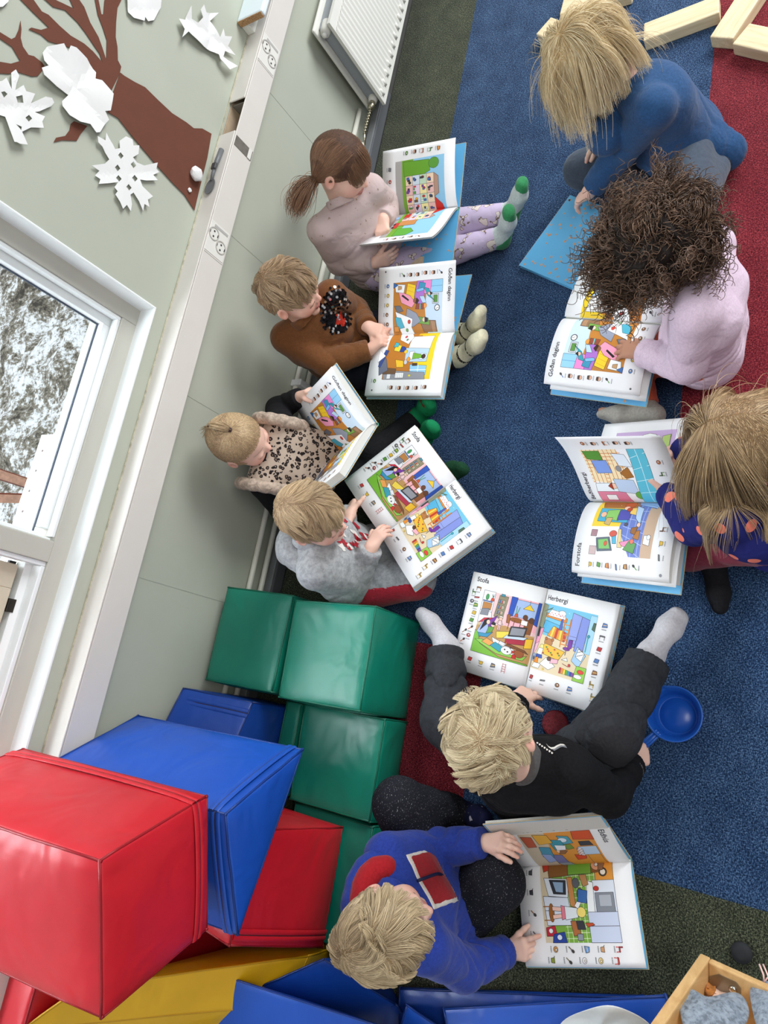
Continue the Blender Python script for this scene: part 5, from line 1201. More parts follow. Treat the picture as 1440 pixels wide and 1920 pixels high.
# ---- 8: boy in black with the blue pan
k = Kid(8, KJ[8], (-.80, -.16, -.58), 'fair-haired boy in a black sweatshirt holding the handle of a blue toy pan', FAIR, 1.0,
        dict(R=dict(n=(-.3, -.2, -.9), curl=(.55, .65, .7, .75), thumb=(.75, .5, .3)), L=dict(n=(.1, -.1, -1), curl=(.25, .3, .35, .4))))
k.body()
GC = fabric('charcoal rib', (78, 76, 76), .1)
k.shirt(fabric('black sweatshirt', (19, 19, 22), .2), .013, .005, name='sweatshirt', low=.03, cuff=GC, collar=GC)
k.trousers(fabric('charcoal cotton trousers', (50, 52, 57), .14, 90, .85, .8), .017, .0085, .94, cuff=.004)
J = k.J
for q in 'L' + 'R': k.sock(q, fabric('pale grey socks', (196, 194, 200), .07))
f = k.newf(names=['hipR', 'knR', 'anR'], m=.12); k.leg(f, 'R', .0185, .9)
a = J['knR']; dn = unit(J['anR'] - J['hipR']); nn = unit(a - (J['anR'] + J['hipR']) / 2); f.cut(a + nn * .012, -nn); f.cut(a + dn * .055, dn); f.cut(a - dn * .055, -dn); k.cloth('knee_patch', f, fabric('dark knee panel', (48, 48, 52), .12))
# white swoosh mark on the right shoulder
mk = plain('white print', (226, 222, 216), .6); sh = J['neck'] * .42 + J['shR'] * .58
HBB = hair_mat('tousled fair hair', (178, 154, 120), (230, 212, 178)); scalp(k, scalp_mat('tousled', (170, 144, 108)), .004, front=.045, nape=-.05, side=.02)
strands(k, HBB, 9500, .078, 10, crown=(.02, -.055, .076), comb=(.2, .15, 0), grav=.10, lift=.13, noise=.08, clump=.75, rad=.00048, cap=.30, lf=42, lock=(60, .75), front=.045, nape=-.05, side=.02, seed=81)
strands(k, HBB, 700, .085, 10, crown=(.02, -.055, .076), comb=(.3, -.2, .1), grav=.12, lift=.20, noise=.12, clump=1.0, rad=.00045, cap=.40, lf=50, lock=(35, .8), front=.045, nape=-.05, side=.02, seed=82, name='stray_locks')
K8 = k
M_SW = plain('grey print', (120, 124, 130), .6)
def shoulder_print(name, pieces, mats, C0, U_, V_, N_):
    # flat print pressed on the sweatshirt: each piece is dropped on the cloth along N_
    from mathutils.bvhtree import BVHTree
    co = [c for c in k.root.children if c.name.startswith('sweatshirt')][0]
    bvh = BVHTree.FromPolygons([v.co + Vector(k.base) for v in co.data.vertices], [tuple(p.vertices) for p in co.data.polygons])
    bm = bmesh.new()
    for mi, pts in pieces:
        f = bm.faces.new([bm.verts.new((x, y, 0)) for x, y in pts]); f.material_index = mi
    for x in range(-40, 41, 4): bmesh.ops.bisect_plane(bm, geom=bm.faces[:] + bm.edges[:] + bm.verts[:], plane_co=(x, 0, 0), plane_no=(1, 0, 0), dist=1e-4)
    for v in bm.verts:
        q = Vector(C0) + Vector(U_) * v.co.x * .001 + Vector(V_) * v.co.y * .001
        h = bvh.ray_cast(q + Vector(N_) * .15, -Vector(N_), .4)
        v.co = (h[0] if h[0] else q) + Vector(N_) * .0012
    bm_obj(name, bm, mats, k.root, False, k.base, recalc=False)
cv_ = np.array((0, 1.70, 1.90)); C0 = np.array((0.0481, 1.179, 0.345)); N_ = np.array((-.35, .1, .93)); N_ = N_ / np.linalg.norm(N_)
U_ = np.array((0.0437, 1.202, 0.345)) - C0; U_ = U_ - N_ * (U_ @ N_); U_ = U_ / np.linalg.norm(U_); V_ = np.cross(N_, U_)
top_ = [(-16, 14), (-10, 7), (-4, 4), (2, 5), (8, 11), (14, 15), (20, 14), (25, 10)]; mid_ = [(-14, 11), (-8, 3), (-2, -1), (4, 0), (10, 6), (16, 10), (21, 9), (25, 10)]; low_ = [(-8, 2), (-2, -4), (4, -5), (10, -1), (16, 4), (21, 5), (30, 2)]
shoulder_print('white_wave_mark', [(0, top_ + mid_[::-1]), (1, [(0, -2)] + mid_[3:] + low_[::-1][:5])], [mk, M_SW], C0, U_, V_, N_)
lt = []
for i in range(7):
    x, y = -36 + i * 5.6, 14 - i * 3.9
    lt.append((0, [(x, y), (x + 3.4, y - 2.6), (x + 5.0, y - .6), (x + 3.2, y + .4 + (i % 2) * 1.2), (x + 1.6, y + 2.4)])); lt.append((0, [(x + .6, y - 1.8), (x + 2.6, y - 3.4), (x + 3.2, y - 2.4), (x + 1.0, y - .6)]))
shoulder_print('white_lettering', lt, [mk], C0, U_, V_, N_)

# ---- 9: boy in a blue hoodie
k = Kid(9, KJ[9], (-.50, .80, -.33), 'fair-haired boy in a blue hoodie with a red lined hood and chest panel', FAIR, 1.0,
        dict(L=dict(n=(.45, -.2, -.6), curl=(.35, .4, .45, .5), thumb=(.8, .35, .5)), R=dict(n=(-.2, 0, -1), curl=(.08, .8, .85, .9), thumb=(.7, .55, .3))))
k.body()
BH = fabric('blue hoodie jersey', (40, 62, 150), .12); RD = fabric('red hood lining', (170, 30, 38), .1)
k.shirt(BH, .013, .0058, name='hoodie', low=.02); k.hood(BH, RD, .072, -.010, .016)
J = k.J
f = k.newf(names=['pel', 'chest', 'neck'], m=.14); k.torso(f, .0165); ch = J['chest'] + k.up * .02
f.cut(ch + k.right * .055, k.right); f.cut(ch - k.right * .055, -k.right); f.cut(ch + k.up * .045, k.up); f.cut(ch - k.up * .055, -k.up); f.cut(ch + k.fwd * .04, -k.fwd)
k.cloth('red_chest_panel', f, fabric('red panel', (158, 32, 40), .1))
f = k.newf(names=['pel', 'chest', 'neck'], m=.14); k.torso(f, .0152)
f.cut(ch + k.right * .062, k.right); f.cut(ch - k.right * .062, -k.right); f.cut(ch + k.up * .053, k.up); f.cut(ch - k.up * .060, -k.up); f.cut(ch + k.fwd * .04, -k.fwd)
k.cloth('white_panel_edge', f, fabric('white panel edge', (220, 214, 206), .06))
f = k.newf(names=['pel', 'chest', 'neck'], m=.14); k.torso(f, .0175); hm = J['pel'] + k.up * .035
f.cut(hm + k.up * .012, k.up); f.cut(hm - k.up * .012, -k.up); f.cut(hm + k.fwd * .01, -k.fwd); k.cloth('red_hem', f, RD)
zt = []
for u_ in np.linspace(-.10, .09, 12):
    zt.append(Vector(J['chest'] + k.up * u_ + k.fwd * (.090 + .012 * math.sin(u_ * 12) - (.6 * max(0, u_ - .03)))) - Vector(k.base))
tube('zip', zt, .0035, plain('navy zip', (26, 30, 70)), k.root, seg=6)
k.trousers(fleck_mat(), .013, .004, .93)
for q in 'LR': k.sock(q, speck_mat('navy socks with pale flecks', (28, 30, 62), (196, 190, 200), .68, 60))
HS = hair_mat('straw fair hair', (152, 130, 100), (214, 194, 158)); scalp(k, scalp_mat('straw', (156, 130, 94)), .004, front=.052, nape=-.05, side=.02)
strands(k, HS, 9500, .070, 9, crown=(-.01, -.06, .07), comb=(.15, .25, 0), grav=.12, lift=.10, noise=.07, clump=.55, rad=.00048, cap=.24, lf=42, lock=(60, .7), front=.05, nape=-.05, side=.02, seed=91)

# ================================================================ picture books
BK_ = {2: {'c': [-1.5734, 0.4442, 0.1688], 'w': [0.9855, -0.0672, -0.1561], 'v': [0.0602, 0.997, -0.0492], 'n': [0.1589, 0.0391, 0.9865], 'aL': -0.33, 'aR': -0.047}, 3: {'c': [-1.1072, 0.5148, 0.1687], 'w': [0.9976, -0.0492, -0.0491], 'v': [0.0467, 0.9976, -0.0512], 'n': [0.0515, 0.0488, 0.9975], 'aL': -0.169, 'aR': -0.032}, 4: {'c': [-0.7297, 0.3961, 0.2095], 'w': [0.9556, 0.2709, -0.1158], 'v': [-0.1816, 0.851, 0.4928], 'n': [0.232, -0.4499, 0.8624], 'aL': 0.581, 'aR': 0.622}, 5: {'c': [-0.5432, 0.6169, 0.1323], 'w': [0.7268, 0.6798, -0.0978], 'v': [-0.6868, 0.7183, -0.1113], 'n': [-0.0054, 0.1481, 0.989], 'aL': 0.107, 'aR': 0.129}, 6: {'c': [-1.0831, 1.127, 0.1491], 'w': [-0.9019, 0.1886, -0.3887], 'v': [-0.2056, -0.9786, 0.0021], 'n': [-0.38, 0.0818, 0.9214], 'aL': -0.74, 'aR': 0.243}, 7: {'c': [-0.5747, 1.2419, 0.1241], 'w': [-0.9948, 0.0972, 0.0297], 'v': [-0.1016, -0.9454, -0.3098], 'n': [-0.0021, -0.3112, 0.9503], 'aL': -0.105, 'aR': -0.026}, 8: {'c': [-0.2183, 0.9883, 0.0164], 'w': [0.1326, 0.9904, -0.0394], 'v': [-0.9864, 0.1358, 0.0928], 'n': [0.0972, 0.0266, 0.9949], 'aL': -0.011, 'aR': 0.17}, 9: {'c': [0.296, 1.1475, 0.0154], 'w': [0.9156, 0.2828, -0.2858], 'v': [-0.3003, 0.9537, -0.0182], 'n': [0.2674, 0.1024, 0.9581], 'aL': 0.472, 'aR': 0.443}}
PW, PH = .212, .272                                     # page size (m)
M_PAGE = plain('book paper', (242, 242, 244), .55, .01, 8)
M_EDGE = plain('page edges', (214, 212, 206), .8, .12, 300, stretch=(1, 1, 60))
M_COVER = plain('teal green book cover', (92, 168, 150), .4, .1, 30)
M_ENDP = plain('sky blue endpaper', (98, 178, 226), .5, .02, 10)
M_BOARD = plain('cream cover edge', (206, 186, 150), .7, .1, 60)
_ink = NT('printed ink', .5, .35); _x = _ink.n('ShaderNodeVertexColor'); _x.layer_name = 'ink'; _ink.color(_x.outputs['Color'])
M_INK = _ink.m
M_TITLE = plain('black printed lettering', (34, 34, 40), .5, .02)

# ---- flat drawings in page units: 100 wide, 128 tall, y up
class Art:
    def __init__(s, seed=0): s.sh = []; s.r = random.Random(seed)
    def P(s, pts, c, o=.45):
        s.sh.append((c, [tuple(map(float, p)) for p in pts]))
        if o: s.line(list(pts) + [pts[0]], (44, 40, 44), o)
    def R(s, x, y, w, h, c, o=.45): s.P([(x, y), (x + w, y), (x + w, y + h), (x, y + h)], c, o)
    def E(s, x, y, rx, ry, c, o=.4, n=14, rot=0):
        cr, sr = math.cos(rot), math.sin(rot)
        s.P([(x + rx * math.cos(a) * cr - ry * math.sin(a) * sr, y + rx * math.cos(a) * sr + ry * math.sin(a) * cr) for a in [2 * PI * k / n for k in range(n)]], c, o)
    def line(s, pts, c=(44, 40, 44), w=.5):
        for (x0, y0), (x1, y1) in zip(pts, pts[1:]):
            L = math.hypot(x1 - x0, y1 - y0)
            if L < 1e-6: continue
            nx, ny = -(y1 - y0) / L * w / 2, (x1 - x0) / L * w / 2
            s.sh.append((c, [(x0 + nx, y0 + ny), (x0 - nx, y0 - ny), (x1 - nx, y1 - ny), (x1 + nx, y1 + ny)]))
    def cap(s, x, y, w=7):                               # caption too small to read: a row of tick marks
        n = max(3, int(w / 1.0)); X = x - w / 2
        for k in range(n):
            s.sh.append(((120, 120, 126), [(X + k, y), (X + k + .62, y), (X + k + .62, y + 1.05 + .5 * s.r.random()), (X + k, y + 1.05)]))
    def icon(s, x, y, kind=None, c=None):
        r = s.r; kind = kind or r.choice(['box', 'round', 'chair', 'table', 'pot', 'cloth', 'bar', 'brush', 'face'])
        c = c or r.choice([(200, 110, 50), (90, 150, 60), (110, 110, 116), (190, 60, 60), (90, 130, 190), (220, 180, 60), (150, 100, 60)])
        if kind == 'box': s.P([(x - 3, y - 2), (x + 2, y - 2.6), (x + 3, y + 2), (x - 2, y + 2.4)], c)
        elif kind == 'round': s.E(x, y, 2.8, 2.4, c); s.E(x + .4, y + .4, 1.2, 1, (240, 236, 226))
        elif kind == 'chair': s.R(x - 2.6, y - .4, 5, 1.2, c); s.R(x - 2.6, y, 1, 3.6, c); s.line([(x - 2, y - .4), (x - 2.3, y - 3.4)], c, .8); s.line([(x + 2, y - .4), (x + 2.3, y - 3.4)], c, .8)
        elif kind == 'table': s.P([(x - 3.4, y + .6), (x + 3.4, y + .6), (x + 2.8, y + 2), (x - 2.8, y + 2)], c); s.line([(x - 2.6, y + .6), (x - 2.8, y - 3)], c, .8); s.line([(x + 2.6, y + .6), (x + 2.8, y - 3)], c, .8)
        elif kind == 'pot': s.P([(x - 2, y - 2.4), (x + 2, y - 2.4), (x + 2.6, y + 1.4), (x - 2.6, y + 1.4)], c); s.line([(x - 2.6, y + 1), (x - 4, y + 1.8)], (44, 40, 44), .6)
        elif kind == 'cloth': s.P([(x - 3, y - 2.6), (x + 3.2, y - 1.6), (x + 2.4, y + 2.2), (x - 2.2, y + 2.8)], c); s.line([(x - 2, y), (x + 2.4, y + .6)], (240, 200, 120), .8)
        elif kind == 'bar': s.P([(x - 3.6, y - 1.2), (x + 3.2, y - .2), (x + 3.6, y + 1.4), (x - 3.2, y + .5)], c)
        elif kind == 'brush': s.line([(x - 2.6, y - 2.6), (x + 1, y + 1)], c, 1); s.E(x + 1.7, y + 1.7, 1.8, 1.3, (70, 66, 66), rot=.8)
        elif kind == 'face': s.E(x, y, 2.6, 2.9, (226, 178, 150)); s.P([(x - 2.7, y + .6), (x + 2.7, y + .6), (x + 2, y + 3.2), (x - 2, y + 3.2)], (80, 54, 40))
        s.cap(x, y - 5.6, 6)
    def icons(s, col_x=None, ys=(), row_y=None, xs=(), kinds=None):
        kinds = list(kinds or []); 
        for y in ys: s.icon(col_x + s.r.uniform(-.8, .8), y, kinds.pop(0) if kinds else None)
        for x in xs: s.icon(x, row_y + s.r.uniform(-.6, .6), kinds.pop(0) if kinds else None)
    def person(s, x, y, h, top, bottom, hair, skin=(240, 200, 172), lean=0.0, long=False):
        a = h / 10.0
        def q(u, v): return (x + u * a + lean * v * a, y + v * a)
        s.P([q(-1, 0), q(-.1, 0), q(0, 4), q(.1, 0), q(1, 0), q(1.2, 4.4), q(-1.2, 4.4)], bottom)
        s.P([q(-1.3, 3.8), q(1.3, 3.8), q(1.2, 7), q(-1.2, 7)], top)
        s.P([q(1.1, 6.8), q(2.6, 4.6), q(2.1, 4.2), q(.9, 5.6)], top)
        s.P([q(-1.1, 6.8), q(-2.4, 4.8), q(-2.0, 4.3), q(-.9, 5.6)], top)
        s.E(*q(0, 8.4), 1.35 * a, 1.5 * a, skin)
        s.P([q(-1.5, 8.6), q(-1.3, 10), q(0, 10.4), q(1.3, 10), q(1.5, 8.6), q(.9, 9.2), q(-.9, 9.2)] if not long else [q(-1.7, 6.6), q(-1.5, 9.8), q(0, 10.5), q(1.5, 9.8), q(1.7, 6.6), q(1.1, 7.2), q(1, 9.2), q(-1, 9.2), q(-1.1, 7.2)], hair)

def art_stofa():
    a = Art(1); a.R(22, 28, 76, 80, (214, 190, 150), 0)
    a.P([(22, 66), (62, 62), (98, 66), (98, 108), (22, 108)], (244, 206, 206), 0); a.P([(22, 62), (60, 70), (98, 64), (98, 28), (22, 28)], (196, 152, 96), 0)
    a.R(22, 80, 16, 28, (246, 246, 250)); a.R(23, 94, 13, 1.4, (90, 130, 190)); a.R(24, 84, 12, 9, (190, 130, 70))
    a.E(28, 100, 2.2, 4, (70, 160, 90)); a.P([(33, 96), (38, 96), (37, 100), (34, 100)], (220, 80, 50)); 
    for t in range(5): a.P([(35.5, 100), (33 + t * 1.4, 105 + (t % 2)), (36, 101)], (70, 170, 90), .2)
    a.P([(42, 78), (54, 76), (56, 106), (44, 106)], (150, 140, 112)); 
    for y in (82, 89, 96): a.R(44, y, 9, 4.6, (184, 178, 152)); a.R(45, y, 2, 4, (70, 110, 160), .2); a.R(48, y, 1.6, 3.6, (190, 70, 60), .2)
    a.R(46, 105, 5, 3, (70, 150, 170)); a.R(58, 70, 40, 38, (250, 186, 196), 0); a.R(62, 84, 33, 22, (168, 192, 232)); a.P([(60, 82), (66, 84), (68, 108), (60, 108)], (48, 88, 186)); a.P([(93, 80), (98, 78), (98, 108), (94, 108)], (48, 88, 186))
    a.P([(77, 96), (91, 96), (84, 103)], (244, 206, 60)); a.line([(84, 103), (84, 108)]); a.P([(68, 84), (73, 84), (72, 88), (69, 88)], (210, 90, 50)); a.line([(70, 88), (69, 98)], (60, 140, 80), .9); a.line([(71, 88), (73, 97)], (60, 140, 80), .9)
    a.P([(22, 66), (40, 72), (38, 82), (22, 82)], (240, 240, 244)); a.P([(23, 76), (34, 77), (34, 86), (24, 84)], (136, 140, 150)); a.P([(24, 66), (38, 70), (44, 76), (30, 73)], (214, 40, 62)); a.P([(32, 60), (42, 62), (47, 80), (38, 72)], (124, 60, 164))
    a.P([(52, 52), (76, 58), (74, 66), (50, 60)], (244, 216, 84)); a.person(52, 62, 18, (250, 214, 214), (244, 198, 198), (246, 232, 220))
    a.E(72, 80, 9, 3, (150, 92, 44)); 
    for x in (64, 70, 78, 88): a.line([(x, 80), (x - 1, 66)], (130, 76, 36), 1.0)
    a.P([(60, 74), (64, 74), (63, 86), (59, 84)], (160, 100, 50)); a.P([(82, 66), (92, 66), (93, 84), (83, 84)], (140, 84, 42)); a.E(82, 86, 3, 3.4, (110, 70, 50)); a.E(90, 84, 3.4, 3.6, (96, 58, 36)); a.R(78, 76, 8, 6, (250, 250, 250))
    a.P([(64, 48), (88, 52), (88, 60), (64, 56)], (176, 52, 72)); a.P([(60, 54), (86, 58), (90, 62), (64, 59)], (206, 222, 240)); a.P([(66, 58), (86, 62), (87, 74), (67, 71)], (60, 62, 68)); a.P([(67.5, 60), (84.6, 63), (85.5, 72), (68.5, 69.8)], (150, 152, 160), .2)
    a.P([(88, 48), (97, 50), (97, 62), (88, 60)], (240, 196, 50))
    a.P([(46, 52), (70, 46), (86, 40), (78, 34), (52, 40)], (250, 250, 252)); a.P([(56, 46), (64, 44), (66, 48), (58, 50)], (232, 236, 246)); a.P([(74, 38), (80, 40), (79, 43), (73, 41)], (196, 60, 50)); a.line([(66, 42), (66, 50)], (190, 150, 50), .8); a.line([(63, 46), (69, 46)], (190, 150, 50), .8); a.E(72, 43, 1.4, 2, (150, 150, 156)); a.P([(58, 41), (62, 42), (61, 43), (57.6, 42.4)], (50, 52, 58))
    a.P([(24, 54), (30, 70), (36, 72), (40, 56), (34, 50), (25, 46)], (170, 190, 240)); a.P([(28, 56), (31, 70), (36, 74), (39, 70), (34, 64)], (28, 24, 28)); a.E(37, 69, 2.6, 3, (244, 208, 184)); a.P([(37, 54), (44, 56), (46, 64), (39, 64)], (98, 160, 72)); a.E(44, 67, 2.8, 3, (250, 214, 190)); a.P([(41, 67), (43, 71), (47, 70), (47, 67)], (30, 26, 28)); a.P([(24, 48), (40, 50), (46, 58), (36, 54), (25, 53)], (62, 150, 190))
    a.P([(22, 28), (22, 56), (27, 52), (32, 40), (60, 30), (96, 30), (97, 28)], (122, 186, 60)); a.P([(24, 44), (34, 40), (56, 33), (90, 33), (94, 40), (86, 36), (56, 38), (34, 46)], (146, 204, 84)); a.P([(34, 43), (46, 40), (52, 45), (40, 49)], (240, 168, 90)); a.P([(46, 41), (60, 36), (66, 42), (52, 47)], (64, 160, 180)); a.E(68, 40, 7, 5, (240, 240, 240)); a.E(66, 41, 1, 1, (40, 40, 40), 0); a.E(70, 39, 1.1, 1, (40, 40, 40), 0); a.E(84, 40, 6, 5, (156, 90, 50)); a.P([(76, 33), (82, 33), (80, 38), (77, 38)], (206, 50, 44)); a.P([(64, 46), (86, 44), (95, 42), (90, 46), (70, 49)], (130, 82, 48))
    a.icons(14, (116 - 8, 96, 86, 76, 66, 56, 46), 17, (24, 40, 56), ['table', 'bar', 'cloth', 'box', 'box', 'brush', 'round', 'box', 'pot', 'cloth']); a.icons(8, (102, 90, 50, 38), None, (), ['chair', 'round', 'brush', 'brush']); a.line([(68, 12), (68, 24)], (180, 60, 60), .5); a.line([(72, 12), (72, 24)], (180, 60, 60), .5)
    for y in (14, 17, 20, 23): a.line([(68, y), (72, y)], (180, 60, 60), .5)
    return a, ('Stofa', 8, 117, 8.5)
def art_herbergi():
    a = Art(2); a.R(2, 28, 76, 82, (232, 214, 178), 0); a.P([(2, 72), (40, 70), (78, 74), (78, 110), (2, 110)], (120, 196, 226), 0)
    for i in range(12): a.E(10 + i * 5.5, 104 - (i % 3) * 2, .6, .6, (244, 232, 150), 0, 6)
    a.P([(2, 60), (10, 66), (12, 108), (2, 110)], (146, 150, 120)); a.P([(6, 100), (20, 107), (18, 104)], (90, 120, 90), .2)
    a.P([(12, 94), (42, 92), (42, 97), (12, 99)], (226, 140, 56)); a.P([(14, 96), (40, 95), (38, 103), (18, 104)], (250, 246, 246)); a.E(34, 102, 5, 3.4, (252, 250, 250))
    for i in range(9): a.E(17 + i * 2.5, 98 + (i % 2) * 2, .7, .7, (220, 60, 80), 0, 6)
    a.P([(10, 76), (40, 72), (42, 86), (12, 90)], (90, 180, 220)); a.P([(20, 72), (44, 69), (46, 80), (26, 85)], (240, 150, 40))
    for i in range(4): a.P([(24 + i * 6, 71.5 - i * .6), (27 + i * 6, 71.2 - i * .6), (29 + i * 5, 84 - i), (26 + i * 5, 84.4 - i)], (200, 60, 40) if i % 2 else (250, 214, 80), .15)
    for x in (40, 47): a.line([(x, 62), (x, 98)], (214, 130, 50), 1.6)
    for y in (66, 72, 78, 84, 90): a.line([(40, y), (47, y)], (214, 130, 50), 1.2)
    a.P([(34, 82), (38, 82), (37, 96), (35, 95)], (90, 90, 180)); a.P([(48, 66), (58, 66), (60, 104), (48, 106)], (150, 164, 226)); a.P([(58, 62), (69, 60), (70, 102), (60, 104)], (132, 148, 220)); 
    for y in (70, 74, 78): a.line([(49, y), (58, y)], (70, 74, 130), .4)
    a.R(70, 62, 8, 46, (170, 216, 240), .2); a.line([(72, 64), (72, 82)], (60, 160, 180), 1.4); a.E(72.4, 83, 1.6, 1.8, (60, 160, 180)); a.P([(74, 92), (78, 90), (78, 100), (75, 100)], (80, 110, 90))
    a.P([(2, 50), (9, 60), (13, 80), (6, 78), (2, 70)], (244, 160, 190)); a.P([(2, 44), (8, 52), (10, 62), (2, 58)], (250, 186, 210)); a.R(2, 68, 5, 12, (60, 56, 60))
    a.E(24, 64, 6, 5, (190, 126, 70)); a.E(20, 68, 2, 2, (180, 110, 60)); a.E(29, 68, 2, 2, (180, 110, 60)); a.P([(12, 50), (42, 46), (48, 58), (20, 62)], (244, 190, 60)); 
    for i in range(9): a.E(20 + (i * 7.3) % 24, 50 + (i * 3.7) % 9, 1.3, 1, a.r.choice([(206, 70, 50), (90, 150, 60), (150, 90, 50)]), .2, 8)
    a.E(16, 57, 3, 3, (250, 226, 140)); a.P([(10, 46), (18, 46), (19, 55), (12, 55)], (246, 246, 250)); a.P([(9, 42), (20, 43), (19, 47), (10, 47)], (60, 90, 180)); a.E(6, 42, 4, 5, (160, 180, 210)); a.E(6, 41, 2, 2.4, (70, 80, 100))
    a.E(49, 62, 4.5, 2, (124, 54, 160)); a.P([(50, 62), (55, 64), (55, 74), (50, 73)], (124, 54, 160)); a.line([(49, 60), (49, 54)], (60, 60, 66), .8)
    a.P([(58, 50), (68, 44), (74, 60), (62, 68)], (170, 206, 236)); a.P([(62, 56), (70, 52), (72, 62), (64, 66)], (250, 250, 250)); 
    for i in range(7): a.line([(62 + i, 56 + (i * 5) % 9), (65 + i, 58 + (i * 5) % 9)], (70, 70, 76), .5)
    a.P([(18, 36), (32, 32), (40, 38), (26, 46)], (250, 250, 250)); a.E(30, 45, 3, 2.6, (100, 60, 40)); a.P([(32, 40), (42, 42), (42, 47), (33, 46)], (250, 186, 200)); a.P([(6, 30), (18, 30), (20, 36), (9, 37)], (244, 250, 255)); a.P([(8, 36), (15, 36), (14, 44), (9, 42)], (240, 150, 50))
    for i in range(7): a.R(46 + i * 2.8, 32, 2.3, 7 - i * .35, [(200, 40, 50), (240, 150, 40), (250, 220, 60), (90, 170, 70), (60, 150, 200), (70, 70, 170), (140, 70, 160)][i], .2)
    a.P([(64, 28), (78, 28), (78, 46), (66, 46)], (150, 206, 80)); a.E(72, 40, 4, 2.4, (230, 70, 60)); a.E(70, 34, 5, 2.6, (246, 246, 246)); a.E(25, 31, 1.4, 1.2, (230, 200, 90), .2); a.line([(48, 44), (56, 42)], (150, 60, 50), .8); a.E(57, 44, 1.6, 1.8, (206, 60, 60)); a.P([(46, 48), (54, 48), (52, 52), (49, 50)], (250, 250, 250))
    a.icons(88, (100, 86, 72, 58, 44, 30), 18, (10, 28, 48, 64), ['cloth', 'table', 'box', 'box', 'cloth', 'chair', 'box', 'bar', 'round', 'cloth']); a.icons(92, (112 - 95,), None, (), ['chair'])
    return a, ('Herbergi', 7, 115, 8.5)
def art_daginn_l():
    a = Art(3); a.R(24, 26, 76, 82, (198, 130, 52), 0); a.P([(24, 84), (62, 80), (100, 84), (100, 108), (24, 108)], (206, 226, 246), 0)
    a.P([(24, 90), (42, 88), (42, 108), (24, 108)], (150, 206, 240)); a.line([(33, 89), (33, 108)], (90, 150, 200), .6); a.P([(24, 74), (42, 72), (44, 88), (24, 90)], (238, 140, 206)); a.P([(24, 66), (44, 62), (58, 66), (56, 80), (40, 78), (24, 76)], (176, 116, 206)); a.P([(44, 92), (58, 92), (58, 102), (44, 102)], (200, 206, 214)); a.P([(46, 94), (56, 94), (56, 100), (46, 100)], (90, 146, 64))
    a.E(64, 100, 4.6, 4.4, (60, 60, 66)); a.E(64, 100, 3.6, 3.4, (250, 250, 250), 0); a.line([(64, 100), (64, 103)]); a.line([(64, 100), (66, 99)])
    a.P([(34, 78), (46, 84), (54, 96), (48, 90), (36, 86)], (50, 160, 176)); a.E(43, 87, 2.6, 2.8, (240, 200, 172)); a.P([(40, 87), (43, 92), (46, 89)], (40, 32, 34)); a.P([(46, 70), (56, 76), (56, 82), (46, 78)], (190, 220, 244)); a.P([(26, 70), (36, 68), (38, 78), (28, 80)], (60, 150, 186)); a.P([(36, 64), (40, 66), (38, 78), (34, 76)], (130, 190, 236))
    a.P([(26, 50), (50, 46), (58, 60), (30, 64)], (248, 208, 44)); 
    for i in range(4): a.line([(30 + i * 6, 50 - i), (34 + i * 6, 62 - i)], (220, 160, 30), .5)
    a.E(60, 80, 3.6, 3, (244, 160, 70)); a.P([(56, 66), (64, 64), (65, 78), (58, 78)], (150, 76, 60)); a.R(57, 71, 8, 2, (120, 190, 190), .2)
    a.P([(80, 72), (98, 78), (98, 100), (82, 98)], (150, 112, 84)); a.P([(82, 90), (98, 92), (98, 98), (83, 97)], (176, 136, 104), .2); a.P([(74, 60), (84, 64), (88, 88), (78, 86)], (120, 170, 70)); a.E(80, 80, 3.6, 4, (244, 212, 190)); a.P([(76, 80), (78, 85), (83, 85), (84, 80)], (34, 28, 30)); a.P([(62, 50), (82, 48), (90, 60), (82, 74), (70, 66)], (152, 158, 176))
    a.P([(36, 34), (54, 40), (62, 58), (54, 64), (44, 54)], (246, 160, 190)); a.E(52, 64, 3.4, 3.8, (150, 96, 66)); a.P([(48, 66), (52, 70), (57, 67), (56, 64)], (70, 44, 32)); a.P([(44, 40), (52, 52), (50, 53), (42, 42)], (40, 30, 30), .2)
    a.P([(66, 30), (100, 40), (100, 62), (90, 58), (78, 60)], (250, 250, 252)); a.E(82, 54, 3, 2.4, (214, 60, 44)); a.P([(74, 30), (92, 34), (90, 46), (76, 40)], (80, 180, 206)); a.E(94, 50, 2.6, 2, (110, 170, 80)); a.R(88, 28, 8, 8, (226, 150, 60)); a.P([(58, 28), (68, 34), (66, 44), (58, 38)], (110, 112, 124))
    a.P([(26, 28), (38, 30), (40, 44), (28, 46)], (246, 248, 250)); a.P([(29, 34), (35, 34), (34, 40), (30, 40)], (206, 160, 110)); a.P([(24, 26), (32, 26), (28, 34)], (60, 110, 180))
    a.icons(14, (104, 92, 79, 66, 54, 42), 16, (28, 42, 56, 70, 84), ['brush', 'face', 'face', 'face', 'face', 'brush', 'round', 'round', 'round', 'round', 'round']); a.E(7, 12, 1.4, 1.4, (90, 90, 96), 0)
    return a, ('Góðan daginn', 10, 117, 8.2)
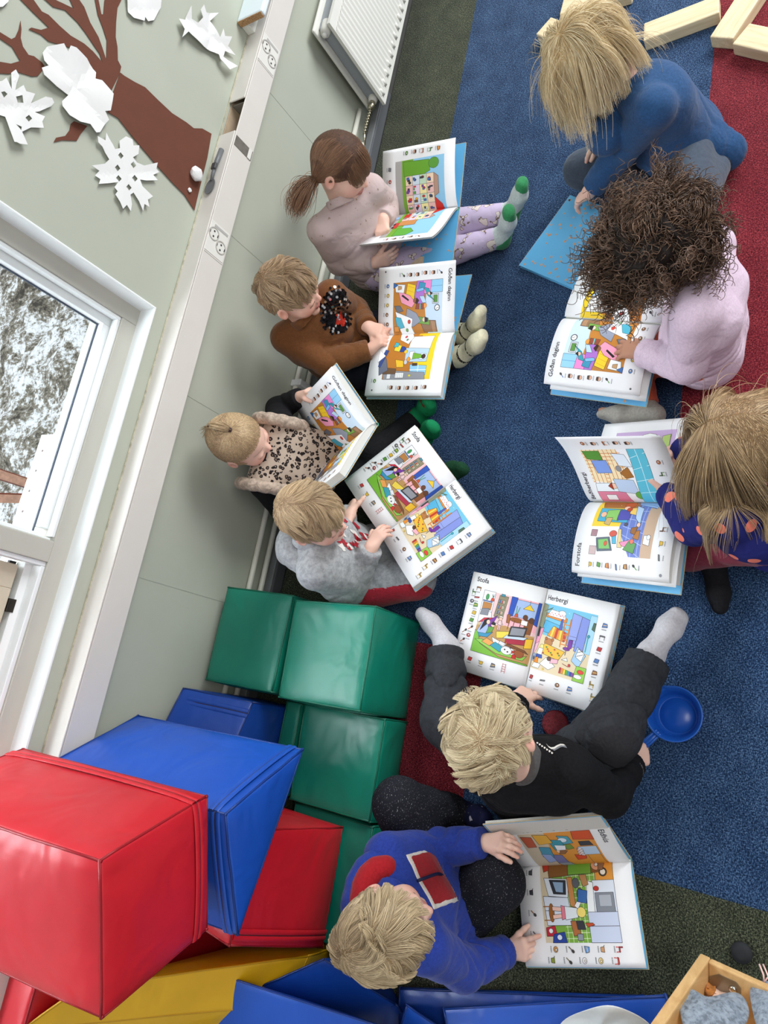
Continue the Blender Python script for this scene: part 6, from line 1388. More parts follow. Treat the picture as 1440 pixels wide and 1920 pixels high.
def art_daginn_r():
    a = Art(4); a.R(0, 26, 76, 80, (196, 124, 44), 0); a.P([(0, 72), (76, 76), (76, 106), (0, 106)], (248, 212, 40), 0); a.P([(8, 64), (30, 62), (32, 98), (8, 100)], (240, 238, 236)); a.P([(28, 58), (50, 60), (50, 96), (30, 98)], (190, 216, 240)); a.E(42, 88, 5, 8, (226, 240, 250)); a.R(34, 66, 12, 8, (250, 250, 252)); a.P([(36, 72), (46, 72), (44, 88), (39, 86)], (120, 180, 60)); a.E(42, 90, 3.6, 3.4, (70, 50, 40))
    a.P([(54, 70), (70, 72), (70, 98), (56, 98)], (150, 206, 240)); a.line([(55, 84), (70, 85)], (250, 250, 250), 1); a.line([(62, 71), (62, 98)], (250, 250, 250), 1); a.R(52, 74, 4, 8, (80, 60, 50)); a.P([(62, 26), (76, 28), (76, 98), (66, 96)], (150, 152, 160)); a.R(66, 34, 9, 6, (240, 240, 244), .2); a.R(66, 48, 8, 14, (250, 250, 250)); a.R(69, 70, 3, 4, (230, 220, 60), .2)
    for y in (50, 53, 56, 59): a.line([(66.6, y), (73.6, y)], (120, 120, 126), .4)
    a.P([(58, 26), (68, 26), (68, 48), (60, 48)], (112, 84, 60)); a.P([(0, 40), (14, 44), (22, 60), (10, 66), (0, 60)], (250, 250, 252)); a.E(8, 52, 2.6, 2, (210, 60, 60)); a.E(14, 56, 2, 1.6, (90, 150, 80)); a.E(30, 52, 4.6, 6, (50, 70, 150)); a.E(34, 59, 3, 3, (240, 200, 60)); a.P([(22, 40), (32, 38), (34, 48), (24, 50)], (250, 216, 60)); a.P([(18, 38), (26, 36), (26, 44), (20, 44)], (70, 180, 200)); a.P([(46, 44), (58, 48), (58, 60), (48, 58)], (246, 196, 50)); a.E(50, 62, 4, 3, (206, 206, 212)); a.E(46, 66, 3.6, 3, (240, 160, 60))
    a.P([(40, 14), (70, 20), (62, 34), (44, 28)], (110, 116, 136)); a.P([(30, 24), (56, 16), (58, 20), (32, 30)], (58, 80, 150)); a.P([(30, 14), (50, 14), (40, 26)], (250, 250, 252), .2)
    a.icons(88, (100, 86, 72, 58, 44), 14, (10, 22, 78), ['face', 'face', 'face', 'face', 'face', 'brush', 'round', 'round']); a.E(92, 12, 1.4, 1.4, (90, 90, 96), 0)
    return a, None
def art_forstofa():
    a = Art(5); a.R(22, 24, 78, 84, (250, 250, 250), 0); a.P([(60, 46), (100, 30), (100, 108), (58, 108)], (248, 214, 70), 0); a.P([(24, 24), (100, 24), (100, 64), (58, 70), (24, 52)], (112, 132, 206), 0); a.R(24, 24, 76, 14, (206, 176, 150), 0)
    for i in range(6): a.line([(24 + i * 14, 38), (40 + i * 10, 66)], (190, 206, 240), .6)
    for i in range(3): a.line([(24, 42 + i * 8), (100, 42 + i * 8)], (190, 206, 240), .5)
    a.P([(84, 56), (98, 44), (98, 106), (84, 100)], (170, 110, 50)); a.E(88, 78, 1, 1, (230, 190, 80)); a.P([(64, 62), (82, 60), (83, 102), (65, 102)], (80, 176, 214)); a.E(74, 96, 3.8, 4, (240, 190, 160)); a.P([(66, 74), (82, 74), (80, 92), (68, 92)], (146, 206, 110)); a.P([(68, 60), (80, 60), (81, 76), (67, 76)], (90, 90, 180)); a.P([(60, 84), (70, 82), (70, 90), (62, 92)], (206, 176, 120)); a.P([(74, 52), (86, 50), (84, 62), (76, 62)], (250, 210, 110))
    a.P([(84, 30), (100, 28), (100, 60), (90, 54)], (180, 206, 240)); 
    for i in range(5): a.line([(85 + i * 3, 31), (90 + i * 2, 56)], (90, 130, 200), .9)
    a.P([(62, 44), (84, 46), (88, 56), (70, 52)], (190, 216, 244)); a.E(90, 66, 6, 7, (196, 96, 40)); a.E(84, 68, 3, 4, (246, 206, 180)); a.E(82, 64, 3, 3.4, (206, 80, 50)); a.E(62, 46, 3, 2.4, (246, 206, 180))
    a.P([(30, 74), (46, 80), (44, 98), (28, 94)], (92, 104, 120)); a.P([(32, 77), (44, 82), (42, 95), (31, 92)], (130, 196, 110), .2); a.E(38, 84, 3, 2, (240, 90, 60)); a.R(24, 96, 10, 9, (206, 180, 180)); a.R(46, 98, 8, 8, (170, 130, 140)); a.P([(34, 62), (56, 66), (56, 70), (34, 68)], (226, 206, 150)); a.E(50, 76, 4, 5, (214, 96, 80)); a.P([(38, 70), (48, 72), (46, 77), (38, 75)], (90, 180, 210)); a.P([(34, 50), (44, 52), (40, 66), (36, 62)], (246, 150, 190)); a.P([(28, 46), (40, 44), (42, 54), (32, 60)], (100, 160, 90)); a.E(42, 50, 3, 2.6, (236, 130, 110)); a.P([(44, 42), (56, 42), (54, 48), (46, 50)], (180, 120, 60)); a.P([(50, 48), (60, 46), (58, 54), (52, 54)], (160, 106, 56)); a.P([(38, 28), (50, 28), (50, 36), (40, 36)], (246, 250, 255)); a.E(48, 30, 3, 2.4, (236, 240, 248)); a.E(62, 62, 2, 2.4, (90, 90, 100))
    a.icons(12, (102, 90, 78, 66, 54, 42), 14, (26, 42, 58, 78), ['pot', 'box', 'cloth', 'bar', 'cloth', 'brush', 'bar', 'pot', 'chair', 'brush']); a.E(7, 10, 1.8, 1.8, (130, 130, 136), 0)
    return a, ('Forstofa', 8, 117, 8.5)
def art_bad():
    a = Art(6); a.R(0, 26, 78, 82, (248, 248, 252), 0); a.P([(30, 56), (78, 60), (78, 108), (30, 108)], (250, 230, 190), 0)
    for i in range(9): a.line([(32 + i * 5, 58), (32 + i * 5, 108)], (216, 130, 50), .8)
    for i in range(9): a.line([(30, 62 + i * 5.4), (78, 62 + i * 5.4)], (216, 130, 50), .8)
    a.P([(44, 78), (62, 80), (62, 100), (44, 98)], (130, 160, 230)); a.P([(62, 84), (76, 84), (76, 106), (64, 104)], (90, 150, 60)); a.P([(0, 66), (18, 70), (18, 108), (0, 108)], (226, 130, 160)); a.R(4, 84, 9, 14, (246, 246, 250)); a.P([(18, 66), (30, 66), (30, 106), (18, 108)], (240, 246, 252)); a.E(26, 82, 4, 4.4, (240, 200, 176)); a.P([(20, 84), (26, 90), (31, 84)], (176, 60, 30)); a.P([(14, 52), (34, 54), (36, 80), (18, 78)], (196, 214, 240)); a.P([(38, 52), (52, 56), (44, 68), (36, 62)], (170, 110, 46)); a.E(50, 68, 4, 3.6, (150, 146, 150)); a.P([(52, 50), (70, 54), (72, 70), (54, 66)], (232, 240, 250)); a.E(12, 52, 6, 6, (110, 180, 70)); a.P([(0, 28), (78, 28), (78, 48), (0, 52)], (96, 196, 220)); 
    for i in range(5): a.line([(i * 18, 28), (i * 16, 50)], (220, 244, 250), .7)
    a.line([(0, 39), (78, 38)], (220, 244, 250), .7)
    a.icons(None, (), 16, (10, 26, 42, 58), ['bar', 'round', 'chair', 'round']); a.icons(88, (98, 84, 70, 56, 42))
    return a, ('Baðherbergi', 5, 116, 8.2)
def art_purple():
    a = Art(7); a.R(6, 26, 80, 80, (206, 178, 220), 0); a.E(34, 78, 18, 16, (248, 248, 250)); a.E(66, 60, 17, 18, (244, 248, 246)); a.E(30, 46, 14, 12, (250, 246, 244)); a.E(28, 84, 6, 4.5, (60, 130, 64)); a.E(40, 74, 4, 3, (226, 90, 50)); a.line([(22, 70), (46, 88)], (150, 150, 156), .6); a.E(64, 66, 6, 4, (240, 190, 70)); a.E(70, 54, 5, 5, (150, 196, 90)); a.E(30, 46, 6, 4.6, (190, 90, 90)); a.R(54, 86, 24, 14, (226, 240, 246)); a.E(62, 92, 4, 3, (90, 90, 96)); a.E(72, 92, 4, 3, (190, 70, 60)); a.P([(44, 30), (80, 32), (78, 42), (46, 40)], (180, 206, 120))
    return a, None
def art_eldhus_l():
    a = Art(8); a.R(26, 26, 74, 80, (226, 150, 60), 0); a.P([(26, 26), (100, 26), (100, 50), (26, 56)], (206, 190, 166), 0); a.R(70, 90, 30, 14, (222, 150, 50)); a.R(54, 84, 16, 20, (190, 214, 240)); a.P([(56, 82), (76, 80), (78, 86), (58, 88)], (250, 250, 252)); 
    for i in range(5): a.E(58 + i * 4, 85, 1.8, 2.4, (246, 230, 230)); a.E(58 + i * 4, 82.6, .9, .9, (206, 40, 50), .1)
    a.P([(44, 88), (52, 88), (52, 102), (44, 100)], (60, 62, 70)); a.P([(26, 86), (40, 84), (42, 106), (26, 106)], (214, 84, 40)); a.P([(32, 68), (48, 70), (46, 82), (34, 80)], (80, 160, 180)); a.E(40, 72, 4, 5, (232, 240, 250)); a.P([(38, 56), (58, 58), (56, 72), (40, 70)], (60, 150, 170)); a.P([(48, 70), (58, 72), (56, 80), (48, 78)], (120, 150, 60)); a.E(60, 64, 5, 5.4, (246, 210, 184)); a.P([(56, 64), (60, 71), (66, 66), (66, 60)], (150, 100, 60)); a.P([(48, 60), (58, 60), (58, 70), (50, 72)], (246, 246, 250)); a.P([(68, 76), (80, 76), (78, 86), (72, 88)], (220, 70, 40)); a.P([(66, 50), (88, 52), (86, 64), (68, 62)], (120, 120, 170)); a.P([(86, 52), (98, 54), (98, 68), (86, 66)], (160, 166, 176)); a.P([(28, 42), (46, 44), (44, 60), (30, 58)], (226, 170, 60)); a.P([(50, 42), (70, 40), (72, 52), (52, 54)], (70, 150, 180)); a.P([(64, 40), (84, 42), (80, 52), (66, 50)], (150, 170, 220)); a.P([(30, 28), (50, 30), (50, 40), (32, 40)], (190, 90, 60))
    a.icons(None, (), 0, (), []); 
    for i, x in enumerate((30, 46, 62, 78, 92)): a.icon(10 + (i % 2) * .5, 100 - i * 14, ['box', 'pot', 'bar', 'box', 'bar'][i], [(120, 110, 100), (196, 60, 50), (130, 130, 130), (90, 90, 96), (150, 150, 156)][i])
    for i in range(5): a.icon(20, 96 - i * 14, ['pot', 'box', 'box', 'box', 'round'][i], [(190, 196, 206), (200, 50, 50), (50, 52, 60), (140, 140, 146), (240, 240, 240)][i])
    a.icon(36, 18, 'bar', (90, 190, 190)); a.icon(60, 17, 'cloth', (230, 230, 230))
    return a, ('Eldhús', 26, 115, 8.8)
def art_eldhus_r():
    a = Art(9); a.R(0, 26, 78, 82, (128, 178, 66), 0)
    for i in range(14): a.line([(4 + i * 5.4, 50), (4 + i * 5.4, 104)], (232, 246, 206), .5)
    for i in range(11): a.line([(0, 52 + i * 5), (78, 52 + i * 5)], (232, 246, 206), .5)
    a.P([(0, 26), (78, 26), (78, 34), (0, 40)], (222, 206, 176), 0); a.R(0, 88, 22, 20, (230, 156, 60)); a.E(12, 97, 4.5, 4.5, (70, 60, 50)); a.E(12, 97, 3, 3, (246, 240, 226), .2); a.R(20, 84, 30, 24, (226, 234, 246)); a.R(32, 86, 18, 20, (134, 140, 150)); a.R(34, 90, 11, 13, (176, 182, 192), .2); a.R(50, 76, 28, 32, (206, 216, 240)); a.line([(63, 76), (63, 108)]); a.P([(20, 78), (50, 76), (50, 84), (22, 85)], (246, 250, 252)); a.E(28, 88, 2.4, 3, (190, 50, 40))
    a.P([(0, 34), (16, 36), (12, 92), (0, 92)], (140, 92, 44)); a.P([(0, 58), (14, 58), (13, 84), (0, 84)], (116, 170, 60)); a.E(4, 90, 6, 6, (226, 166, 130)); a.P([(-1, 92), (3, 99), (10, 97), (10, 92)], (150, 110, 80)); a.E(4, 90, 2, 2, (240, 240, 240), .5); a.P([(0, 28), (10, 30), (8, 36), (0, 36)], (190, 60, 40))
    a.P([(16, 30), (34, 34), (36, 56), (18, 58)], (232, 240, 250)); a.P([(18, 36), (32, 40), (33, 54), (19, 55)], (50, 54, 62)); a.P([(20, 40), (30, 43), (31, 51), (21, 52)], (150, 180, 210), .2); a.P([(16, 56), (44, 58), (46, 64), (16, 62)], (206, 140, 80)); a.E(22, 66, 5, 4, (96, 100, 108)); a.E(33, 70, 6, 4, (90, 90, 96)); a.P([(14, 70), (26, 74), (24, 80), (14, 78)], (190, 140, 90)); a.P([(34, 28), (62, 30), (62, 58), (36, 56)], (226, 234, 248)); a.line([(48, 29), (48, 57)])
    a.E(50, 36, 9, 3, (160, 100, 44)); a.line([(44, 34), (44, 27)], (160, 100, 44), 1); a.line([(57, 34), (57, 27)], (160, 100, 44), 1); a.P([(44, 37), (48, 37), (49, 48), (45, 49)], (250, 206, 190)); a.P([(52, 37), (56, 37), (55, 48), (51, 49)], (250, 206, 190)); a.P([(43, 47), (57, 47), (55, 53), (45, 53)], (236, 130, 150)); a.P([(44, 51), (57, 51), (55, 65), (46, 65)], (236, 244, 250)); a.P([(44, 62), (34, 70), (36, 73), (47, 66)], (246, 246, 250)); a.E(50, 69, 5, 5, (250, 226, 120)); a.P([(28, 68), (40, 66), (42, 76), (30, 78)], (60, 110, 180))
    a.P([(64, 28), (72, 28), (72, 40), (62, 38)], (196, 40, 60)); a.E(67, 33, 2.4, 2.4, (246, 246, 246)); a.P([(70, 36), (78, 34), (78, 50), (68, 48)], (40, 70, 160)); a.E(73, 42, 2.6, 2.8, (226, 236, 250)); a.P([(58, 56), (72, 58), (71, 66), (58, 64)], (180, 110, 60)); a.P([(58, 62), (66, 63), (66, 72), (58, 70)], (56, 58, 66)); a.P([(60, 72), (64, 74), (62, 82), (60, 80)], (200, 80, 40)); a.P([(70, 62), (76, 62), (76, 68), (70, 68)], (150, 156, 166))
    for i in range(5): a.icon(84, 104 - i * 17, ['chair', 'pot', 'cloth', 'brush', 'round'][i], [(206, 50, 56), (214, 160, 110), (110, 160, 220), (110, 90, 70), (206, 150, 90)][i]); a.icon(94, 100 - i * 17, ['table', 'round', 'round', 'brush', 'pot'][i], [(206, 70, 60), (236, 210, 140), (246, 240, 240), (130, 120, 90), (140, 150, 50)][i])
    for i in range(4): a.icon(10 + i * 20, 15, ['pot', 'pot', 'brush', 'brush'][i], [(70, 72, 76), (60, 60, 66), (150, 100, 60), (70, 70, 76)][i])
    return a, None
def art_town(left):
    a = Art(10 + left); x0, x1 = (20, 100) if left else (0, 78)
    a.R(x0, 24, x1 - x0, 86, (150, 206, 240), 0); a.R(x0, 24, x1 - x0, 14, (176, 174, 172), 0); a.P([(x0, 36), (x1, 36), (x1, 52), (x0, 56)], (120, 174, 54), 0)
    r = a.r; hx = (44, 100) if left else (0, 30)
    if left: a.P([(22, 38), (44, 40), (46, 70), (40, 86), (24, 84)], (110, 170, 50)); a.E(30, 92, 8, 9, (96, 160, 60))
    cols = [(246, 220, 190), (250, 236, 170), (216, 230, 244), (240, 196, 190), (200, 226, 200), (236, 214, 236)]
    for iy in range(4):
        for ix in range(4 if left else 2):
            w = (hx[1] - hx[0]) / (4 if left else 2); x = hx[0] + ix * w; y = 42 + iy * 12.5; a.R(x, y, w, 12.5, cols[(ix * 3 + iy * 2) % 6])
            for _ in range(3):
                c = r.choice([(120, 70, 160), (206, 60, 50), (70, 110, 180), (120, 84, 50), (90, 160, 80), (240, 180, 60), (250, 250, 250), (60, 60, 66)])
                X, Y = x + r.uniform(1, w - 5), y + r.uniform(.6, 5); a.R(X, Y, r.uniform(2, 4), r.uniform(2.6, 6), c, .3) if r.random() < .6 else a.E(X + 2, Y + 3, 2, 2.6, c, .3, 9)
    if left: a.P([(78, 92), (100, 92), (100, 106), (90, 104)], (214, 48, 40)); a.P([(44, 92), (78, 92), (74, 100), (50, 100)], (190, 150, 130))
    else: a.P([(0, 92), (18, 92), (6, 106), (0, 106)], (214, 48, 40)); a.P([(18, 92), (30, 92), (24, 100)], (190, 150, 130))
    if not left: a.R(8, 42, 12, 10, (206, 50, 44)); a.R(30, 42, 14, 30, (206, 140, 80)); a.P([(52, 46), (76, 46), (78, 70), (66, 80), (54, 70)], (96, 176, 60)); a.R(34, 34, 16, 8, (206, 60, 56)); a.E(38, 34, 2, 2, (40, 40, 44)); a.E(47, 34, 2, 2, (40, 40, 44)); a.P([(14, 26), (24, 28), (22, 36), (15, 34)], (150, 190, 230))
    a.icons(10 if left else 88, (100, 86, 72, 58, 44), 14, (30, 48, 66) if left else (10, 28, 46))
    return a, None

# ---- page sheets
def profile(W_, a0, beta, gamma, n=18, tail=.13):
    """developable cross-section of a page: arc points (s,h) with start angle a0+beta easing to a0, then curling by gamma"""
    s = h = 0.0; out = [(0.0, 0.0)]
    for i in range(n):
        u = (i + .5) / n; an = a0 + beta * math.exp(-u / tail) + gamma * u ** 2.2
        s += W_ / n * math.cos(an); h += W_ / n * math.sin(an); out.append((s, h))
    return out

class Sheet:
    """page surface; x 0..100 runs from left edge to right edge of that page"""
    def __init__(s, side, spine_b, v, D, N, prof, H=PH, v0=0.0, twist=0.0, lift0=0.0):
        s.side, s.o, s.v, s.D, s.N, s.pr, s.H, s.v0, s.tw, s.l0 = side, np.array(spine_b, float), np.array(v, float), np.array(D, float), np.array(N, float), prof, H, v0, twist, lift0
        s.n = len(prof) - 1
    def pos(s, u, y):                                    # u 0 at gutter .. 1 at fore-edge, y 0..1
        t = u * s.n; i = min(s.n - 1, int(t)); f = t - i
        a, b = s.pr[i], s.pr[i + 1]; S, Hh = a[0] + (b[0] - a[0]) * f, a[1] + (b[1] - a[1]) * f
        L = math.hypot(b[0] - a[0], b[1] - a[1]); nn = (-(b[1] - a[1]) / L, (b[0] - a[0]) / L)
        k = s.tw * (y - .5)
        p = s.o + s.v * (s.v0 + y * s.H) + s.D * S + s.N * (Hh + s.l0 + k * u * u)
        return p, s.D * nn[0] + s.N * nn[1]
    def grid(s, name, m, parent, base, off=0.0, ny=6, thick=.0):
        V = []; 
        for i in range(s.n + 1):
            for j in range(ny + 1):
                p, n = s.pos(i / s.n, j / ny); V.append(p + n * off)
        F = []
        for i in range(s.n):
            for j in range(ny):
                a = i * (ny + 1) + j; f = (a, a + 1, a + ny + 2, a + ny + 1)
                F.append(f if s.side < 0 else f[::-1])
        o = mesh_np(name, V, np.array(F), m, parent, True, base)
        if thick:
            md = o.modifiers.new('thickness', 'SOLIDIFY'); md.thickness = thick; md.offset = -1
        return o
    def u_of(s, x): return (x / 100.0) if s.side > 0 else 1 - x / 100.0
    def ink(s, art, parent, base):
        bm = bmesh.new(); cl = bm.loops.layers.float_color.new('ink')
        for li, (c, pts) in enumerate(art.sh):
            try: f = bm.faces.new([bm.verts.new((min(99.9, max(.1, p[0])), min(127.5, max(.5, p[1])), li)) for p in pts])
            except ValueError: continue
            c = lin(c)
            for l in f.loops: l[cl] = c
        bmesh.ops.triangulate(bm, faces=[f for f in bm.faces if len(f.verts) > 4])
        for i in range(1, s.n):
            x = 100 * i / s.n; bmesh.ops.bisect_plane(bm, geom=bm.faces[:] + bm.edges[:] + bm.verts[:], plane_co=(x, 0, 0), plane_no=(1, 0, 0), dist=1e-4)
        for i in range(1, 6):
            bmesh.ops.bisect_plane(bm, geom=bm.faces[:] + bm.edges[:] + bm.verts[:], plane_co=(0, 128 * i / 6, 0), plane_no=(0, 1, 0), dist=1e-4)
        n = len(art.sh)
        for v in bm.verts:
            p, nn = s.pos(s.u_of(v.co.x), v.co.y / 128); v.co = Vector(p + nn * (.00018 + .0011 * v.co.z / max(1, n)))
        o = bm_obj('illustration', bm, M_INK, parent, False, base, recalc=False); return o
    def title(s, txt, x, y, size, parent, base):
        cu = bpy.data.curves.new('lettering', 'FONT'); cu.body = txt; cu.size = size; cu.resolution_u = 3; cu.offset = .10
        to = bpy.data.objects.new('lettering', cu); COL.objects.link(to)
        dg = bpy.context.evaluated_depsgraph_get(); me = bpy.data.meshes.new_from_object(to.evaluated_get(dg))
        bpy.data.objects.remove(to); bpy.data.curves.remove(cu)
        bm = bmesh.new(); bm.from_mesh(me); bpy.data.meshes.remove(me)
        for i in range(1, s.n):
            X = 100 * i / s.n - x
            bmesh.ops.bisect_plane(bm, geom=bm.faces[:] + bm.edges[:] + bm.verts[:], plane_co=(X, 0, 0), plane_no=(1, 0, 0), dist=1e-4)
        for v in bm.verts:
            p, nn = s.pos(s.u_of(min(99.5, max(.5, v.co.x + x))), (v.co.y + y) / 128); v.co = Vector(p + nn * .0006)
        bm_obj('title_lettering', bm, M_TITLE, parent, False, base, recalc=False)

STAR = [(math.cos(PI / 2 + k * PI / 5) * (1 if k % 2 == 0 else .45), math.sin(PI / 2 + k * PI / 5) * (1 if k % 2 == 0 else .45)) for k in range(10)]
def stars(o, X, Y, N, w, h, n, parent, base, seed, size=.0056):
    r = random.Random(seed); bm = bmesh.new(); X, Y, N, o = map(Vector, (X, Y, N, o))
    for _ in range(n):
        cx, cy = r.uniform(.02, .98) * w, r.uniform(.02, .98) * h; a = r.uniform(0, 6); q = size * r.uniform(.7, 1.2)
        bm.faces.new([bm.verts.new(o + X * (cx + (x * math.cos(a) - y * math.sin(a)) * q) + Y * (cy + (x * math.sin(a) + y * math.cos(a)) * q) + N * .0003) for x, y in STAR])
    ob = bm_obj('printed_stars', bm, plain('orange printed stars', (208, 156, 118), .5), parent, False, base, recalc=False); ob['kind'] = 'stuff'

def book(num, label, L=None, R=None, aL=None, aR=None, tl=.006, tr=.006, pl=None, pr=None, extra=(), shift=(0, 0, 0), cover_out=.0025, starL=0, starR=0, label_=False):
    """open book; pl/pr: (angle, beta, gamma) of the top sheet on each side"""
    b = BK_[num]; c = np.array(b['c']) + np.array(shift); w, v, n = (np.array(b[q]) for q in 'wvn')
    aL = b['aL'] if aL is None else aL; aR = b['aR'] if aR is None else aR
    sb = c - v * PH / 2; root = empty('picture_book', tuple(c), label, 'book', 'open picture books'); base = tuple(c)
    dirs = {}
    for side, al in ((-1, aL), (1, aR)):
        D = w * side * math.cos(al) + n * math.sin(al); N = -w * side * math.sin(al) + n * math.cos(al); dirs[side] = (D, N)
    # cover: two boards and a spine strip
    bm = bmesh.new(); co = cover_out
    for side in (-1, 1):
        D, N = dirs[side]; vv = -v if side > 0 else v
        Mx = frame_M(sb - N * .0005, D, v, N)
        add_box(bm, (.004, -co, -.0028), (PW + co, PH + co, 0), Mx)
    add_box(bm, (-.005, -co, -.0030), (.005, PH + co, -.0006), frame_M(sb - n * .001, w, v, n))
    cv = bm_obj('cover', bm, [M_COVER], root, False, base); bevel(cv, .0008, 1)
    for side, ns in ((-1, starL), (1, starR)):
        D, N = dirs[side]
        bm = bmesh.new(); add_box(bm, (.006, -co + .001, -.0004), (PW + co - .001, PH + co - .001, .0002), frame_M(sb, D, v, N))
        ep = bm_obj('endpaper', bm, M_ENDP, root, False, base)
        if ns: stars(sb + D * .006 - v * co + N * .0002, D, v, N, PW, PH + co, ns, ep, base, num * 3 + side)
        bm = bmesh.new()
        for lo, hi in (((PW + co - .0003, -co, -.0028), (PW + co + .0006, PH + co, -.0001)), ((.004, PH + co - .0003, -.0028), (PW + co, PH + co + .0006, -.0001)), ((.004, -co - .0006, -.0028), (PW + co, -co + .0003, -.0001))):
            add_box(bm, lo, hi, frame_M(sb, D, v, N))
        bm_obj('cover_edge', bm, M_BOARD, root, False, base)
    if label_:
        D, N = dirs[1]; bm = bmesh.new(); add_box(bm, (.150, .03, .0004), (.195, .165, .0008), frame_M(sb, D, v, N)); bm_obj('name_label', bm, plain('beige sticker', (214, 190, 164), .6, .12, 70), root, False, base)
    # page blocks and top sheets
    sh = {}
    for side, t, pp, art in ((-1, tl, pl, L), (1, tr, pr, R)):
        D, N = dirs[side]
        if pp is None: pp = (0.0, .85, -.12)
        top = profile(PW, pp[0], pp[1], pp[2])
        if pp[0] < .25 and abs(pp[2]) < .3: top = profile(PW * PW / top[-1][0], pp[0], pp[1], pp[2])     # fore-edge meets the board edge
        S = Sheet(side, sb + v * .002 + N * (t + .0006), v, D, N, top); sh[side] = S
        if t > .002:                                     # the stack under the top sheet follows it down to the board
            V = []; F = []; nn = S.n
            for i in range(nn + 1):
                a = S.pr[i]; lowh = 0.0 if abs(pp[0]) < .25 and pp[2] < .5 else max(0.0, a[1] - .0)
                for y in (0, PH - .004):
                    base_p = S.o + S.v * y + S.D * a[0]
                    V.append(base_p + S.N * (a[1] - .0004)); V.append(base_p + S.N * max(-t, min(a[1] - t, lowh - t)))
            for i in range(nn):
                q = i * 4
                F += [(q, q + 2, q + 6, q + 4), (q + 1, q + 5, q + 7, q + 3), (q, q + 4, q + 5, q + 1), (q + 2, q + 3, q + 7, q + 6)]
            q = nn * 4; F += [(q, q + 2, q + 3, q + 1), (0, 1, 3, 2)]
            bm = bmesh.new(); bv = [bm.verts.new(p) for p in V]
            for f in F: bm.faces.new([bv[k] for k in f])
            bm_obj('page_block', bm, M_EDGE, root, False, base)
        pg = S.grid('page', M_PAGE, root, base, thick=.0003)
        if art: A, tt = art; S.ink(A, pg, base)
        if art and tt: S.title(tt[0], tt[1], tt[2], tt[3], pg, base)
    for ex in extra:                                     # loose sheets: (side, angle, beta, gamma, v shift, W scale, lift, art, twist)
        side, a0, be, ga, v0, ws, lf, art, tw = ex; D, N = dirs[side]
        S = Sheet(side, sb + N * lf, v, D, N, profile(PW * ws, a0, be, ga), v0=v0, twist=tw)
        pg = S.grid('page', M_PAGE, root, base, thick=.0003)
        if art:
            S.ink(art[0], pg, base)
            if art[1]: S.title(*art[1], pg, base)
    return root, dirs, sb, v

book(2, 'open picture book of a cutaway house, on the pigtailed girl\'s legs', art_town(1), art_town(0), aL=.12, aR=-.05, tl=.007, tr=.012, pl=(.30, .75, -.25), pr=(.56, .42, .34), starR=46, label_=True)
book(3, 'open picture book on the lap of the boy in the brown sweater', art_daginn_l(), art_daginn_r(), aL=-.12, aR=-.02, tl=.006, tr=.007, pl=(.42, .55, .10), starL=30)
book(4, 'picture book held half upright by the toddler in leopard print', art_daginn_l(), art_daginn_r(), aL=.58, aR=.62, tl=.006, tr=.006, pl=(.0, .75, -.1), pr=(.0, .7, -.05))
book(5, 'open picture book tilted on the lap of the boy in grey', art_stofa(), art_herbergi(), tl=.010, tr=.008, starL=26, extra=((-1, -.01, .8, -.08, .003, 1.0, .0055, None, 0),))
book(6, 'open picture book in front of the curly-haired child', art_daginn_l(), art_daginn_r(), tl=.004, tr=.008, pl=(.30, 1.2, -.55), starL=24, extra=((-1, .16, .9, -.28, -.012, 1.0, .004, None, 0),))
book(7, 'open picture book whose page the long-haired girl is turning', art_forstofa(), art_purple(), tl=.004, tr=.010, pl=(.20, 1.3, -.45), starL=26,
     extra=((-1, .12, .9, -.22, -.010, .99, .004, None, 0), (1, .80, .65, .55, .004, .98, .010, art_bad(), .03)))
book(8, 'open picture book between the outstretched legs of the boy in black', art_stofa(), art_herbergi(), tl=.010, tr=.005, pl=(.05, .75, -.15), starL=22, extra=((-1, -.01, .8, -.1, .002, 1.02, .0055, None, 0),), shift=(0, 0, .012))
book(9, 'open picture book with one side raised, before the boy in blue', art_eldhus_l(), art_eldhus_r(), aL=.80, tl=.004, tr=.005, pl=(-.10, .55, -.12), pr=(.0, .6, -.08), shift=(0, 0, .006))

# the closed blue book under the fair-haired girl's hand
P0, P1, P2 = Vector((-1.651, 0.895, 0.014)), Vector((-1.417, 0.7537, 0.014)), Vector((-1.282, 0.9563, 0.014))
Y = (P0 - P1).normalized(); X = (P2 - P1); X = (X - Y * X.dot(Y)); wB = X.length; X.normalize(); hB = (P0 - P1).length; Z = X.cross(Y)
if Z.z < 0: Z = -Z
o_ = P1.copy(); o_.z = 0.0
cb = empty('picture_book', o_, 'closed blue picture book with small orange stars under the fair-haired girl\'s hand', 'book', 'open picture books')
del cb['group']
Mx = frame_M(o_, X, Y, Vector((0, 0, 1)))
box('page_block', (.004, .004, .003), (wB - .006, hB - .004, .0125), M_EDGE, cb, o_, 0, Mx)
box('cover', (0, 0, 0), (wB, hB, .003), M_ENDP, cb, o_, .0008, Mx); box('cover', (0, 0, .0125), (wB, hB, .0152), M_ENDP, cb, o_, .0008, Mx)
box('cover_edge', (-.0006, -.0006, .0128), (.0006, hB, .0148), M_BOARD, cb, o_, 0, Mx)
stars(o_ + Vector((0, 0, .0153)), X, Y, (0, 0, 1), wB, hB, 80, cb, tuple(o_), 77, .0058)

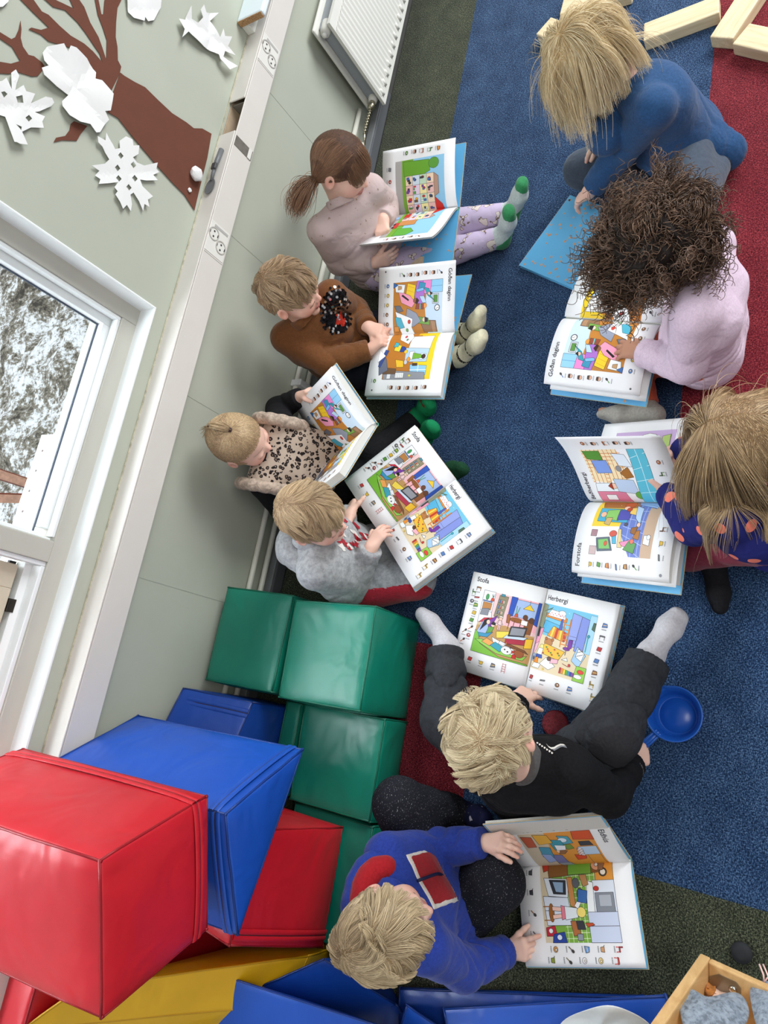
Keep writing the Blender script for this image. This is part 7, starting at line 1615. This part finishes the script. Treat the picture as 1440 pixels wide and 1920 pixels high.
# ================================================================ the rest
# blue toy pan held by the boy in black
pc = ((-0.0841, 1.35, 0.062)[0], (-0.0841, 1.35, 0.062)[1]); po = (pc[0], pc[1], 0.0)
M_PAN = plain('blue toy plastic', (28, 92, 190), .3, .03, 12, spec=.5)
pan = empty('toy_saucepan', po, 'blue plastic toy saucepan with a pouring lip on the carpet', 'saucepan')
def pan_bowl():
    seg = 48; prof = [(.0, .004), (.040, .004), (.0405, .003), (.043, .003), (.050, .022), (.0525, .042), (.060, .0585), (.0635, .061), (.064, .0575), (.0585, .050), (.0535, .040), (.050, .018), (.046, .0), (.0, .0)]
    lip = math.radians(215); bm = bmesh.new(); rings = []
    for r, z in prof:
        ring = []
        for k in range(seg):
            a = 2 * PI * k / seg; d = (a - lip + PI) % (2 * PI) - PI
            rr = r + (.013 * math.exp(-(d / .16) ** 2) if z > .05 else 0)
            ring.append(bm.verts.new((po[0] + rr * math.cos(a), po[1] + rr * math.sin(a), z + .001)))
        rings.append(ring)
    for a, b in zip(rings, rings[1:]):
        for k in range(seg): bm.faces.new((a[k], a[(k + 1) % seg], b[(k + 1) % seg], b[k]))
    bmesh.ops.remove_doubles(bm, verts=bm.verts[:], dist=1e-5)
    bm_obj('bowl', bm, M_PAN, pan, True, po)
pan_bowl()
h0, h1 = np.array((-0.0385, 1.321, 0.05)), np.array((0.0047, 1.284, 0.046)); hd = unit(h1 - h0); hs = np.array((-hd[1], hd[0], 0))
for nm, off, r_ in (('handle', 0, .0075), ('handle_rib', .006, .0032), ('handle_rib', -.006, .0032)):
    z = .0 if off == 0 else .0045
    tube(nm, [h0 + hs * off + (0, 0, z), (h0 + h1) / 2 + hs * off * 1.1 + (0, 0, z), h1 + hd * .03 + hs * off * 1.2 + (0, 0, z - .002)], r_ * np.array([1, 1.05, 1.1]).tolist()[0], M_PAN, pan, po, 12)
# dark red textured rubber disc
dc = np.array((-0.0126, 1.059, 0.012)); do = (dc[0], dc[1], 0)
s_ = NT('dark red crinkled rubber', .5, .4); v_ = s_.coord(); n_ = s_.noise(v_, 120, 2, .6, 1.5); s_.color(s_.ramp(n_, [(.3, lin((86, 12, 24))), (.7, lin((150, 32, 48)))])); s_.bump(n_, .8, .004)
bm = bmesh.new(); rings = []
for r, z in ((.0, .0), (.031, .0), (.034, .004), (.034, .012), (.031, .016), (.028, .0165), (.018, .0172), (.0, .0174)):
    rings.append([bm.verts.new((do[0] + r * math.cos(2 * PI * k / 40) * (1 + .02 * math.sin(5 * k)), do[1] + r * math.sin(2 * PI * k / 40), z)) for k in range(40)])
for a, b in zip(rings, rings[1:]):
    for k in range(40): bm.faces.new((a[k], a[(k + 1) % 40], b[(k + 1) % 40], b[k]))
bmesh.ops.remove_doubles(bm, verts=bm.verts[:], dist=1e-5)
d_ = bm_obj('rubber_disc', bm, s_.m, None, True, do); d_.location = do; tag(d_, 'small dark red crinkled disc on the carpet before the boy in black', 'disc')

# wooden planks at the top right
def wood(name, a, b, sc=(2, 30, 30)):
    if name in _MATS: return _MATS[name]
    s = NT(name, .55, .3); v = s.coord(sc); n = s.noise(v, 3.0, 5, .6, .8); s.color(s.ramp(n, [(.3, lin(a)), (.7, lin(b))])); s.bump(n, .15, .002); _MATS[name] = s.m; return s.m
M_WD = wood('pale pine', (212, 190, 150), (236, 220, 186))
def plank(A, B, label, w=.075, h=.042):
    A, B = Vector(A), Vector(B); A.z = B.z = 0.0005; d = (B - A).normalized(); sd = Vector((-d.y, d.x, 0))
    L = (B - A).length; bm = bmesh.new(); add_box(bm, (0, -w / 2, 0), (L, w / 2, h))
    o = bm_obj('wooden_plank', bm, M_WD); o.matrix_world = frame_M(A, d, sd, Vector((0, 0, 1))); bevel(o, .004, 2)
    tag(o, label, 'plank', 'building planks on the carpet')
plank((-2.454, 0.7726, 0), (-2.433, 1.018, 0), 'pale wooden plank at the top edge behind the fair-haired girl')
plank((-2.392, 0.7129, 0), (-2.272, 0.8528, 0), 'pale wooden plank mostly hidden behind the fair-haired girl\'s head')
plank((-2.207, 1.078, 0), (-2.224, 1.302, 0), 'long pale wooden plank right of the fair-haired girl\'s head')
plank((-2.084, 1.317, 0), (-2.307, 1.431, 0), 'pale wooden plank standing out towards the top right corner')
plank((-2.078, 1.371, 0), (-1.928, 1.581, 0), 'pale wooden plank cut off by the right edge of the picture')

# wooden crate with felt toys in the bottom right corner
M_CR = wood('oiled beech', (196, 154, 100), (222, 184, 130), (12, 12, 2))
C0 = np.array((0.3665, 1.459, 0.17)); ex = unit(np.array((0.4633, 1.413, 0.37)) - C0); ey = unit(np.array((0.3631, 1.577, 0.17)) - C0); ey = unit(ey - ex * (ey @ ex)); ez = np.cross(ex, ey)
if ez[2] < 0: ez = -ez
co_ = (C0[0] + .1, C0[1] + .15, .0); cr = empty('wooden_crate', co_, 'pale wooden crate tipped up in the bottom right corner', 'crate')
Mc = frame_M(C0, ex, ey, ez); T = .020; DZ = -.19
for nm, lo, hi in (('side_panel', (0, 0, DZ), (.42, T, 0)), ('end_panel', (0, T, DZ), (T * .7, .36, -.001)), ('end_panel', (.40, T, DZ), (.42, .36, 0)), ('side_panel', (T * .7, .34, DZ), (.40, .36, 0)), ('bottom_panel', (T * .7, T, DZ), (.40, .34, DZ + .012))):
    box(nm, lo, hi, M_CR, cr, co_, .003, Mc)
M_STEEL = plain('zinc plate', (150, 144, 130), .35, .1, 40, metal=.8)
bm = bmesh.new(); pts = [(.022, -.12), (.022, -.030), (.040, -.016), (.072, -.016), (.080, -.024), (.080, -.12)]

bm2 = bmesh.new(); a_ = [bm2.verts.new(Mc @ Vector((T * .7 + .0005, y, z))) for y, z in pts]; b_ = [bm2.verts.new(Mc @ Vector((T * .7 + .002, y, z))) for y, z in pts]
bm2.faces.new(a_[::-1]); bm2.faces.new(b_)
for i in range(6): bm2.faces.new((a_[i], a_[(i + 1) % 6], b_[(i + 1) % 6], b_[i]))
bm.free(); cp_ = bm_obj('corner_plate', bm2, M_STEEL, cr, False, co_)
lathe('screw_head', [(.0075, 0), (.0075, .002), (.005, .004), (.001, .0045)], plain('bright screw', (206, 204, 198), .2, metal=1), cp_, co_, frame_M(Mc @ Vector((T * .7 + .002, .066, -.034)), ey, ez, ex), 16)
pd = np.array((0.3761, 1.515, 0.01)); po2 = (pd[0], pd[1], 0)
p_ = lathe('rubber_pad', [(.018, 0), (.021, .004), (.020, .014), (.008, .016)], plain('matt black rubber', (36, 38, 42), .8), None, po2, frame_M((pd[0], pd[1], 0.0005), (1, 0, 0), (0, 1, 0), (0, 0, 1)), 20); p_.location = po2; tag(p_, 'round matt black pad on the dark carpet behind the crate', 'pad')
M_FELT = fabric('grey felt', (120, 130, 142), .25, 120, .98, .8, marl=(150, 160, 172))
def felt(name, pxs, z, label, seed, m, cat, thick=.008, dz=.02, rump=.010):
    """thick soft cloth: outline filled, domed and rumpled"""
    P = [Vector(p) for p in pxs]; c = sum(P, Vector()) / len(P); r = random.Random(seed); n = len(P); R_ = 7; bm = bmesh.new(); rows = []
    for j in range(R_ + 1):
        t = j / R_; rows.append([bm.verts.new(c.lerp(p, t) + Vector((0, 0, dz * (1 - t * t) + rump * math.sin(i * 2.1 + seed) * t * (1 - t) * 3 + .006 * math.sin(5 * t + i)))) for i, p in enumerate(P)])
    for a, b in zip(rows[1:], rows[2:]):
        for i in range(n): bm.faces.new((a[i], a[(i + 1) % n], b[(i + 1) % n], b[i]))
    cvt = rows[0][0]
    for i in range(n): bm.faces.new((cvt, rows[1][i], rows[1][(i + 1) % n]))
    for v in rows[0][1:]: bm.verts.remove(v)
    zmin = min(v.co.z for v in bm.verts); bs = (c.x, c.y, zmin)
    o = bm_obj(name, bm, m, None, True, bs); o.location = bs; tag(o, label, cat)
    md = o.modifiers.new('thickness', 'SOLIDIFY'); md.thickness = thick; md.offset = -1
    sd_ = o.modifiers.new('smooth', 'SUBSURF'); sd_.levels = sd_.render_levels = 2
    return o
felt('felt_toy', [(0.4427, 1.445, 0.2824), (0.4334, 1.448, 0.2631), (0.4138, 1.456, 0.2411), (0.4285, 1.479, 0.2431), (0.4236, 1.501, 0.2225), (0.4093, 1.528, 0.1941), (0.415, 1.549, 0.2074), (0.4406, 1.563, 0.2619), (0.4698, 1.513, 0.32), (0.4682, 1.462, 0.3368)], .2, 'grey felt animal with a pointed ear inside the crate', 3, M_FELT, 'soft toy', dz=.02)
felt('felt_toy', [(0.3907, 1.546, 0.2027), (0.3785, 1.559, 0.178), (0.3705, 1.586, 0.1629), (0.3779, 1.622, 0.1805), (0.4311, 1.629, 0.2691), (0.4488, 1.58, 0.3033), (0.4211, 1.559, 0.2439)], .2, 'rounded grey felt piece at the right edge inside the crate', 4, M_FELT, 'soft toy', dz=.02)
felt('doll', [(0.4257, 1.466, 0.1551), (0.413, 1.472, 0.1406), (0.413, 1.488, 0.153), (0.4134, 1.507, 0.1552), (0.417, 1.529, 0.164), (0.4318, 1.536, 0.1722), (0.4454, 1.494, 0.1981), (0.4383, 1.472, 0.1819)], .2, 'pinkish felt doll with rusty brown hair in the crate corner', 5, plain('peach felt', (232, 196, 176), .9, .05), 'doll', dz=.02)
felt('brown_wool', [(0.4168, 1.466, 0.1714), (0.4073, 1.472, 0.1518), (0.4091, 1.486, 0.1565), (0.4186, 1.495, 0.177), (0.4325, 1.487, 0.1939), (0.4321, 1.474, 0.1922)], .2, 'tuft of rusty brown wool in the crate corner beside the steel plate', 6, fabric('rusty wool', (176, 112, 52), .3, 90, .98, 1.0), 'wool', dz=.012)


q0, q1 = np.array((0.379, 1.572, 0.1798)), np.array((0.3531, 1.562, 0.1715)); st = empty('pink_cord', tuple(q0), 'thin pale pink cord end hanging over the crate rim', 'cord')
tube('strand', [q0, (q0 + q1) / 2 + (0, .004, .01), q1], .0016, plain('pale pink cord', (240, 196, 190), .7), st, tuple(q0), 6)
tube('strand', [q0, (q0 + q1) / 2 + (0, .012, .01), np.array((0.3516, 1.568, 0.1687))], .0016, plain('pale pink cord', (240, 196, 190), .7), st, tuple(q0), 6)
# white cloth at the bottom edge
felt('white_cloth', [(0.5969, 1.189, 0.16), (0.5619, 1.221, 0.18), (0.5313, 1.261, 0.2), (0.4956, 1.309, 0.225), (0.5032, 1.343, 0.2), (0.5188, 1.379, 0.17), (0.5548, 1.389, 0.13), (0.6505, 1.288, 0.13), (0.6689, 1.177, 0.13)], .15, 'rumpled white cloth on the blue mat at the bottom edge', 8, plain('white cotton', (226, 230, 232), .9, .03, 30, .5, 40), 'cloth', thick=.003, dz=.002, rump=.022)
